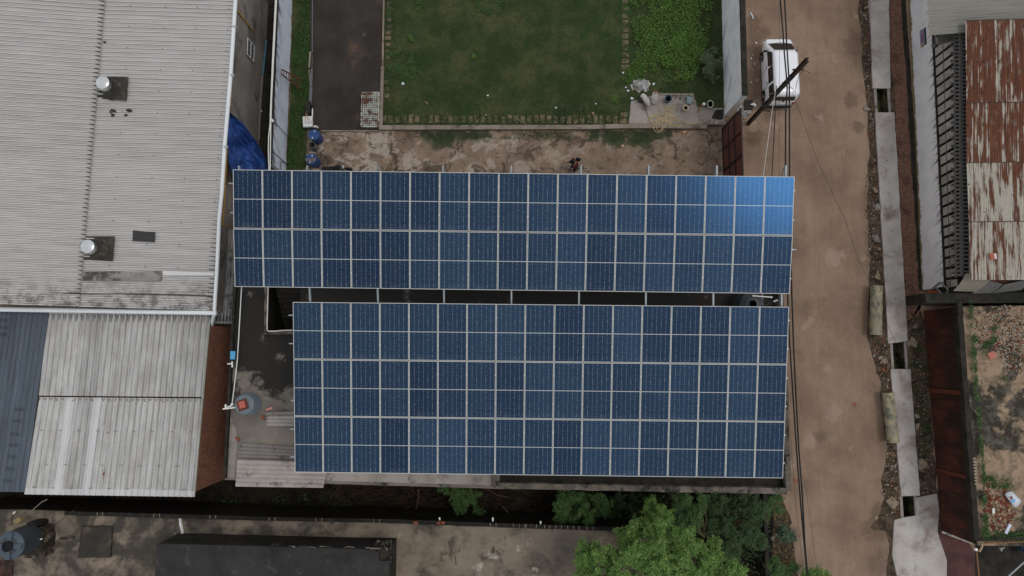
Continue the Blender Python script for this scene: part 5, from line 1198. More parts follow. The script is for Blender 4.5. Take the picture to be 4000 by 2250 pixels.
# stones along the verge
stone_m = [stained("verge_stone", A(132, 116, 98), A(110, 98, 86), A(80, 72, 60), thr=.6, s1=3, s2=5, grain=20), stained("verge_stone_grey", A(126, 120, 112), A(104, 98, 92), A(74, 68, 62), thr=.6, s1=3, s2=5, grain=20)]
def stone(f_, pts, h, label, mt_=0):
    P = [f_(x, y, h) for x, y in pts]; c_ = sum(P, Vector()) / len(P); b = MB(); n = len(P)
    vs = [(c_ + (p_ - c_) * 1.05) for p_ in P]; vs = [Vector((v.x, v.y, 0)) for v in vs] + [Vector((p_.x, p_.y, h * rnd.uniform(.75, 1))) for p_ in P]
    b.add(vs, [tuple(range(n - 1, -1, -1)), tuple(range(n, 2 * n))] + [(i, (i + 1) % n, n + (i + 1) % n, n + i) for i in range(n)])
    b.build("stone", stone_m[mt_], label=label, cat="stone", bevel=.012)
stone(c9, [(1192, 665), (1250, 612), (1325, 682), (1272, 748), (1240, 730)], .14, "large flat square stone left of the lowest drain opening", 0)
stone(c9, [(1520, 245), (1560, 235), (1610, 280), (1612, 315), (1550, 352), (1522, 345)], .18, "big rounded stone right of the lower drain cover", 0)
stone(c9, [(1062, 832), (1090, 805), (1117, 835), (1090, 862)], .06, "small pink-tan broken tile on the lane near the drain crossing", 0)
stone(c8, [(1345, 420), (1365, 398), (1395, 420), (1412, 490), (1395, 500), (1350, 470)], .16, "tall pointed stone right of the middle drain opening", 0)
stone(c8, [(1370, 310), (1400, 280), (1418, 290), (1400, 325)], .1, "lichened stone above the pointed one by the drain", 0)
stone(c8, [(1072, 620), (1115, 590), (1138, 640), (1100, 662)], .12, "rounded tan stone left of the middle drain opening", 0)
stone(c8, [(1045, 585), (1085, 580), (1090, 600), (1050, 618)], .08, "pale stone chip left of the middle drain opening", 1)
stone(c8, [(988, 572), (1010, 555), (1020, 585), (1000, 592)], .04, "white crumpled paper among the stones left of the middle drain", 1)
stone(c7, [(245, 410), (262, 402), (292, 430), (290, 452), (262, 448)], .12, "brown wedge stone beside the long drain cover", 0)
stone(c7, [(270, 545), (305, 548), (315, 600), (280, 608), (262, 590)], .12, "pale angular stone against the long drain cover", 1)
stone(c7, [(248, 850), (285, 808), (308, 880), (285, 882)], .12, "triangular grey stone beside the long drain cover", 1)
stone(c7, [(282, 930), (312, 928), (318, 950), (290, 955)], .1, "small pale stone below the triangular one", 0)
stone(c7, [(262, 1190), (292, 1122), (318, 1195), (300, 1212)], .14, "pinkish pointed stone just above the upper concrete pipe", 0)
stone(c6, [(185, 1005), (215, 1008), (242, 1020), (235, 1045), (185, 1035)], .1, "pale flat stone left of the upper drain opening", 1)
stone(c6, [(188, 62), (222, 50), (230, 68), (195, 82)], .1, "pale stone near the top of the verge", 1)
stone(c6, [(165, 135), (205, 138), (205, 155), (165, 152)], .06, "orange-brown brick piece near the top of the verge", 0)
stone(c8, [(1385, 1130), (1420, 1128), (1440, 1165), (1400, 1170)], .1, "pale stone at right edge of the lower drain cover", 1)
stone(c8, [(1398, 1225), (1440, 1210), (1425, 1260), (1405, 1290)], .1, "tan slanting stone at right edge of the lower drain cover", 0)
stone(c8, [(1315, 455), (1335, 425), (1345, 470), (1330, 500)], .1, "grey stone touching the right corner of the long cover", 1)
# scattered rubble: nobody could count it
def rubble(name, poly, n, smin, smax, mats, z=0.02, avoid=True):
    xs = [p_.x for p_ in poly]; ys = [p_.y for p_ in poly]
    def inside(x, y):
        c_ = False; j = len(poly) - 1
        for i in range(len(poly)):
            if (poly[i].y > y) != (poly[j].y > y) and x < (poly[j].x - poly[i].x) * (y - poly[i].y) / (poly[j].y - poly[i].y) + poly[i].x: c_ = not c_
            j = i
        return c_
    bs = [MB() for _ in mats]; k = 0; tries = 0
    while k < n and tries < n * 20:
        tries += 1
        x, y = rnd.uniform(min(xs), max(xs)), rnd.uniform(min(ys), max(ys))
        if not inside(x, y): continue
        if mnoise.noise((x * .9, y * .9, 4)) + rnd.uniform(-.5, .7) < 0: continue
        if avoid and abs((Vector((x, y)) - GC[0]).dot(gn)) < hw + .02: continue
        k += 1; s_ = smin * (smax / smin) ** (rnd.random() ** 1.6); e = Euler((rnd.uniform(-.5, .5), rnd.uniform(-.5, .5), rnd.uniform(0, 6))).to_matrix()
        mi = int(rnd.random() ** 1.3 * len(mats)); c_ = Vector((x, y, z + s_ * .2)); q_ = .6
        vs = [c_ + e @ Vector((a_ * s_ * .5 * rnd.uniform(.7, 1.1), b_ * s_ * .35 * rnd.uniform(.7, 1.1), h_ * s_ * .22)) for h_ in (-1, 1) for a_, b_ in ((-1, -1), (1, -1), (1, 1), (-1, 1))]
        bs[mi].add(vs, [(3, 2, 1, 0), (4, 5, 6, 7), (0, 1, 5, 4), (1, 2, 6, 5), (2, 3, 7, 6), (3, 0, 4, 7)])
    for b, mt_ in zip(bs, mats):
        if b.v: b.build(name, mt_, kind="stuff", label="loose " + name.replace("_", " ") + " scattered over the ground", cat="rubble")
rc = [plain("rub_tan", A(138, 120, 100), .9, .2, 0, .3, 3), plain("rub_dark", A(70, 60, 50), .9, .2, 0, .3, 3), plain("rub_pale", A(142, 134, 124), .9, .2, 0, .2, 3), plain("rub_brick", A(128, 72, 46), .9, .2, 0, .2, 3)]
rcv = [rc[1], plain("rub_umber", A(100, 86, 72), .9, .2, 0, .3, 3), rc[0], rc[2], rc[3]]
rubble("verge_rubble", P2(c6(130, -300), c6(235, -300), c6(245, 700), c6(290, 1449), c7(300, 500), c7(335, 1250), c7(215, 1250), c7(160, 500), c6(235, 1449), c6(165, 500)), 1000, .02, .10, rcv)
rubble("verge_rubble", P2(c8(1000, 400), c8(1130, 380), c8(1140, 700), c8(1165, 900), c8(1080, 900), c8(1040, 700), c8(980, 470)), 300, .02, .12, rcv)
rubble("verge_rubble", P2(c9(1190, 90), c9(1290, 90), c9(1320, 600), c9(1340, 800), c9(1180, 820), c9(1140, 600), c9(1180, 300)), 460, .02, .10, rcv)
rubble("verge_rubble", P2(c8(1310, 230), c8(1440, 150), c8(1500, 700), c8(1560, 1449), c8(1410, 1449), c8(1345, 700)), 420, .02, .09, rcv)
rubble("verge_rubble", P2(c9(1510, 60), c9(1640, 60), c9(1690, 560), c9(1535, 600)), 300, .02, .08, rcv)
rubble("gravel", P2(U(3467, -300), c6(400, 0), c6(430, 500), c6(480, 1000), c7(445, 0), c7(485, 700), c7(525, 1449), c8(1300, 240), c8(1430, 200), c7(655, 1449), c7(620, 900), c7(572, 200), c6(575, 800), c6(525, 0), U(3505, -300)), 2600, .02, .06,
       [plain("grav_a", A(136, 104, 88), .9, .2, 0, .2, 3), plain("grav_b", A(114, 82, 66), .9, .2, 0, .2, 3), plain("grav_c", A(138, 114, 98), .9, .2, 0, .2, 3)], z=.03)
rubble("road_chips", P2(U(2960, -200), U(3350, -200), U(3430, 1500), U(3450, 2300), U(3130, 2300), U(3100, 1900), U(3080, 700), U(2960, 500)), 160, .02, .05, [rc[2], rc[0], rc[3]], z=.004)
rubble("yard_chips", P2(c15(230, 520), c5(1250, 780), c5(1260, 1160), c15(220, 880)), 110, .02, .07, [rc[2], rc[0], rc[1]], z=.02, avoid=False)

# ============================================================ right-hand factory
rf = thing("tin_roofed_factory", c6(900, 600, 0), "tin-roofed factory with whitewashed lower wall and rusty corrugated roofs", "factory")
b0, b1 = c6(556, -1000, 0), c7(668, 1300, 0)
dX = (b1 - b0).normalized(); nX = Vector((-dX.y, dX.x, 0)); nX = nX if nX.x < 0 else -nX
b0.z = b1.z = 0; LL = (b1 - b0).length
b = MB(); up = Vector((0, 0, 1.95)); b.add([b0, b1, b1 + up, b0 + up], [(0, 1, 2, 3)], [[(0, 0), (LL, 0), (LL, 1.95), (0, 1.95)]])
th = -nX * .2; b.add([b1, b1 + th, b1 + th + up, b1 + up], [(0, 1, 2, 3)], [[(0, 0), (.2, 0), (.2, 1.95), (0, 1.95)]])
b.build("whitewashed_wall", LIME_C, rf)
b = MB().bar(b0 + up - nX * .05, b1 + up - nX * .05, .10, .05); b.build("wall_capping", DARKC, rf)
# sloping sheets with open joints, in segments
SH = stained("cement_cladding", A(150, 145, 138), A(126, 121, 115), A(100, 84, 60), thr=.56, s1=.8, s2=.9, grain=10, bias=(0, -.04, .12, -.12, .16))
lo = lambda t_: (b0 + (b1 - b0) * t_) + Vector((0, 0, 2.0)) + th * .5
hiA, hiB = c6(1020, -1000, 3.3), c7(978, 1262, 3.3)
hiP = lambda t_: hiA.lerp(hiB, t_)
GIR0 = plain("dark_purlin", A(70, 68, 66), .7)
b = MB(); frm = MB(); t_ = 0.02; ts = []
while t_ < .985:
    w_ = .0235
    ts.append(t_); sk = .135 * max(0, (1 - t_)) ** 1.0
    g_ = .003
    P = [lo(t_ + g_), lo(t_ + w_ - g_), hiP(min(1, t_ + w_ - g_ - sk)), hiP(max(0, t_ + g_ - sk))]
    b.quad(*P, nu=1, nv=1); frm.bar(lo(t_).lerp(hiP(max(0, t_ - sk)), .45) + Vector((0, 0, -.03)), lo(min(1, t_ + w_)).lerp(hiP(max(0, min(1, t_ + w_ - sk))), .45) + Vector((0, 0, -.03)), .05, .04)
    t_ += w_
b.build("cement_cladding", SH, rf, solid=.02); frm.build("cladding_purlin", GIR0, rf)
# lattice girder
GIR = plain("girder_grey", A(88, 86, 84), .7, .3, .1, .25, 8)
zg = 3.5
gA0, gA1 = c6(1030, 290, zg), c7(968, 1190, zg); gB0, gB1 = c6(1092, 290, zg + .25), c7(1018, 1180, zg + .25); gC0, gC1 = c6(1180, 290, zg + .4), c7(1090, 1180, zg + .4)
lg = MB(); lg.bar(gA0, gA1, .06, .08).bar(gB0, gB1, .14, .1).bar(gC0, gC1, .1, .1); lg.build("girder_rails", GIR, rf)
n = 62
for i in range(n):
    v = (i + .5) / n; MB().bar(gA0.lerp(gA1, v), gB0.lerp(gB1, v), .09, .05).build("rung", GIR, rf)
    MB().bar(gB0.lerp(gB1, v + .004), gC0.lerp(gC1, v + .004), .06, .04).build("lacing_bar", GIR, rf)
    if i % 2 == 0: MB().bar(gA0.lerp(gB0, .6).lerp(gA1.lerp(gB1, .6), v) - Vector((0, 0, .5)), gA0.lerp(gB0, .6).lerp(gA1.lerp(gB1, .6), v + .008) - Vector((0, 0, .5)), .12, .08).build("lower_strut", GIR, rf)
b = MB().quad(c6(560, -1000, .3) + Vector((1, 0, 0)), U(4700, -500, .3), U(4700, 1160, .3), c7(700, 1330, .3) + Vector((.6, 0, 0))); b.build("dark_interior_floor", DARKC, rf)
# rusty corrugated roof: uv = (rib, metres)
def rusty(name, rust_amt, seed, whitecol=A(154, 148, 136), rustc=A(72, 42, 31), rust2=A(104, 62, 40)):
    m = M(name, .75, .3); u, v, z = m.xyz(m.uv()); 
    lap = ((u / 9.3 + seed * .37).frac())
    st = m.noise(m.vec(u * .36 + seed * 13.0, v * .55 + seed * 3.0, 0.0), 1.0, 4, .6)
    fine = m.noise(m.vec(u * 2.1, v * .5 + seed, 0.0), 1.0, 3, .6)
    fld = st * .62 + fine * .38
    lapw = (lap - .5).abs() * 2.0
    wn = m.node("ShaderNodeTexWhiteNoise"); wn.noise_dimensions = '2D'; m.t.links.new(m.vec((u / 9.3 + seed * .37).floor(), seed), wn.inputs["Vector"]); wv = S(m.t, wn.outputs["Value"])
    fld = fld - lapw.step(.78, .97) * m.noise(m.vec(u * .1, v * 1.3, seed), 1.0, 4).step(.3, .6) * .16 + rust_amt - .02 + (wv - .5) * .07 + m.noise(m.vec(u * .05, v * .35, seed + 5.0), 1.0, 2) * .1 - .05
    k = fld.step(.46, .52)
    c = m.mix(whitecol, m.mix(rust2, rustc, fine.step(.35, .6)), k)
    c = m.mix(c, A(104, 102, 98), (m.noise(m.vec(u * .3, v * 2.0, seed), 1.2, 5)).step(.56, .7) * .6); c = m.mix(c, A(52, 42, 38), v.lt(.05) * .8)
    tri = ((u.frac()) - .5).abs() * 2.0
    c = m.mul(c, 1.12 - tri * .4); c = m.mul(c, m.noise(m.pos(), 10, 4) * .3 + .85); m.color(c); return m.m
CO = [(0, -.009), (.25, 0), (.5, .009), (.75, 0)]
rr_ = thing("rusty_tin_roof", c6(1500, 900, 4.0), "rusty and white streaked corrugated tin roof, four overlapping rows of sheets", "tin roof")
def zz_(y): return 4.45
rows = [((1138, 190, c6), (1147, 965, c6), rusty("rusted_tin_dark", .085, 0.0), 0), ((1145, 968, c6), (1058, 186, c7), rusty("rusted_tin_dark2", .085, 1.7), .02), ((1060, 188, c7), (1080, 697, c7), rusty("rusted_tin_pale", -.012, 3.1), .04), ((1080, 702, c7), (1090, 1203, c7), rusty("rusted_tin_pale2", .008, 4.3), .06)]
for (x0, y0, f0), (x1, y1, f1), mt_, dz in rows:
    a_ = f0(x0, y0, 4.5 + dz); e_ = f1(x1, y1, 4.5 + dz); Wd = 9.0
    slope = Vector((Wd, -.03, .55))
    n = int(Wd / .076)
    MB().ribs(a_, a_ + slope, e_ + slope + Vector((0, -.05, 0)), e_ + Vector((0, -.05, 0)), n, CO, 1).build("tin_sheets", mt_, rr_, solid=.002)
b = MB()
for f_, y_ in ((c6, 378), (c6, 575), (c6, 870), (c6, 1180), (c7, 378), (c7, 620), (c7, 1150)):
    for i in range(8): q = f_((1160 if f_ is c6 else 1080) + i * 148 * (1 if f_ is c6 else .9), y_, 4.56 + .02 * i); b.box(q, (.05, .05, .05))
b.build("roof_bolts", DIRON, rr_)
brick(c7(1273, 1008, 4.68), .1, (.17, .30, .08), "orange-red brick half on the rusty roof's lowest row", plain("orange_red", A(150, 84, 66), .8, .2, 0, .15, 10), "brick", "brick")
brick(c7(1303, 1006, 4.70), .1, (.11, .26, .08), "white block beside the orange-red brick on the rusty roof", plain("white_block", A(186, 172, 168), .8, .2, 0, .1, 10), "block", "block")
# grey corrugated roof at top
GG = ribbed("grey_tin", A(122, 120, 113), A(104, 102, 96), A(70, 62, 54), sheetvar=.08, sheetw=9); old = GG.b.inputs["Base Color"].links[0].from_socket
uu, vv, zz = GG.xyz(GG.uv()); GG.color(GG.mix(old, A(112, 84, 66), GG.noise(GG.vec(uu * .7, vv * .4, 0.0), 1.0, 6, .7).step(.62, .72) * .6))
b = MB().ribs(c6(768, -1000, 4.1), c6(795, 330, 4.1), c6(2500, 210, 4.3), c6(2500, -1000, 4.3), 62, [(0, -.02), (.25, 0), (.5, .02), (.75, 0)], 1); b.build("grey_tin_roof", GG.m, rf, solid=.003)
b = MB().quad(c6(800, 335, 4.0), c6(870, 310, 4.0), c6(1140, 250, 4.0), c6(1140, 290, 3.9), nu=3); b.build("fascia", plain("rusty_fascia", A(84, 52, 38), .8, .2), rf, solid=.02)
b = MB().quad(c6(870, 320, 3.3), c6(1135, 290, 3.3), c6(1030, 380, 3.2), c6(880, 430, 3.2)); b.build("dark_board", GIR, rf, solid=.03)
b = MB().bar(c6(855, 360, 3.6), c6(852, 420, 3.0), .14, .1).bar(c6(820, 440, 3.0), c6(870, 420, 3.0), .16, .06); b.build("bracket", GIR, rf)
# poster on the whitewashed wall
def onw(x, y, f_=c6, o=.02):
    d = ray(3300 + x / 2.414, y / 2.414); p0 = b0 + nX * o; O = Vector((0, 0, H)); return O + d * ((p0 - O).dot(nX) / d.dot(nX))
po = [onw(705, 293), onw(762, 256), onw(772, 412), onw(716, 455)]
pst = thing("poster", po[0], "colourful purple and green poster on the whitewashed wall", "poster")
m = M("poster_print", .5, .3); u, v, z = m.xyz(m.uv())
c = m.mix(A(150, 150, 164), A(78, 60, 104), m.noise(m.vec(u * 6, v * 2, 0.0), 1.5, 3).step(.4, .55)); c = m.mix(c, A(36, 66, 52), v.gt(.72)); c = m.mix(c, A(130, 84, 120), ((v - .5).abs()).lt(.07)); c = m.mix(c, A(150, 116, 76), u.gt(.86) * v.lt(.6)); m.color(c)
b = MB(); P = [po[0], po[3], po[2], po[1]]
b.add(P + [q - nX * .015 for q in P], [(0, 1, 2, 3), (4, 7, 6, 5), (0, 4, 5, 1), (1, 5, 6, 2), (2, 6, 7, 3), (3, 7, 4, 0)], [[(0, 0), (1, 0), (1, 1), (0, 1)]] + [[(0, 0)] * 4] * 5); b.build("print", m.m, pst)
# bent tin sheets at the lower end
def tin(Q, label, curl, n=14, mt_=None):
    MB().ribs(*Q, n, CO, 8, fn=lambda u, v: Vector((0, 0, curl * math.sin(v * math.pi) + curl * .6 * v * v))).build("loose_tin_sheet", mt_ or GG2, label=label, cat="tin sheet", group="loose bent tin sheets below the rusty roof", solid=.004, smooth=False)
GG2 = ribbed("loose_tin", A(124, 118, 106), A(106, 102, 94), A(70, 62, 54)).m; GG3 = ribbed("loose_tin_dark", A(96, 95, 93), A(80, 80, 79), A(60, 52, 44)).m
tin([e3(1310, 150, 4.2), e3(1850, 280, 4.2), e3(1500, 560, 3.4), e3(1000, 545, 3.4)], "pale bent corrugated sheet hanging below the rusty roof's corner", .15, 12)
tin([e3(1800, 300, 4.0), e3(2120, 400, 4.0), e3(1850, 590, 3.2), e3(1420, 600, 3.2)], "dark grey bent sheet right of the pale bent one", .1, 9, GG3)
tin([e3(2150, 400, 4.1), e3(2760, 270, 4.1), e3(2500, 520, 3.3), e3(1850, 600, 3.2)], "wide grey tin sheet drooping near the photo's right edge", .12, 14, GG3)
b = MB().quad(e3(1850, 300, 4.05), e3(2350, 270, 4.05), e3(2200, 380, 3.9), e3(2010, 410, 3.9)); b.build("rusty_flap", plain("rust_flap", A(70, 42, 34), .8, .2, 0, .3), label="rust-brown metal flap between the drooping sheets", cat="metal sheet", solid=.01)
st_ = thing("metal_stand", e3(770, 500, 1.9), "small grey four-bar metal stand lying below the cladding", "stand")
pp_ = [e3(750, 350, 2.2), e3(920, 520, 2.3), e3(830, 660, 2.2), e3(650, 475, 2.1)]; b = MB().bar(pp_[0], pp_[1], .05, .05).bar(pp_[2], pp_[3], .05, .05); b.build("rails", GALV, st_); MB().bar(pp_[1], pp_[2], .1, .05).bar(pp_[0], e3(590, 480, 2.1), .09, .05).build("cross_bars", GIR, st_)
b = MB().prism([e3(470, 520, 1.6), e3(740, 530, 1.6), e3(760, 590, 1.6), e3(600, 655, 1.6), e3(480, 640, 1.6)], 1.5, 1.58); b.build("orange_sheet", plain("orange_plastic", A(130, 66, 26), .5, .3, 0, .15), label="orange sheet lying at the end of the whitewashed wall", cat="sheet")

# ============================================================ terrace building with oxide-red wall
tb = thing("terrace_building", c8(2000, 700, 0), "low building with oxide-red mossy wall and a rubble-strewn flat terrace", "building")
m = M("oxide_red_wall", .85, .2); u, v, z = m.xyz(m.uv()); p = m.pos()
c = m.mix(A(76, 42, 33), A(50, 31, 26), m.noise(m.vec(u * .8, v * .3, 0.0), 1.5, 7, .7).step(.4, .62))
c = m.mix(c, A(30, 27, 22), (m.noise(m.vec(u * 1.4, v * .5, 3.0), 1.6, 7, .7) + v * .14 - .17).step(.42, .66) * .7); c = m.mix(c, A(44, 46, 26), (v - 2.2).step(0, .4) * m.noise(p, 3, 6).step(.45, .6) * .8)
m.color(m.mul(c, m.noise(p, 12, 4) * .5 + .75)); m.bump(m.noise(p, 10, 6), .03, .6); RED = m.m
r0, r1 = c8(1465, 155, 0), c9(1745, 960, 0); LL = (r1 - r0).length; hT = 2.75
dR = (r1 - r0).normalized(); nR = Vector((-dR.y, dR.x, 0)); nR = nR if nR.x < 0 else -nR
b = MB(); up = Vector((0, 0, hT)); b.add([r0, r1, r1 + up, r0 + up], [(0, 1, 2, 3)], [[(0, 0), (LL, 0), (LL, hT), (0, hT)]])
far0, far1 = r0 + Vector((12, .2, 0)), r1 + Vector((12, -.2, 0))
b.add([r0, far0, far0 + up, r0 + up], [(0, 3, 2, 1)], [[(0, 0), (0, hT), (12, hT), (12, 0)]]); b.add([r1, far1, far1 + up, r1 + up], [(0, 1, 2, 3)], [[(0, 0), (12, 0), (12, hT), (0, hT)]]); b.build("oxide_red_wall", RED, tb)
m = M("terrace_surface", .9, .2); p = m.pos()
n1 = m.noise(p, .42, 7, .68, .3); c = m.mix(A(138, 118, 98), A(112, 97, 80), m.noise(p, 3, 5).step(.4, .6)); c = m.mix(c, m.mix(A(50, 46, 40), A(86, 80, 72), m.noise(p, 2.0, 6, .7).step(.45, .65)), n1.step(.47, .53)); c = m.mix(c, A(58, 66, 38), m.noise(p, 1.4, 7, .75).step(.54, .66) * .75)
m.color(m.mul(c, m.noise(p, 16, 5, .8) * .6 + .7)); m.bump(m.noise(p, 14, 6, .8), .04, .8); TER = m.m
b = MB().prism([(r0.x + .0, r0.y), (far0.x, far0.y), (far1.x, far1.y), (r1.x, r1.y)], hT, hT + .12); b.build("terrace", TER, tb)
b = MB(); 
wallbar(c8(1800, 60, hT + .25), c9(2100, 1050, hT + .25), .26, hT, hT + .30, DARKC, tb, "parapet", jit=.12)
wallbar(c8(1480, 35, hT + .2) , U(4700, 1160, hT + .2), .5, hT - 1.5, hT + .25, DARKC, tb, "back_parapet", jit=.05)
wallbar(c9(2080, 1050, hT + .2), U(4700, 2080, hT + .2), .16, hT, hT + .25, DARKC, tb, "parapet", jit=.08)
PIL = plain("oxide_pilaster", A(84, 47, 35), .8, .2, 0, .3)
for a_, e_, ho in ((.36, .38, .0), (.72, .735, .0)): q = r0.lerp(r1, a_); MB().quad(q + nR * .03, r0.lerp(r1, e_) + nR * .03, r0.lerp(r1, e_) + nR * .03 + up, q + nR * .03 + up).build("pilaster", PIL, tb, solid=.06)
for i in range(9):
    q = c9(2088 - (i - 4) * -2.5, 235 + i * 32, hT + .34); brick((q.x, q.y, hT + .30), 0, (.15, .08, .04), "pale block set in the row on the terrace parapet", plain("parapet_block", A(130, 116, 98), .8) if i == 0 else bpy.data.materials["parapet_block"], "block", "parapet_block", "row of pale blocks on the terrace parapet")
rubble("terrace_rubble", P2(d3(930, 560, hT), d3(1200, 420, hT), d3(1500, 200, hT), d3(1880, 260, hT), d3(1932, 1449, hT), d3(1600, 1449, hT), d3(1300, 950, hT), d3(1000, 1000, hT)), 1500, .03, .11, [rc[2], rc[0], plain("rub_brick2", A(116, 66, 46), .9, .2, 0, .2, 3), rc[1]], z=hT + .12, avoid=False)
rubble("broken_bricks", P2(d4(600, 240, hT), d4(900, 330, hT), d4(980, 650, hT), d4(930, 900, hT), d4(640, 900, hT), d4(600, 560, hT)), 260, .06, .17, [plain("rub_brick3", A(112, 58, 42), .9, .2, 0, .2, 3), plain("rub_brick4", A(92, 50, 38), .9, .2, 0, .2, 3), rc[0]], z=hT + .12, avoid=False)
q = [d4(x, y, hT + .3) for x, y in ((885, 425), (910, 395), (975, 385), (1030, 440), (1088, 500), (1070, 545), (1020, 588), (985, 560), (940, 500))]
b = MB(); c_ = sum(q, Vector()) / len(q) + Vector((0, 0, .1)); b.add([c_] + q, [(0, 1 + i, 1 + (i + 1) % len(q)) for i in range(len(q))]); o = b.build("plastic_sack", plain("plastic_white", A(184, 188, 194), .4, .4, 0, .08, 4, .5), label="white plastic sack with a blue patch lying on the terrace rubble", cat="sack", smooth=True, solid=.04)
b = MB(); b.add([d4(x, y, hT + .42) for x, y in ((960, 490), (1020, 480), (1010, 530), (975, 525))], [(0, 1, 2, 3)]); b.build("blue_patch", plain("pale_blue", A(96, 148, 186)), o, solid=.02)
b = MB(); b.add([d4(x, y, hT + .44) for x, y in ((950, 455), (975, 445), (990, 470), (965, 482))], [(0, 1, 2, 3)]); b.build("red_patch", plain("dull_red", A(110, 44, 36)), o, solid=.02)
brick(d4(918, 855, hT + .2), 1.05, (.5, .13, .06), "white and blue plastic packet on the terrace near its lower edge", plain("packet", A(176, 184, 200), .4), "packet", "plastic_packet")
brick(d4(735, 628, hT + .2), 1.5, (.24, .1, .06), "white broken block among the terrace bricks", WPIPE, "block", "block")
brick(d4(622, 470, hT + .2), 1.9, (.2, .08, .06), "small white piece at the left of the terrace bricks", WPIPE, "block", "block")
brick(d3(1320, 1150, hT + .12), .4, (.36, .34, .05), "salmon-pink rag on the terrace", plain("salmon_rag", A(156, 100, 88), .9, .1, 0, .2, 8), "rag", "rag")
brick(d3(690, 715, hT - .4), .1, (.3, .09, .05), "white bracket fixed on the oxide-red wall", WPIPE, "bracket", "bracket")
MB().tube([d4(*a_, hT + .3) for a_ in spl([(1090, 680), (1040, 700), (990, 735), (920, 745), (860, 785)], 4)], .012, 5).build("dead_twig", plain("twig_grey", A(112, 100, 84)), label="pale curved twig over the terrace bricks, upper one", cat="twig")
MB().tube([d4(*a_, hT + .3) for a_ in spl([(680, 778), (740, 795), (790, 840), (815, 900)], 4)], .012, 5).build("dead_twig", plain("twig_grey2", A(120, 110, 98)), label="pale curved twig over the terrace bricks, lower left one", cat="twig")
# red sheet yard below the terrace and its rope and posts
b = MB().sheet([d4(*a_, .3) for a_ in ((60, 900), (480, 1060), (545, 1180), (560, 1449), (560, 2300), (150, 2300), (150, 1449), (140, 1230), (60, 1000))], .05, .02)
m = M("maroon_paving", .8, .2); p = m.pos(); m.color(m.mul(m.mix(A(78, 52, 48), A(62, 44, 42), m.noise(p, 1, 6).step(.4, .6)), m.noise(p, 10, 4) * .3 + .85)); b.build("maroon_paving", m.m, kind="structure")
b = MB().sheet([d4(*a_, .3) for a_ in ((560, 1060), (1300, 1000), (3500, 1000), (3500, 2300), (560, 2300))], .06, .02); b.build("dark_yard", DARKC, kind="structure")
b = MB().bar(d4(95, 895, .5), d4(480, 1035, 1.0), .10, .06); b.build("white_rail", stained("peeling_white", A(176, 174, 168), A(150, 146, 138), A(58, 44, 36), thr=.6, s1=3, s2=3, grain=16), label="peeling white rail at the foot of the oxide-red wall", cat="rail")
RSTP = plain("rust_pipe", A(118, 82, 56), .7)
MB().tube([d4(640, 1035, 2.9), d4(880, 1027, 2.9), d4(1127, 1015, 2.9), d4(2000, 985, 2.9)], .035, 8).build("rusty_pipe", RSTP, label="rusty horizontal pipe along the terrace's lower edge", cat="pipe", smooth=True)
MB().tube([d4(530, 1150, 2.6), d4(548, 1300, 2.6), d4(560, 1449, 2.6), d4(600, 2000, 2.6)], .03, 8).build("rusty_pipe", RSTP, label="rusty pipe running down from the terrace corner", cat="pipe", smooth=True)
b = MB().tube([d4(600, 1040, 2.9), d4(598, 1080, 2.9), d4(570, 1138, 2.8), d4(530, 1120, 2.7)], .05, 8); b.build("pipe_elbow", plain("tan_fitting", A(150, 130, 100)), label="tan pipe elbow at the terrace corner", cat="fitting", smooth=True)
q = d4(515, 1112, 2.8); MB().lathe(q, [(.07, 0), (.07, .08), (0, .1)], 12).build("round_fitting", WPIPE, label="round white cap at the terrace corner", cat="fitting")
b = MB().tube([d4(820, 1100, 1), d4(845, 1100, 1), d4(835, 1135, 1)], .06, 8).tube([d4(835, 1105, 1), d4(880, 1090, 1)], .04, 8); b.build("white_elbow", plain("old_white", A(140, 140, 126)), label="off-white pipe elbow in the dark yard", cat="fitting", smooth=True)
MB().bar(d4(930, 1449, .6), d4(1140, 1260, .6), .07, .07).build("grey_beam", GALV, label="grey beam slanting across the dark lower right corner", cat="beam")
q = d4(1115, 1090, .3); MB().lathe((q.x, q.y, .1), [(.2, 0), (.28, .5), (.26, .5), (.2, .1), (0, .1)], 20).build("blue_drum", plain("dark_blue_plastic", A(38, 52, 74)), label="dark blue tub at the photo's right edge", cat="tub", smooth=True)
# ============================================================ lower building
lbd = thing("lower_building", U(800, 2200, 0), "long low building with tan weathered concrete roof and thin dark parapet", "building")
zl = 3.2
LT_ = [(0, 240, d7), ]
eT = [d7(-800, 230, zl), d7(340, 240, zl), d7(600, 245, zl), c11(0, 752, zl), c11(1200, 775, zl), c12(0, 815, zl), c12(1050, 858, zl), c12(1600, 880, zl)]
poly = [(p_.x, p_.y) for p_ in eT] + [(eT[-1].x + .1, eT[-1].y - 8), (eT[0].x, eT[0].y - 8)]
MB().prism(poly, zl - .15, zl).build("roof_slab", LOWROOF, lbd)
BM0 = stained("shade_black_wall", A(34, 31, 27), A(25, 24, 21), A(44, 42, 34), thr=.58, s1=1, s2=2)  # near-black colour paints in the deep shade of the back alley
b = MB(); pts2 = [(x, y - .04) for x, y in poly[:8]] + [(poly[8][0] - .04, poly[8][1]), (poly[9][0], poly[9][1])]
for i in range(len(pts2)): P, Q = pts2[i], pts2[(i + 1) % len(pts2)]; b.quad((P[0], P[1], 0), (Q[0], Q[1], 0), (Q[0], Q[1], zl - .15), (P[0], P[1], zl - .15))
b.build("wall", BM0, lbd)
BM = stained("dark_parapet", A(34, 32, 28), A(24, 23, 21), A(50, 46, 40), thr=.6, s1=2, s2=3, grain=16)
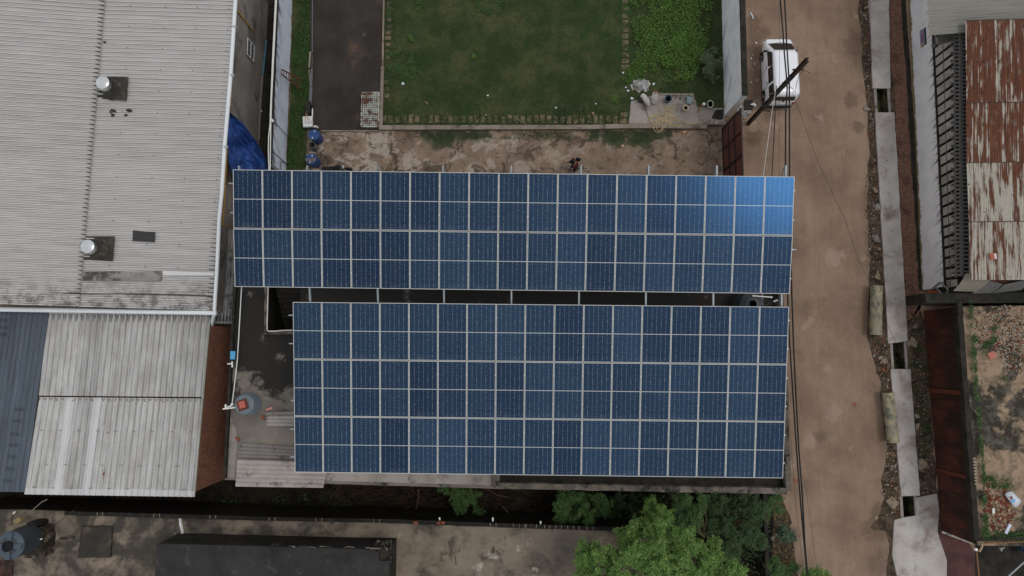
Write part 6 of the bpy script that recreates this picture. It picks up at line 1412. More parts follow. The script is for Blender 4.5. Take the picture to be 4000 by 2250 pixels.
wallbar(d7(1180, 300, zl + .2), c11(0, 763, zl + .2), .18, zl, zl + .22, BM, lbd, "parapet", jit=.06); wallbar(c11(0, 763, zl + .2), c11(1200, 785, zl + .2), .17, zl, zl + .22, BM, lbd, "parapet", jit=.08)
wallbar(c11(1200, 785, zl + .2), c12(0, 828, zl + .2), .19, zl, zl + .22, BM, lbd, "parapet", jit=.1); wallbar(c12(0, 828, zl + .2), c12(1040, 862, zl + .2), .19, zl, zl + .22, BM, lbd, "parapet", jit=.12)
PEG = plain("peg", A(104, 97, 86), .7)
b = MB()
for f_, lst in ((c3, ((650, 1035), (685, 1035), (1025, 1045), (1065, 1045), (1400, 1055), (1438, 1055))), (c11, ((122, 765), (176, 765), (548, 770), (603, 770), (1078, 782), (1130, 782), (2143, 815), (2196, 818), (2355, 822), (2408, 824), (2470, 826), (2515, 828), (2565, 830))),
            (c12, ((68, 827), (120, 829), (172, 831), (298, 835), (345, 837), (400, 838), (452, 840), (508, 842), (565, 845), (615, 846), (685, 850), (742, 852)))):
    for x, y in lst: q = f_(x, y, zl + .22); b.box((q.x, q.y, zl + .24), (.035, .15, .04))
b.build("parapet_dowels", PEG, lbd)
for i, (f_, x, y) in enumerate(((c11, 1460, 797), (c11, 1675, 800), (c11, 1705, 798))):
    brick(f_(x, y, zl + .25), 0, (.22, .12, .08), "reddish brick on the dark parapet, %s of three" % ("left", "middle", "right")[i], BRK)
for i, (f_, x, y, h_) in enumerate(((c11, 1678, 772, .12), (c11, 2166, 782, .25), (c12, 262, 806, .12), (c3, 1208, 1062, .05))):
    if i < 3: q = f_(x, y, zl + .35); MB().tube([(q.x, q.y - .05, zl + .2), (q.x, q.y + .06, zl + .3), (q.x + .01, q.y + h_ * .6, zl + .34)], [.035, .045, .03], 6).build("white_peg", WPIPE, label="white peg on the dark parapet, %s of three" % ("left", "middle", "right")[i], cat="peg")
q = [c3(x, y, zl + .03) for x, y in ((1200, 1062), (1203, 1100), (1215, 1150), (1213, 1180), (1188, 1198))]
MB().tube(q, .07, 6).build("white_rag", plain("white_strip", A(190, 188, 186)), label="white strip hanging from parapet to the black raised block", cat="strip")
# square hatch and tank plinth
b = MB().prism([d7(1490, 545, zl + .1), d7(2050, 545, zl + .1), d7(2020, 1110, zl + .1), d7(1425, 1118, zl + .1)], zl, zl + .14); b.build("roof_hatch", stained("hatch_dark", A(56, 52, 47), A(44, 41, 37), A(88, 78, 66), thr=.64, s1=1, s2=1.4, grain=12), label="dark square roof hatch slab on the tan roof", cat="roof hatch", bevel=.01)
b = MB().prism([d7(270, 590, zl + .95), d7(735, 580, zl + .95), d7(775, 760, zl + .95), d7(745, 1130, zl + .95), d7(250, 1110, zl + .95)], zl, zl + .95); b.build("tank_plinth", stained("plinth_tan", A(104, 90, 74), A(86, 76, 64), A(40, 37, 30), thr=.47, s1=1, s2=2.6, grain=10), label="dark-sided concrete plinth under the big slate-topped water tank", cat="plinth")
zq_ = zl + .95; q = d7(150, 905, zq_ + 1.35)
t = tank(q.x, q.y, zq_, .585, .58, 1.35, TB, "big black ribbed water tank with slate-grey top at the lower left", rings=12)
# slate top: disc with four raised arms
MB().lathe((q.x, q.y, zq_), [(.60, 1.14), (.61, 1.20), (.58, 1.24), (.40, 1.30), (.24, 1.33)], 40).build("top", TL, t, smooth=True)
b = MB()
for k in range(4): a_ = R(45 + 90 * k + 43); b.prism([(q.x + math.cos(a_ + s_) * r_, q.y + math.sin(a_ + s_) * r_) for s_, r_ in ((-.42, .22), (-.20, .60), (.20, .60), (.42, .22))], zq_ + 1.25, zq_ + 1.36)
b.build("raised_arms", TL, t, bevel=.01)
CAPB = plain("lid_black", A(28, 31, 34), .8, .15)
MB().lathe((q.x, q.y, zq_), [(.22, 1.33), (.23, 1.42), (.21, 1.44), (.20, 1.37), (0, 1.36)], 28).build("lid", CAPB, t, smooth=True)
MB().tube([d7(735, 780, zq_ + .2), d7(770, 768, zq_ + .2)], .03, 8).build("outlet", WPIPE, t)
b = MB().prism([d7(250, 435, zl + 1.1), d7(330, 368, zl + 1.1), d7(395, 435, zl + 1.1), d7(315, 510, zl + 1.1)], zl + .9, zl + 1.1); b.build("tan_block", plain("tan_block", A(122, 108, 76), .8, .2, 0, .15), label="tan diamond-set block on a post above the slate-topped tank", cat="block")
b = MB().prism([d7(480, 480, zl + .9), d7(650, 480, zl + .9), d7(655, 560, zl + .9), d7(485, 560, zl + .9)], zl, zl + .9); b.build("black_box", DIRON, label="black box behind the slate-topped water tank", cat="box")
MB().tube([d7(410, 380, zl + .8), d7(600, 240, zl + .9), d7(760, 100, zl + 1.0), d7(860, 50, zl + 1.0)], .02, 6).build("slanting_pole", plain("pole_grey", A(110, 104, 96)), label="pale slanting rod from the tan block up to the shed's edge", cat="rod")
MB().tube([d7(740, 720, zl + .5), d7(1040, 490, zl + .6), d7(1320, 275, zl + .7), d7(1370, 245, zl + .7)], .014, 6).build("slanting_rod", IRON, label="thin rusty rod slanting from the slate-topped tank to the parapet", cat="rod")
MB().tube([d7(0, 590, zl + .9), d7(130, 545, zl + .9), d7(250, 490, zl + .9)], .018, 6).build("slanting_rod", IRON, label="thin rusty rod left of the tan block at photo's left edge", cat="rod")
MB().tube([d7(205, 500, zl + .9), d7(232, 320, zl + 1.3)], .03, 6).build("short_post", IRON, label="short rusty post with white tip near the photo's left edge", cat="post")
q = d7(258, 293, zl + 1.35); MB().tube([q - Vector((.05, .05, 0)), q + Vector((.05, .05, 0))], .03, 6).build("white_tip", WPIPE, label="small white knob on the short rusty post", cat="knob")
b = MB().prism([d7(-200, 1180, zl + .02), d7(240, 1160, zl + .02), d7(225, 1600, zl + .02), d7(-200, 1600, zl + .02)], zl, zl + .05); b.build("rust_panel", stained("rust_panel", A(70, 50, 40), A(50, 40, 34), A(30, 26, 22), thr=.5, s1=1.5, s2=2), label="rust-brown sheet below the slate-topped tank at the lower left", cat="metal sheet")
b = MB()
for (x0, y0, x1, y1) in ((1080, 762, 1380, 740), (1080, 755, 1340, 690), (1130, 775, 1370, 720), (1085, 765, 1250, 770)): b.tube([d7(x0, y0, zl + .03), d7((x0 + x1) / 2, (y0 + y1) / 2 + 8, zl + .05), d7(x1, y1, zl + .03)], .012, 5)
b.build("twig_bundle", DIRON, label="small bundle of dark twigs between tank plinth and roof hatch", cat="twigs")
for i, (x0, y0, x1, y1) in enumerate(((2175, 1025, 2170, 1080), (2198, 1055, 2238, 1095), (1862, 1035, 1855, 1075), (1825, 1110, 1830, 1185), (2335, 1245, 2372, 1235), (2262, 1268, 2295, 1252))):
    MB().tube([c11(x0, y0, zl + .03), c11(x1, y1, zl + .03)], .016, 5).build("twig", DIRON if i < 4 else PEG, label=("short dark twig on the tan roof, upright one of a pair", "short dark twig on the tan roof, slanting one of a pair", "small dark twig on the tan roof, upper left", "dark crooked twig on the tan roof, lower left", "pale stick at the tan roof's lower right", "short pale stick left of the other pale stick")[i], cat="twig")
# raised black block
zb_ = zl + 2.0
rb = thing("roof_room", c11(600, 1150, zl), "raised black-topped roof room with a broken upper edge on the tan roof", "roof room")
Q = [c3(1045, 1235, zb_), c11(0, 1015, zb_), c11(600, 1030, zb_), c11(1085, 1050, zb_), c11(1120, 1080, zb_), c11(1130, 1150, zb_), c11(1222, 1150, zb_)]
yb_ = c11(1222, 1150, zb_).y - 6
poly = [(v.x, v.y) for v in Q] + [(c11(1218, 1287, zb_).x, yb_), (c3(1025, 1449, zb_).x, yb_)]
MB().prism(poly, zb_ - .12, zb_).build("roof", BLACKROOF, rb)
xa, xb, ya = poly[0][0] + .03, c11(1218, 1100, zb_).x, poly[0][1] - .02
MB().prism([(xa, ya), (poly[2][0], poly[2][1] - .03), (xb, Q[3].y + .02), (xb, yb_ + .1), (xa - .2, yb_ + .1)], zl, zb_ - .12).build("wall", DARKC, rb)
b = MB()
for i in range(70):
    x = rnd.uniform(1095, 1235); y = rnd.uniform(960, 1160); 
    if x - 1095 < (y - 1050) * .3: continue
    p_ = c11(x, y, zb_ - .1 - rnd.random() * .4); b.box(p_, (rnd.uniform(.05, .2), rnd.uniform(.04, .12), .06), rot=Euler((rnd.uniform(-.6, .6), rnd.uniform(-.6, .6), rnd.uniform(0, 3))).to_matrix())
b.build("broken_corner", stained("broken_concrete", A(84, 78, 70), A(60, 56, 50), A(34, 32, 28), thr=.5, s1=4, s2=5), rb)
b = MB(); x = 300
while x < 1090:
    L_ = rnd.uniform(20, 120)
    if rnd.random() < .6: b.bar(c11(x, 1008 + x * .022 + rnd.uniform(-10, 6), zb_ + .01), c11(x + L_, 1010 + (x + L_) * .022 + rnd.uniform(-8, 6), zb_ + .01), rnd.uniform(.03, .08), .04)
    x += L_
b.build("chipped_edge", PARA, rb)
b = MB().tube([c11(150, 1065, zb_ + .1), c11(148, 1000, zb_ + .3), c11(250, 965, zb_ - .2)], .02, 5).tube([c11(190, 1070, zb_ + .1), c11(200, 1000, zb_ + .3), c11(245, 990, zb_)], .02, 5).tube([c11(150, 1005, zb_ + .3), c11(205, 1000, zb_ + .3)], .02, 5)
b.build("wire_frame", DIRON, label="small bent wire frame on the roof room's upper edge", cat="wire frame")
# dead twigs and branches in the alley
TW = plain("dead_branch", A(66, 54, 44), .9, .1, 0, .3)
b = MB()
for i in range(420):
    px = rnd.uniform(1250, 2250); py = rnd.uniform(1900, 2040); p_ = U(px, py, rnd.uniform(.05, .6)); a_ = rnd.gauss(.1, .55); L_ = rnd.uniform(.3, 1.3)
    mid = Vector((math.cos(a_) * L_ / 2, math.sin(a_) * L_ / 2 + rnd.uniform(-.12, .12), rnd.uniform(-.05, .15))); e_ = Vector((math.cos(a_) * L_, math.sin(a_) * L_, rnd.uniform(-.1, .15)))
    b.tube([p_, p_ + mid, p_ + e_], [.012, .009, .004], 3, cap=False)
b.build("brushwood", TW, kind="stuff", label="tangled dead brushwood in the dark back alley", cat="brushwood")
for i, (pts_, r_) in enumerate((([(1480, 490), (1488, 560), (1470, 650), (1465, 760)], .06), ([(2110, 492), (2200, 545), (2310, 570)], .05), ([(2250, 650), (2330, 730), (2400, 795)], .06), ([(770, 450), (690, 570), (640, 660), (640, 740)], .02))):
    MB().tube([c11(x, y, .5) for x, y in pts_], [r_, r_ * .9, r_ * .7, r_ * .5][:len(pts_)], 6).build("dead_branch", TW, label=("thick dead branch standing across the back alley below the panels", "dead branch from the roof edge near the small bush", "short dead log at the alley's dark right part", "thin curved dead branch in the alley's left part")[i], cat="branch")

# ============================================================ vegetation
def leafmat(name, ca_, cb, cc, rough=.6):
    m = M(name, rough, .35); i = m.island(); c = m.mix(ca_, cb, i); c = m.mix(c, cc, i.gt(.88)); m.color(m.mul(c, m.noise(m.pos(), 1.5, 3) * .6 + .7)); 
    m.b.inputs["Transmission Weight"].default_value = 0; return m.m
LF_BR = leafmat("bright_leaf", (.135, .245, .045), (.045, .115, .024), (.24, .33, .09)); LF_MID = leafmat("mid_leaf", (.06, .13, .032), (.03, .075, .020), (.11, .17, .04)); LF_DK = leafmat("dark_leaf", (.045, .088, .026), (.022, .052, .018), (.08, .13, .03))
LF_WEED = leafmat("weed_leaf", (.105, .205, .030), (.04, .10, .018), (.17, .28, .05)); LF_GREY = leafmat("grey_leaf", (.09, .13, .06), (.05, .08, .04), (.16, .19, .10)); LF_GRASS = leafmat("grass_blade", (.062, .098, .030), (.028, .052, .018), (.13, .14, .06))
def leaf(b, p_, s_, tilt=.6, w_=.5, az=None):
    az = rnd.uniform(0, 6.283) if az is None else az; e = Euler((rnd.gauss(0, tilt), rnd.gauss(0, tilt), az)).to_matrix()
    b.add([p_, p_ + e @ Vector((s_ * .5, s_ * w_ * .5, s_ * .04)), p_ + e @ Vector((s_, 0, -s_ * .08)), p_ + e @ Vector((s_ * .5, -s_ * w_ * .5, s_ * .04))], [(0, 3, 2, 1)])
def spray(b, p_, L_, n, s_):                    # feathery compound leaf
    az = rnd.uniform(0, 6.283); el = rnd.gauss(.1, .35); d = Vector((math.cos(az) * math.cos(el), math.sin(az) * math.cos(el), math.sin(el)))
    for k in range(n):
        q_ = p_ + d * (L_ * (k + .5) / n) - Vector((0, 0, L_ * .25 * (k / n) ** 2))
        for sg in (-1, 1): leaf(b, q_, s_ * (1 - .4 * k / n), .35, .5, az + sg * 1.15)
def tree(name, label, cat, base, blobs, n, mat, s_=.13, trunk_r=.09, zlow=None, wood=None, group=None, flat=.7, gap=-.12, sat=2):
    t = thing(name, (base.x, base.y, 0), label, cat, group); tot = sum(r_ * r_ for _, r_ in blobs)
    tr = MB(); W_ = wood or TRUNK; cz = min(c_.z for c_, _ in blobs)
    hub = Vector((base.x, base.y, max(.3, cz * .45)))
    tr.tube([Vector((base.x, base.y, 0)), (Vector((base.x, base.y, 0)) + hub) / 2 + Vector((.05, .03, 0)), hub], [trunk_r, trunk_r * .85, trunk_r * .7], 8)
    for c_, r_ in blobs: m_ = hub.lerp(c_, .5) + Vector((rnd.uniform(-.15, .15), rnd.uniform(-.15, .15), .1)); tr.tube([hub, m_, c_ + Vector((0, 0, -r_ * .1))], [trunk_r * .5, trunk_r * .32, trunk_r * .12], 5)
    tr.build("trunk", W_, t)
    b = MB()
    if sat:
        ex = []
        for c_, r_ in blobs:
            for q in range(sat): a_ = rnd.uniform(0, 6.283); d_ = r_ * rnd.uniform(.35, 1.05); ex.append((c_ + Vector((math.cos(a_) * d_, math.sin(a_) * d_, rnd.uniform(.0, .6) * r_ + r_ * .35)), r_ * rnd.uniform(.22, .42)))
        blobs = blobs + ex; tot = sum(r_ * r_ for _, r_ in blobs)
    for c_, r_ in blobs:
        k = int(n * r_ * r_ / tot)
        for i in range(k):
            v = Vector((rnd.gauss(0, 1), rnd.gauss(0, 1), rnd.gauss(0, 1))).normalized(); v.z = abs(v.z) * 1.0 if rnd.random() < .75 else -abs(v.z) * .5
            rr = r_ * (rnd.random() ** .45) * (1 + .45 * mnoise.noise((c_.x + v.x * 2.2, c_.y + v.y * 2.2, v.z * 2.2))) * rnd.uniform(.8, 1.12)
            if mnoise.noise(((c_ + v * rr) * 1.7)) < gap: continue
            p_ = c_ + Vector((v.x * rr, v.y * rr, v.z * rr * flat)); spray(b, p_, s_ * 2.0, 4, s_)
    b.build("crown", mat, t); return t
LF_FALL = leafmat("fallen_leaf", A(120, 96, 66), A(84, 66, 48), A(140, 128, 80))
TRUNK = plain("bark", A(86, 74, 60), .9, .1, 0, .3, 8)
def B(f_, x, y, z, r_): return (f_(x, y, z), r_)
tree("tree", "big bright green feathery tree at the bottom edge, nearest and tallest", "tree", c12(1500, 1250, 0),
     [B(c12, 1285, 640, 4.3, .34), B(c12, 1260, 700, 4.4, .3), B(c12, 1340, 770, 4.8, .48), B(c12, 1190, 830, 4.9, .42), B(c12, 1060, 900, 5.2, .5), B(c12, 1090, 960, 5.4, .5), B(c12, 1330, 920, 5.6, .75), B(c12, 1500, 950, 5.6, .6), B(c12, 1560, 1060, 5.8, .7), B(c12, 1700, 1040, 5.3, .4), B(c12, 1840, 1000, 5.0, .28), B(c12, 1830, 1100, 5.2, .5),
      B(c12, 700, 1050, 5.0, .45), B(c12, 680, 1180, 5.2, .5), B(c12, 860, 1110, 5.6, .65), B(c12, 1020, 1150, 6.0, .8), B(c12, 1240, 1130, 6.2, .9), B(c12, 1450, 1220, 6.2, .9), B(c12, 1700, 1220, 5.8, .8), B(c12, 1950, 1230, 5.2, .65), B(c12, 2080, 1290, 4.9, .45), B(c12, 760, 1300, 5.4, .6), B(c12, 1000, 1350, 6.0, .9), B(c12, 1350, 1400, 6.2, 1.1), B(c12, 1750, 1420, 5.8, 1.0), B(c12, 640, 1250, 5.0, .35)], 9500, LF_BR, .115, .14, group=None, flat=.8, gap=-.08, sat=4)
tree("tree", "dark green slender tree reaching up between bright tree and roof parapet", "tree", c12(1680, 860, 0),
     [B(c12, 1545, 560, 3.5, .34), B(c12, 1700, 590, 3.8, .36), B(c12, 1740, 610, 3.8, .26), B(c12, 1580, 660, 3.9, .5), B(c12, 1670, 720, 4.0, .5), B(c12, 1660, 810, 4.1, .42), B(c12, 1540, 790, 4.1, .4), B(c12, 1600, 880, 4.4, .4)], 1300, LF_MID, .11, .08)
tree("tree", "bushy dark tree left of the bright tree, below the roof parapet", "tree", c12(620, 700, 0),
     [B(c12, 500, 570, 2.2, .42), B(c12, 440, 640, 2.4, .34), B(c12, 430, 740, 2.4, .36), B(c12, 540, 700, 2.0, .5), B(c12, 640, 590, 2.0, .4), B(c12, 700, 700, 2.6, .46), B(c12, 690, 770, 2.7, .3), B(c12, 800, 620, 2.3, .42), B(c12, 860, 680, 2.2, .35), B(c12, 560, 790, 2.2, .3)], 1300, LF_MID, .11, .07)
tree("tree", "deep shaded tree under the parapet's right half, beside the lane wall", "tree", c12(2080, 700, 0),
     [B(c12, 1860, 600, 2.0, .5), B(c12, 1840, 720, 2.0, .5), B(c12, 1960, 800, 2.2, .5), B(c12, 2050, 620, 1.9, .5), B(c12, 2180, 600, 2.3, .55), B(c12, 2250, 680, 2.3, .45), B(c12, 2120, 760, 2.4, .55), B(c12, 1970, 840, 2.6, .45), B(c12, 2050, 900, 2.6, .55), B(c12, 2190, 900, 2.7, .5), B(c12, 2260, 960, 2.6, .36), B(c12, 2170, 1010, 2.5, .3), B(c12, 1850, 860, 2.0, .5), B(c12, 1980, 960, 2.0, .5), B(c12, 2000, 1060, 1.8, .5), B(c12, 2290, 780, 2.2, .3)], 2300, LF_DK, .11, .09)
tree("bush", "small green bush in the back alley below the middle of the array", "bush", c11(1900, 620, 0), [B(c11, 1720, 510, 1.6, .34), B(c11, 1830, 530, 1.7, .4), B(c11, 1960, 530, 1.6, .4), B(c11, 1860, 610, 1.8, .38), B(c11, 2030, 560, 1.5, .28), B(c11, 1870, 670, 1.7, .24), B(c11, 1960, 650, 1.4, .4), B(c11, 2020, 720, 1.1, .35)], 620, LF_MID, .1, .04)
tree("bush", "low shaded undergrowth bush beside the bushy dark tree", "bush", c12(980, 680, 0), [B(c12, 960, 600, .8, .5), B(c12, 1050, 700, .7, .5), B(c12, 920, 760, .7, .4), B(c12, 1150, 620, .7, .5), B(c12, 1150, 760, .8, .4), B(c12, 1000, 800, .8, .3)], 700, LF_DK, .08, .03)
tree("bush", "sparse green hedge plant at the lane corner of the building", "bush", e8(280, 470, 0), [B(e8, 300, 350, .7, .26), B(e8, 260, 440, .8, .3), B(e8, 330, 480, .7, .26), B(e8, 200, 480, .8, .26), B(e8, 300, 570, .6, .26), B(e8, 190, 600, .7, .2)], 520, LF_MID, .08, .03)
tree("bush", "low bush at the bottom edge left of the lane, nearer the wall", "bush", e8(270, 1370, 0), [B(e8, 240, 1290, 1.0, .32), B(e8, 330, 1350, 1.0, .34), B(e8, 200, 1380, 1.0, .3), B(e8, 290, 1440, 1.1, .4), B(e8, 420, 1430, .9, .3), B(e8, 550, 1330, .8, .26), B(e8, 300, 1220, .8, .16)], 620, LF_MID, .09, .03)
tree("bush", "bright leafy bush poking over the lane at the bottom edge", "bush", e8(820, 1440, 0), [B(e8, 790, 1390, 1.6, .28), B(e8, 870, 1400, 1.6, .28), B(e8, 700, 1430, 1.4, .3), B(e8, 930, 1440, 1.5, .3), B(e8, 1000, 1480, 1.4, .3), B(e8, 800, 1500, 1.6, .5)], 560, LF_BR, .1, .04)
# broad-leaved plant by the lane
bp = thing("broadleaf_plant", e8(410, 960, 0), "dark broad-leaved shrub standing beside the lane below the building's corner", "shrub")
b = MB()
for (x, y, z_) in ((400, 740, .9), (350, 850, .8), (330, 870, .9), (420, 800, 1.1), (440, 870, 1.2), (480, 830, 1.0), (500, 900, 1.0), (540, 920, .9), (450, 940, 1.0), (400, 930, .9), (360, 800, .8), (530, 850, .9)):
    c_ = e8(x, y, z_)
    for k in range(9): leaf(b, c_, rnd.uniform(.17, .25), .25, .5, k * .72 + rnd.uniform(-.2, .2))
b.build("leaves", leafmat("broad_leaf", (.035, .075, .032), (.022, .05, .022), (.06, .10, .05), .4), bp)
b = MB()
for (x, y) in ((400, 760), (440, 870), (540, 920), (350, 850)): b.tube([e8(400, 1120, 0), e8(405, 980, .5), e8(x, y, .95)], [.03, .02, .01], 5)
b.build("stem", TRUNK, bp)
# lane-side low wall between trees and litter
lw = thing("garden_wall", c12(2320, 900, 0), "low dark mossy wall between the shaded tree and the leaf litter", "wall")
wallbar(c12(2315, 545, 1.2), c12(2325, 800, 1.2), .2, 0, 1.2, DARKC, lw, "masonry", jit=.06); wallbar(c12(2325, 805, 1.2), c12(2345, 1400, 1.2), .2, 0, 1.2, DARKC, lw, "masonry", jit=.06)
stone(e8, [(222, 905), (262, 878), (288, 900), (262, 955), (232, 945)], .1, "pale triangular stone in the leaf litter by the low wall", 1)
# lawn blades, weeds and ground cover (stuff)
def inpoly(poly, x, y):
    c_ = False; j = len(poly) - 1
    for i in range(len(poly)):
        if (poly[i].y > y) != (poly[j].y > y) and x < (poly[j].x - poly[i].x) * (y - poly[i].y) / (poly[j].y - poly[i].y) + poly[i].x: c_ = not c_
        j = i
    return c_
def scatter(name, poly, n, mat, s0, s1, z, dens=None, tilt=.5, w_=.4, label=None, hgt=.0):
    xs = [p_.x for p_ in poly]; ys = [p_.y for p_ in poly]; b = MB(); k = 0; tr_ = 0
    while k < n and tr_ < n * 12:
        tr_ += 1; x, y = rnd.uniform(min(xs), max(xs)), rnd.uniform(min(ys), max(ys))
        if not inpoly(poly, x, y): continue
        if dens and rnd.random() > dens(x, y): continue
        k += 1; leaf(b, Vector((x, y, z + rnd.random() * hgt)), rnd.uniform(s0, s1), tilt, w_)
    b.build(name, mat, kind="stuff", label=label or (name.replace("_", " ") + " covering the ground"), cat="grass" if "grass" in name else "weeds")
nzf = lambda x, y, s_, o=0.0: mnoise.noise((x * s_, y * s_, o))
lawnp = P2(e5(165, -200), U(2440, -100), c5(245, 0), c5(235, 600), e5(1900, 1200), e5(110, 1200), e5(150, 800))
scatter("lawn_grass", lawnp, 30000, LF_GRASS, .05, .11, .10, lambda x, y: .75 + nzf(x, y, .6), .5, .22, "short dark green grass of the lawn")
scatter("lawn_weeds", P2(e5(80, -200), e5(640, -200), e5(600, 60), e5(440, 140), e5(200, 60), e5(90, 260)), 1500, LF_MID, .06, .11, .13, lambda x, y: -.02 + nzf(x, y, 1.1, 2) * 2.2 + nzf(x, y, 4, 2) * .6, .5, .5, "bright weeds in the lawn's upper left corner", .05)
scatter("lawn_weeds", P2(e5(80, 560), e5(330, 540), e5(500, 700), e5(480, 860), e5(260, 880), e5(80, 830)), 1900, LF_MID, .06, .11, .13, lambda x, y: .15 + nzf(x, y, 1.3, 5) * 1.8 + nzf(x, y, 4.5, 2) * .9, .5, .5, "bright weeds at the lawn's left edge", .05)
scatter("lawn_weeds", P2(e5(900, -150), e5(1750, -150), e5(1650, 320), e5(1500, 160), e5(1250, 220), e5(1050, 130)), 1500, LF_MID, .05, .1, .13, lambda x, y: max(0, nzf(x, y, 1.1, 9) * 2.4), .5, .5, "scattered weeds near the lawn's top", .05)
edge = P2(e5(60, 1215), e5(1900, 1190), c5(330, 560), c5(330, 690), e5(1900, 1310), e5(60, 1310)); scatter("edge_grass", edge, 3600, LF_GRASS, .05, .12, .14, lambda x, y: .45 + nzf(x, y, 2, 3) * 1.5, .5, .3, "grass growing between the lawn's lower pavers")
scatter("edge_grass", P2(e5(80, -100), e5(190, -100), e5(180, 1200), e5(60, 1200)), 1500, LF_GRASS, .05, .12, .14, lambda x, y: .45 + nzf(x, y, 2, 3) * 1.5, .5, .3, "grass growing between the lawn's left pavers")
weedp = P2(e6(230, -300), e6(1600, -300), e6(1480, 700), e6(1400, 1000), e6(1250, 1320), e6(820, 1350), e6(650, 1250), e6(130, 1400), e6(120, 1280), e6(330, 950), e6(330, 600), e6(240, 350))
scatter("broad_weeds", weedp, 19000, LF_WEED, .06, .13, .16, lambda x, y: .95 + nzf(x, y, .8, 1) * 1.4 + nzf(x, y, 3, 1) * .8 - max(0, (x - 10.0)) * .32 - max(0, 7.6 - x) * .8, .55, .45, "dense bright green broad-leaved weeds right of the lawn", .22)
scatter("rough_grass", P2(e6(1300, -300), e6(1690, -300), e6(1760, 1449), c5(1250, 540), c5(1020, 520), c5(660, 400), e6(700, 1449), e6(820, 1350), e6(1250, 1300), e6(1450, 700)), 7000, LF_GRASS, .06, .13, .12, None, .6, .25, "dark rough grass along the white wall")
scatter("paver_grass", P2(e6(60, -300), e6(300, -300), e6(300, 1400), e6(0, 1449)), 3200, LF_MID, .04, .09, .13, lambda x, y: .35 + nzf(x, y, 1.8, 4) * 1.6, .5, .35, "grass tufts between the pavers left of the weeds")
scatter("undergrowth", P2(c12(380, 500), c12(2300, 540), c12(2330, 1280), c12(2250, 1287), c12(1700, 950), c12(1050, 800), c12(420, 780)), 5200, LF_DK, .08, .18, .25, lambda x, y: .55 + nzf(x, y, 1.1, 3) * 1.4, .7, .5, "dark tangled undergrowth between the trees of the back alley", .7)
scatter("fallen_leaves", P2(c11(1230, 800), c12(0, 850), c12(950, 880), c12(880, 1040), c12(560, 1280), c12(0, 1280), c11(1240, 1280)), 240, LF_FALL, .03, .07, zl + .01, lambda x, y: .3 + max(0, nzf(x, y, 1, 3)) + max(0, x - 4) * .3, .2, .5, "dry fallen leaves on the tan roof", .01)
strip = P2(c4(615, -300), c4(760, -300), c4(745, 450), c4(735, 830), c4(690, 1200), c4(700, 1330), c4(570, 1380), c4(600, 800))
scatter("strip_grass", strip, 7500, LF_MID, .06, .15, .06, lambda x, y: .6 + nzf(x, y, 1.1, 6) * 1.3, .6, .3, "long green grass between the blue-white wall and the driveway", .12)
scatter("turf_grass", P2(c15(1340, 528), c15(1930, 528), c5(0, 752), c5(760, 755), c5(680, 820), c5(540, 870), c5(200, 860), c15(1880, 580), c15(1480, 630)), 3500, LF_DK, .04, .09, .05, lambda x, y: .6 + nzf(x, y, 1.5, 7) * 1.5, .6, .4, "mossy grass creeping over the yard's upper edge")
scatter("terrace_moss", P2(d3(815, 100, hT), d3(880, 130, hT), d3(970, 1449, hT), d4(600, 380, hT), d4(630, 960, hT), d4(560, 960, hT), d4(545, 0, hT), d3(890, 1449, hT)), 3000, LF_MID, .05, .1, hT + .28, lambda x, y: .5 + nzf(x, y, 2, 8) * 1.5, .6, .5, "bright moss and weeds along the terrace edge", .05)
scatter("terrace_weeds", P2(d3(930, 640, hT), d3(1600, 600, hT), d3(1800, 800, hT), d3(1250, 980, hT), d3(1000, 1100, hT)), 500, LF_MID, .05, .1, hT + .16, lambda x, y: max(0, nzf(x, y, 2, 8) * 2), .6, .5, "weeds sprouting among the terrace rubble", .05)
scatter("terrace_weeds", P2(d4(560, 180, hT), d4(950, 220, hT), d4(960, 350, hT), d4(620, 330, hT)), 500, LF_MID, .05, .11, hT + .16, lambda x, y: .3 + max(0, nzf(x, y, 2, 8) * 2), .6, .5, "weeds above the terrace's broken bricks", .05)
scatter("terrace_weeds", P2(d4(590, 880, hT), d4(1127, 880, hT), d4(1500, 900, hT), d4(1500, 980, hT), d4(620, 990, hT)), 1100, LF_MID, .06, .13, hT + .16, lambda x, y: .5 + nzf(x, y, 2, 8), .6, .5, "weeds along the terrace's lower edge", .08)
scatter("verge_weeds", P2(c8(1330, 520), c8(1500, 400), c8(1560, 1449), c9(1650, 100), c9(1690, 380), c8(1420, 1449), c8(1350, 800)), 2600, LF_DK, .03, .08, .03, lambda x, y: .3 + nzf(x, y, 1.5, 2) * 1.5, .6, .5, "dark weeds between drain and oxide-red wall")
scatter("alley_weeds", P2(U(790, 1950), U(1300, 1920), U(1450, 1990), U(1300, 2030), U(760, 2010)), 1200, LF_DK, .05, .12, .1, lambda x, y: .4 + nzf(x, y, 1.2, 2) * 1.5, .6, .5, "dark weeds in the alley below the corrugated sheets", .2)
tree("shrub", "grey-green scrubby shrub against the white wall beside the weeds", "shrub", e6(1590, 1050, .1), [B(e6, 1640, 800, .55, .18), B(e6, 1550, 880, .7, .32), B(e6, 1480, 960, .7, .3), B(e6, 1600, 980, .9, .4), B(e6, 1640, 1100, .9, .34), B(e6, 1540, 1120, .8, .3), B(e6, 1620, 1220, .7, .28), B(e6, 1600, 1320, .5, .14), B(e6, 1510, 1200, .6, .2)], 950, LF_GREY, .07, .02)
tree("weed_tuft", "lone green weed tuft near the lawn's left side", "weed", e5(325, 415, .1), [B(e5, 325, 415, .2, .26)], 70, LF_WEED, .07, .01, flat=.25, gap=.0, sat=4)
tree("weed_tuft", "green weed tuft left of the white sacks", "weed", c5(260, 455, .1), [B(c5, 262, 450, .2, .24), B(c5, 245, 465, .2, .16)], 80, LF_WEED, .07, .01, flat=.25, gap=.0, sat=4)
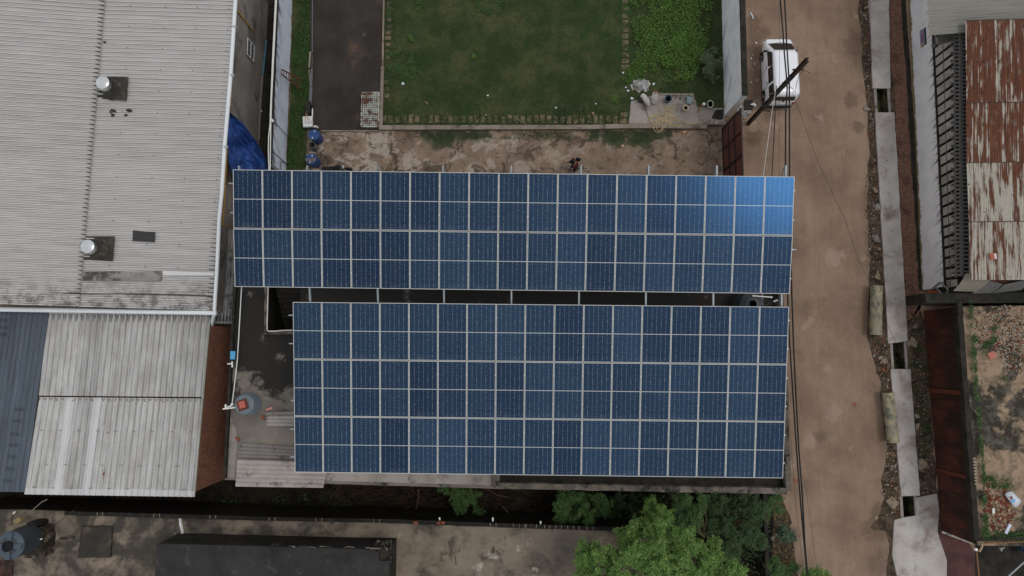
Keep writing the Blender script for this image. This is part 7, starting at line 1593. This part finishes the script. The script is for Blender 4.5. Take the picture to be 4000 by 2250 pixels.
tree("weed_tuft", "small green seedling in the middle of the lawn", "weed", e5(995, 592, .1), [B(e5, 995, 592, .2, .1)], 36, LF_WEED, .05, .01)

# ============================================================ person
SKIN = plain("skin", (.16, .085, .055), .6, .3, 0, .08); SHIRT = plain("maroon_shirt", A(70, 26, 33), .8, .2, 0, .2, 12, .3); TROU = plain("dark_trousers", A(34, 34, 38), .8, .2, 0, .2, 8); CAPM = plain("black_cloth", A(20, 21, 20), .8, .2, 0, .2); SHOE = plain("grey_shoe", A(110, 112, 116), .6); SOLE = plain("white_sole", A(184, 184, 180), .6); HAIR = plain("black_hair", A(16, 14, 13), .7, .3)
def skin(name, nodes, edges, mat, parent, sub=2):
    me = bpy.data.meshes.new(name); me.from_pydata([n[0] for n in nodes], edges, []); me.materials.append(mat)
    o = bpy.data.objects.new(name, me); COL.objects.link(o); o.parent = parent
    md = o.modifiers.new("skin", 'SKIN'); md.use_smooth_shade = True
    for i, n in enumerate(nodes): sv = me.skin_vertices[0].data[i]; sv.radius = (n[1], n[1] if len(n) < 3 else n[2]); sv.use_root = (i == 0)
    md = o.modifiers.new("sub", 'SUBSURF'); md.levels = sub; md.render_levels = sub
    return o
per = thing("person", U(2241, 664, .02), "person in maroon shirt and black cap standing at the upper array's top edge", "person")
per.rotation_euler = (0, 0, R(188))              # local +x is the way they face
# local frame: x forward, y left, z up; leaning forward a little
N = [((-.02, 0, .92), .13, .16), ((0, 0, 1.08), .12, .15), ((.06, 0, 1.26), .13, .18), ((.12, 0, 1.42), .09, .11), ((.16, 0, 1.49), .055), ((.19, 0, 1.56), .07), ((.22, 0, 1.64), .095), ((.21, 0, 1.70), .085),
     ((-.02, .10, .86), .095), ((.02, .12, .50), .062), ((-.02, .13, .12), .042), ((.06, .14, .05), .04), ((.15, .15, .035), .034),
     ((-.02, -.10, .86), .095), ((.10, -.12, .50), .062), ((.12, -.13, .12), .042), ((.20, -.14, .05), .04), ((.29, -.14, .035), .034),
     ((.10, .19, 1.38), .065), ((.14, .27, 1.10), .047), ((.32, .20, 1.02), .035), ((.40, .16, 1.03), .026, .036), ((.46, .14, 1.03), .022, .034),
     ((.10, -.19, 1.38), .065), ((.08, -.29, 1.10), .047), ((.26, -.24, .98), .035), ((.34, -.20, 1.0), .026, .036), ((.40, -.18, 1.0), .022, .034)]
Eg = [(0, 1), (1, 2), (2, 3), (3, 4), (4, 5), (5, 6), (6, 7), (0, 8), (8, 9), (9, 10), (10, 11), (11, 12), (0, 13), (13, 14), (14, 15), (15, 16), (16, 17), (3, 18), (18, 19), (19, 20), (20, 21), (21, 22), (3, 23), (23, 24), (24, 25), (25, 26), (26, 27)]
for hi, (bx, by, bz), sg in ((22, (.46, .14, 1.03), 1), (27, (.40, -.18, 1.0), -1)):   # fingers and thumb
    for k in range(4):
        oy = (k - 1.5) * .02; L_ = (.065, .078, .072, .055)[k]
        i0 = len(N); N.append(((bx + .02, by + oy, bz), .0095)); N.append(((bx + .02 + L_ * .55, by + oy * 1.1, bz - .008), .0088)); N.append(((bx + .015 + L_, by + oy * 1.1, bz - .035), .0075)); Eg += [(hi, i0), (i0, i0 + 1), (i0 + 1, i0 + 2)]
    i0 = len(N); N.append(((bx - .02, by - sg * .045, bz), .011)); N.append(((bx + .015, by - sg * .062, bz - .01), .009)); Eg += [(hi - 1, i0), (i0, i0 + 1)]
skin("body", N, Eg, SKIN, per)
skin("shirt", [((-.02, 0, .90), .15, .185), ((0, 0, 1.08), .145, .18), ((.06, 0, 1.26), .155, .21), ((.12, 0, 1.42), .11, .14), ((.10, .20, 1.39), .085), ((.13, .28, 1.14), .066), ((.20, .26, 1.06), .05), ((.10, -.20, 1.39), .085), ((.08, -.30, 1.14), .066), ((.15, -.28, 1.05), .05)],
     [(0, 1), (1, 2), (2, 3), (3, 4), (4, 5), (5, 6), (3, 7), (7, 8), (8, 9)], SHIRT, per)
skin("trousers", [((-.02, 0, .90), .14, .165), ((-.02, .10, .82), .11), ((.02, .12, .50), .085), ((-.02, .13, .13), .065), ((-.02, -.10, .82), .11), ((.10, -.12, .50), .085), ((.12, -.13, .13), .065)], [(0, 1), (1, 2), (2, 3), (0, 4), (4, 5), (5, 6)], TROU, per)
for y_, x_ in ((.145, .05), (-.14, .19)):
    MB(True).box((x_, y_, .055), (.29, .105, .09)).build("shoe", SHOE, per, bevel=.035); MB(True).box((x_, y_, .012), (.31, .12, .03)).build("sole", SOLE, per, bevel=.012)
MB(True).lathe((.20, 0, 1.66), [(.105, -.06), (.112, 0), (.10, .06), (.06, .10), (0, .115)], 20).build("hair", HAIR, per, smooth=True)
cp = MB(True).lathe((.205, 0, 1.69), [(.118, 0), (.116, .04), (.09, .09), (.04, .115), (0, .12)], 24).build("cap", CAPM, per, smooth=True)
MB(True).prism([(.28, .085), (.36, .075), (.40, .0), (.36, -.075), (.28, -.085)], 1.685, 1.70).build("brim", CAPM, cp)
MB(True).box((.27, 0, 1.60), (.03, .028, .04)).build("nose", SKIN, per, bevel=.01)
for s_ in (-1, 1): MB(True).box((.285, s_ * .035, 1.635), (.012, .024, .012)).build("eye", HAIR, per); MB(True).box((.20, s_ * .098, 1.62), (.04, .02, .06)).build("ear", SKIN, per, bevel=.008)
MB(True).box((.283, 0, 1.565), (.012, .05, .01)).build("mouth", plain("lips", (.12, .045, .035)), per)
bg_ = thing("shoulder_bag", (per.location.x + .13, per.location.y + .24, 1.12), "dark grey bag carried at the right shoulder of the person in maroon", "bag", rz=-.2)
MB(True).box((0, 0, .10), (.26, .13, .30)).build("pouch", CAPM, bg_, bevel=.04)
# motorcycle half hidden under the upper array
mc = thing("motorcycle", c15(520, 900, 0), "black motorcycle mostly hidden under the upper array's left part", "motorcycle", rz=R(5))
def wheel_(x_, nm):
    Mx = Matrix.Rotation(R(90), 3, 'X'); wh = MB(True).lathe((x_, 0, .30), [(.24, -.045), (.29, -.04), (.305, 0), (.29, .04), (.24, .045)], 28, Mx).build("wheel", BLK, mc, smooth=True)
    b = MB(True).lathe((x_, 0, .30), [(.03, -.04), (.03, .04)], 12, Mx)
    for k in range(6): a_ = k * math.pi / 3; b.bar((x_, 0, .30), (x_ + math.cos(a_) * .25, 0, .30 + math.sin(a_) * .25), .02, .02)
    b.build("spokes", CHR, wh)
wheel_(-.62, "w"); wheel_(.62, "w")
MB(True).box((-.25, 0, .78), (.75, .24, .09)).build("seat", BLK, mc, bevel=.04); MB(True).lathe((.25, 0, .70), [(.10, 0), (.15, .06), (.15, .14), (.08, .2), (0, .21)], 20, Matrix.Diagonal((1.6, .9, 1))).build("fuel_tank", BLK, mc, smooth=True)
MB(True).box((0, 0, .42), (.45, .26, .34)).build("engine", CHR, mc, bevel=.04); MB(True).bar((-.62, 0, .32), (.1, 0, .6), .06, .06).bar((.1, 0, .62), (.48, 0, .85), .06, .06).build("frame", DIRON, mc)
MB(True).tube([(.62, .06, .30), (.46, .06, .90)], .025, 8).tube([(.62, -.06, .30), (.46, -.06, .90)], .025, 8).build("fork", CHR, mc)
MB(True).tube([(.28, .36, .98), (.42, .2, .98), (.46, 0, .94), (.42, -.2, .98), (.28, -.36, .98)], .014, 8).build("handlebar", DIRON, mc); MB(True).box((.56, 0, .86), (.12, .16, .16)).build("headlamp", CHR, mc, bevel=.04)
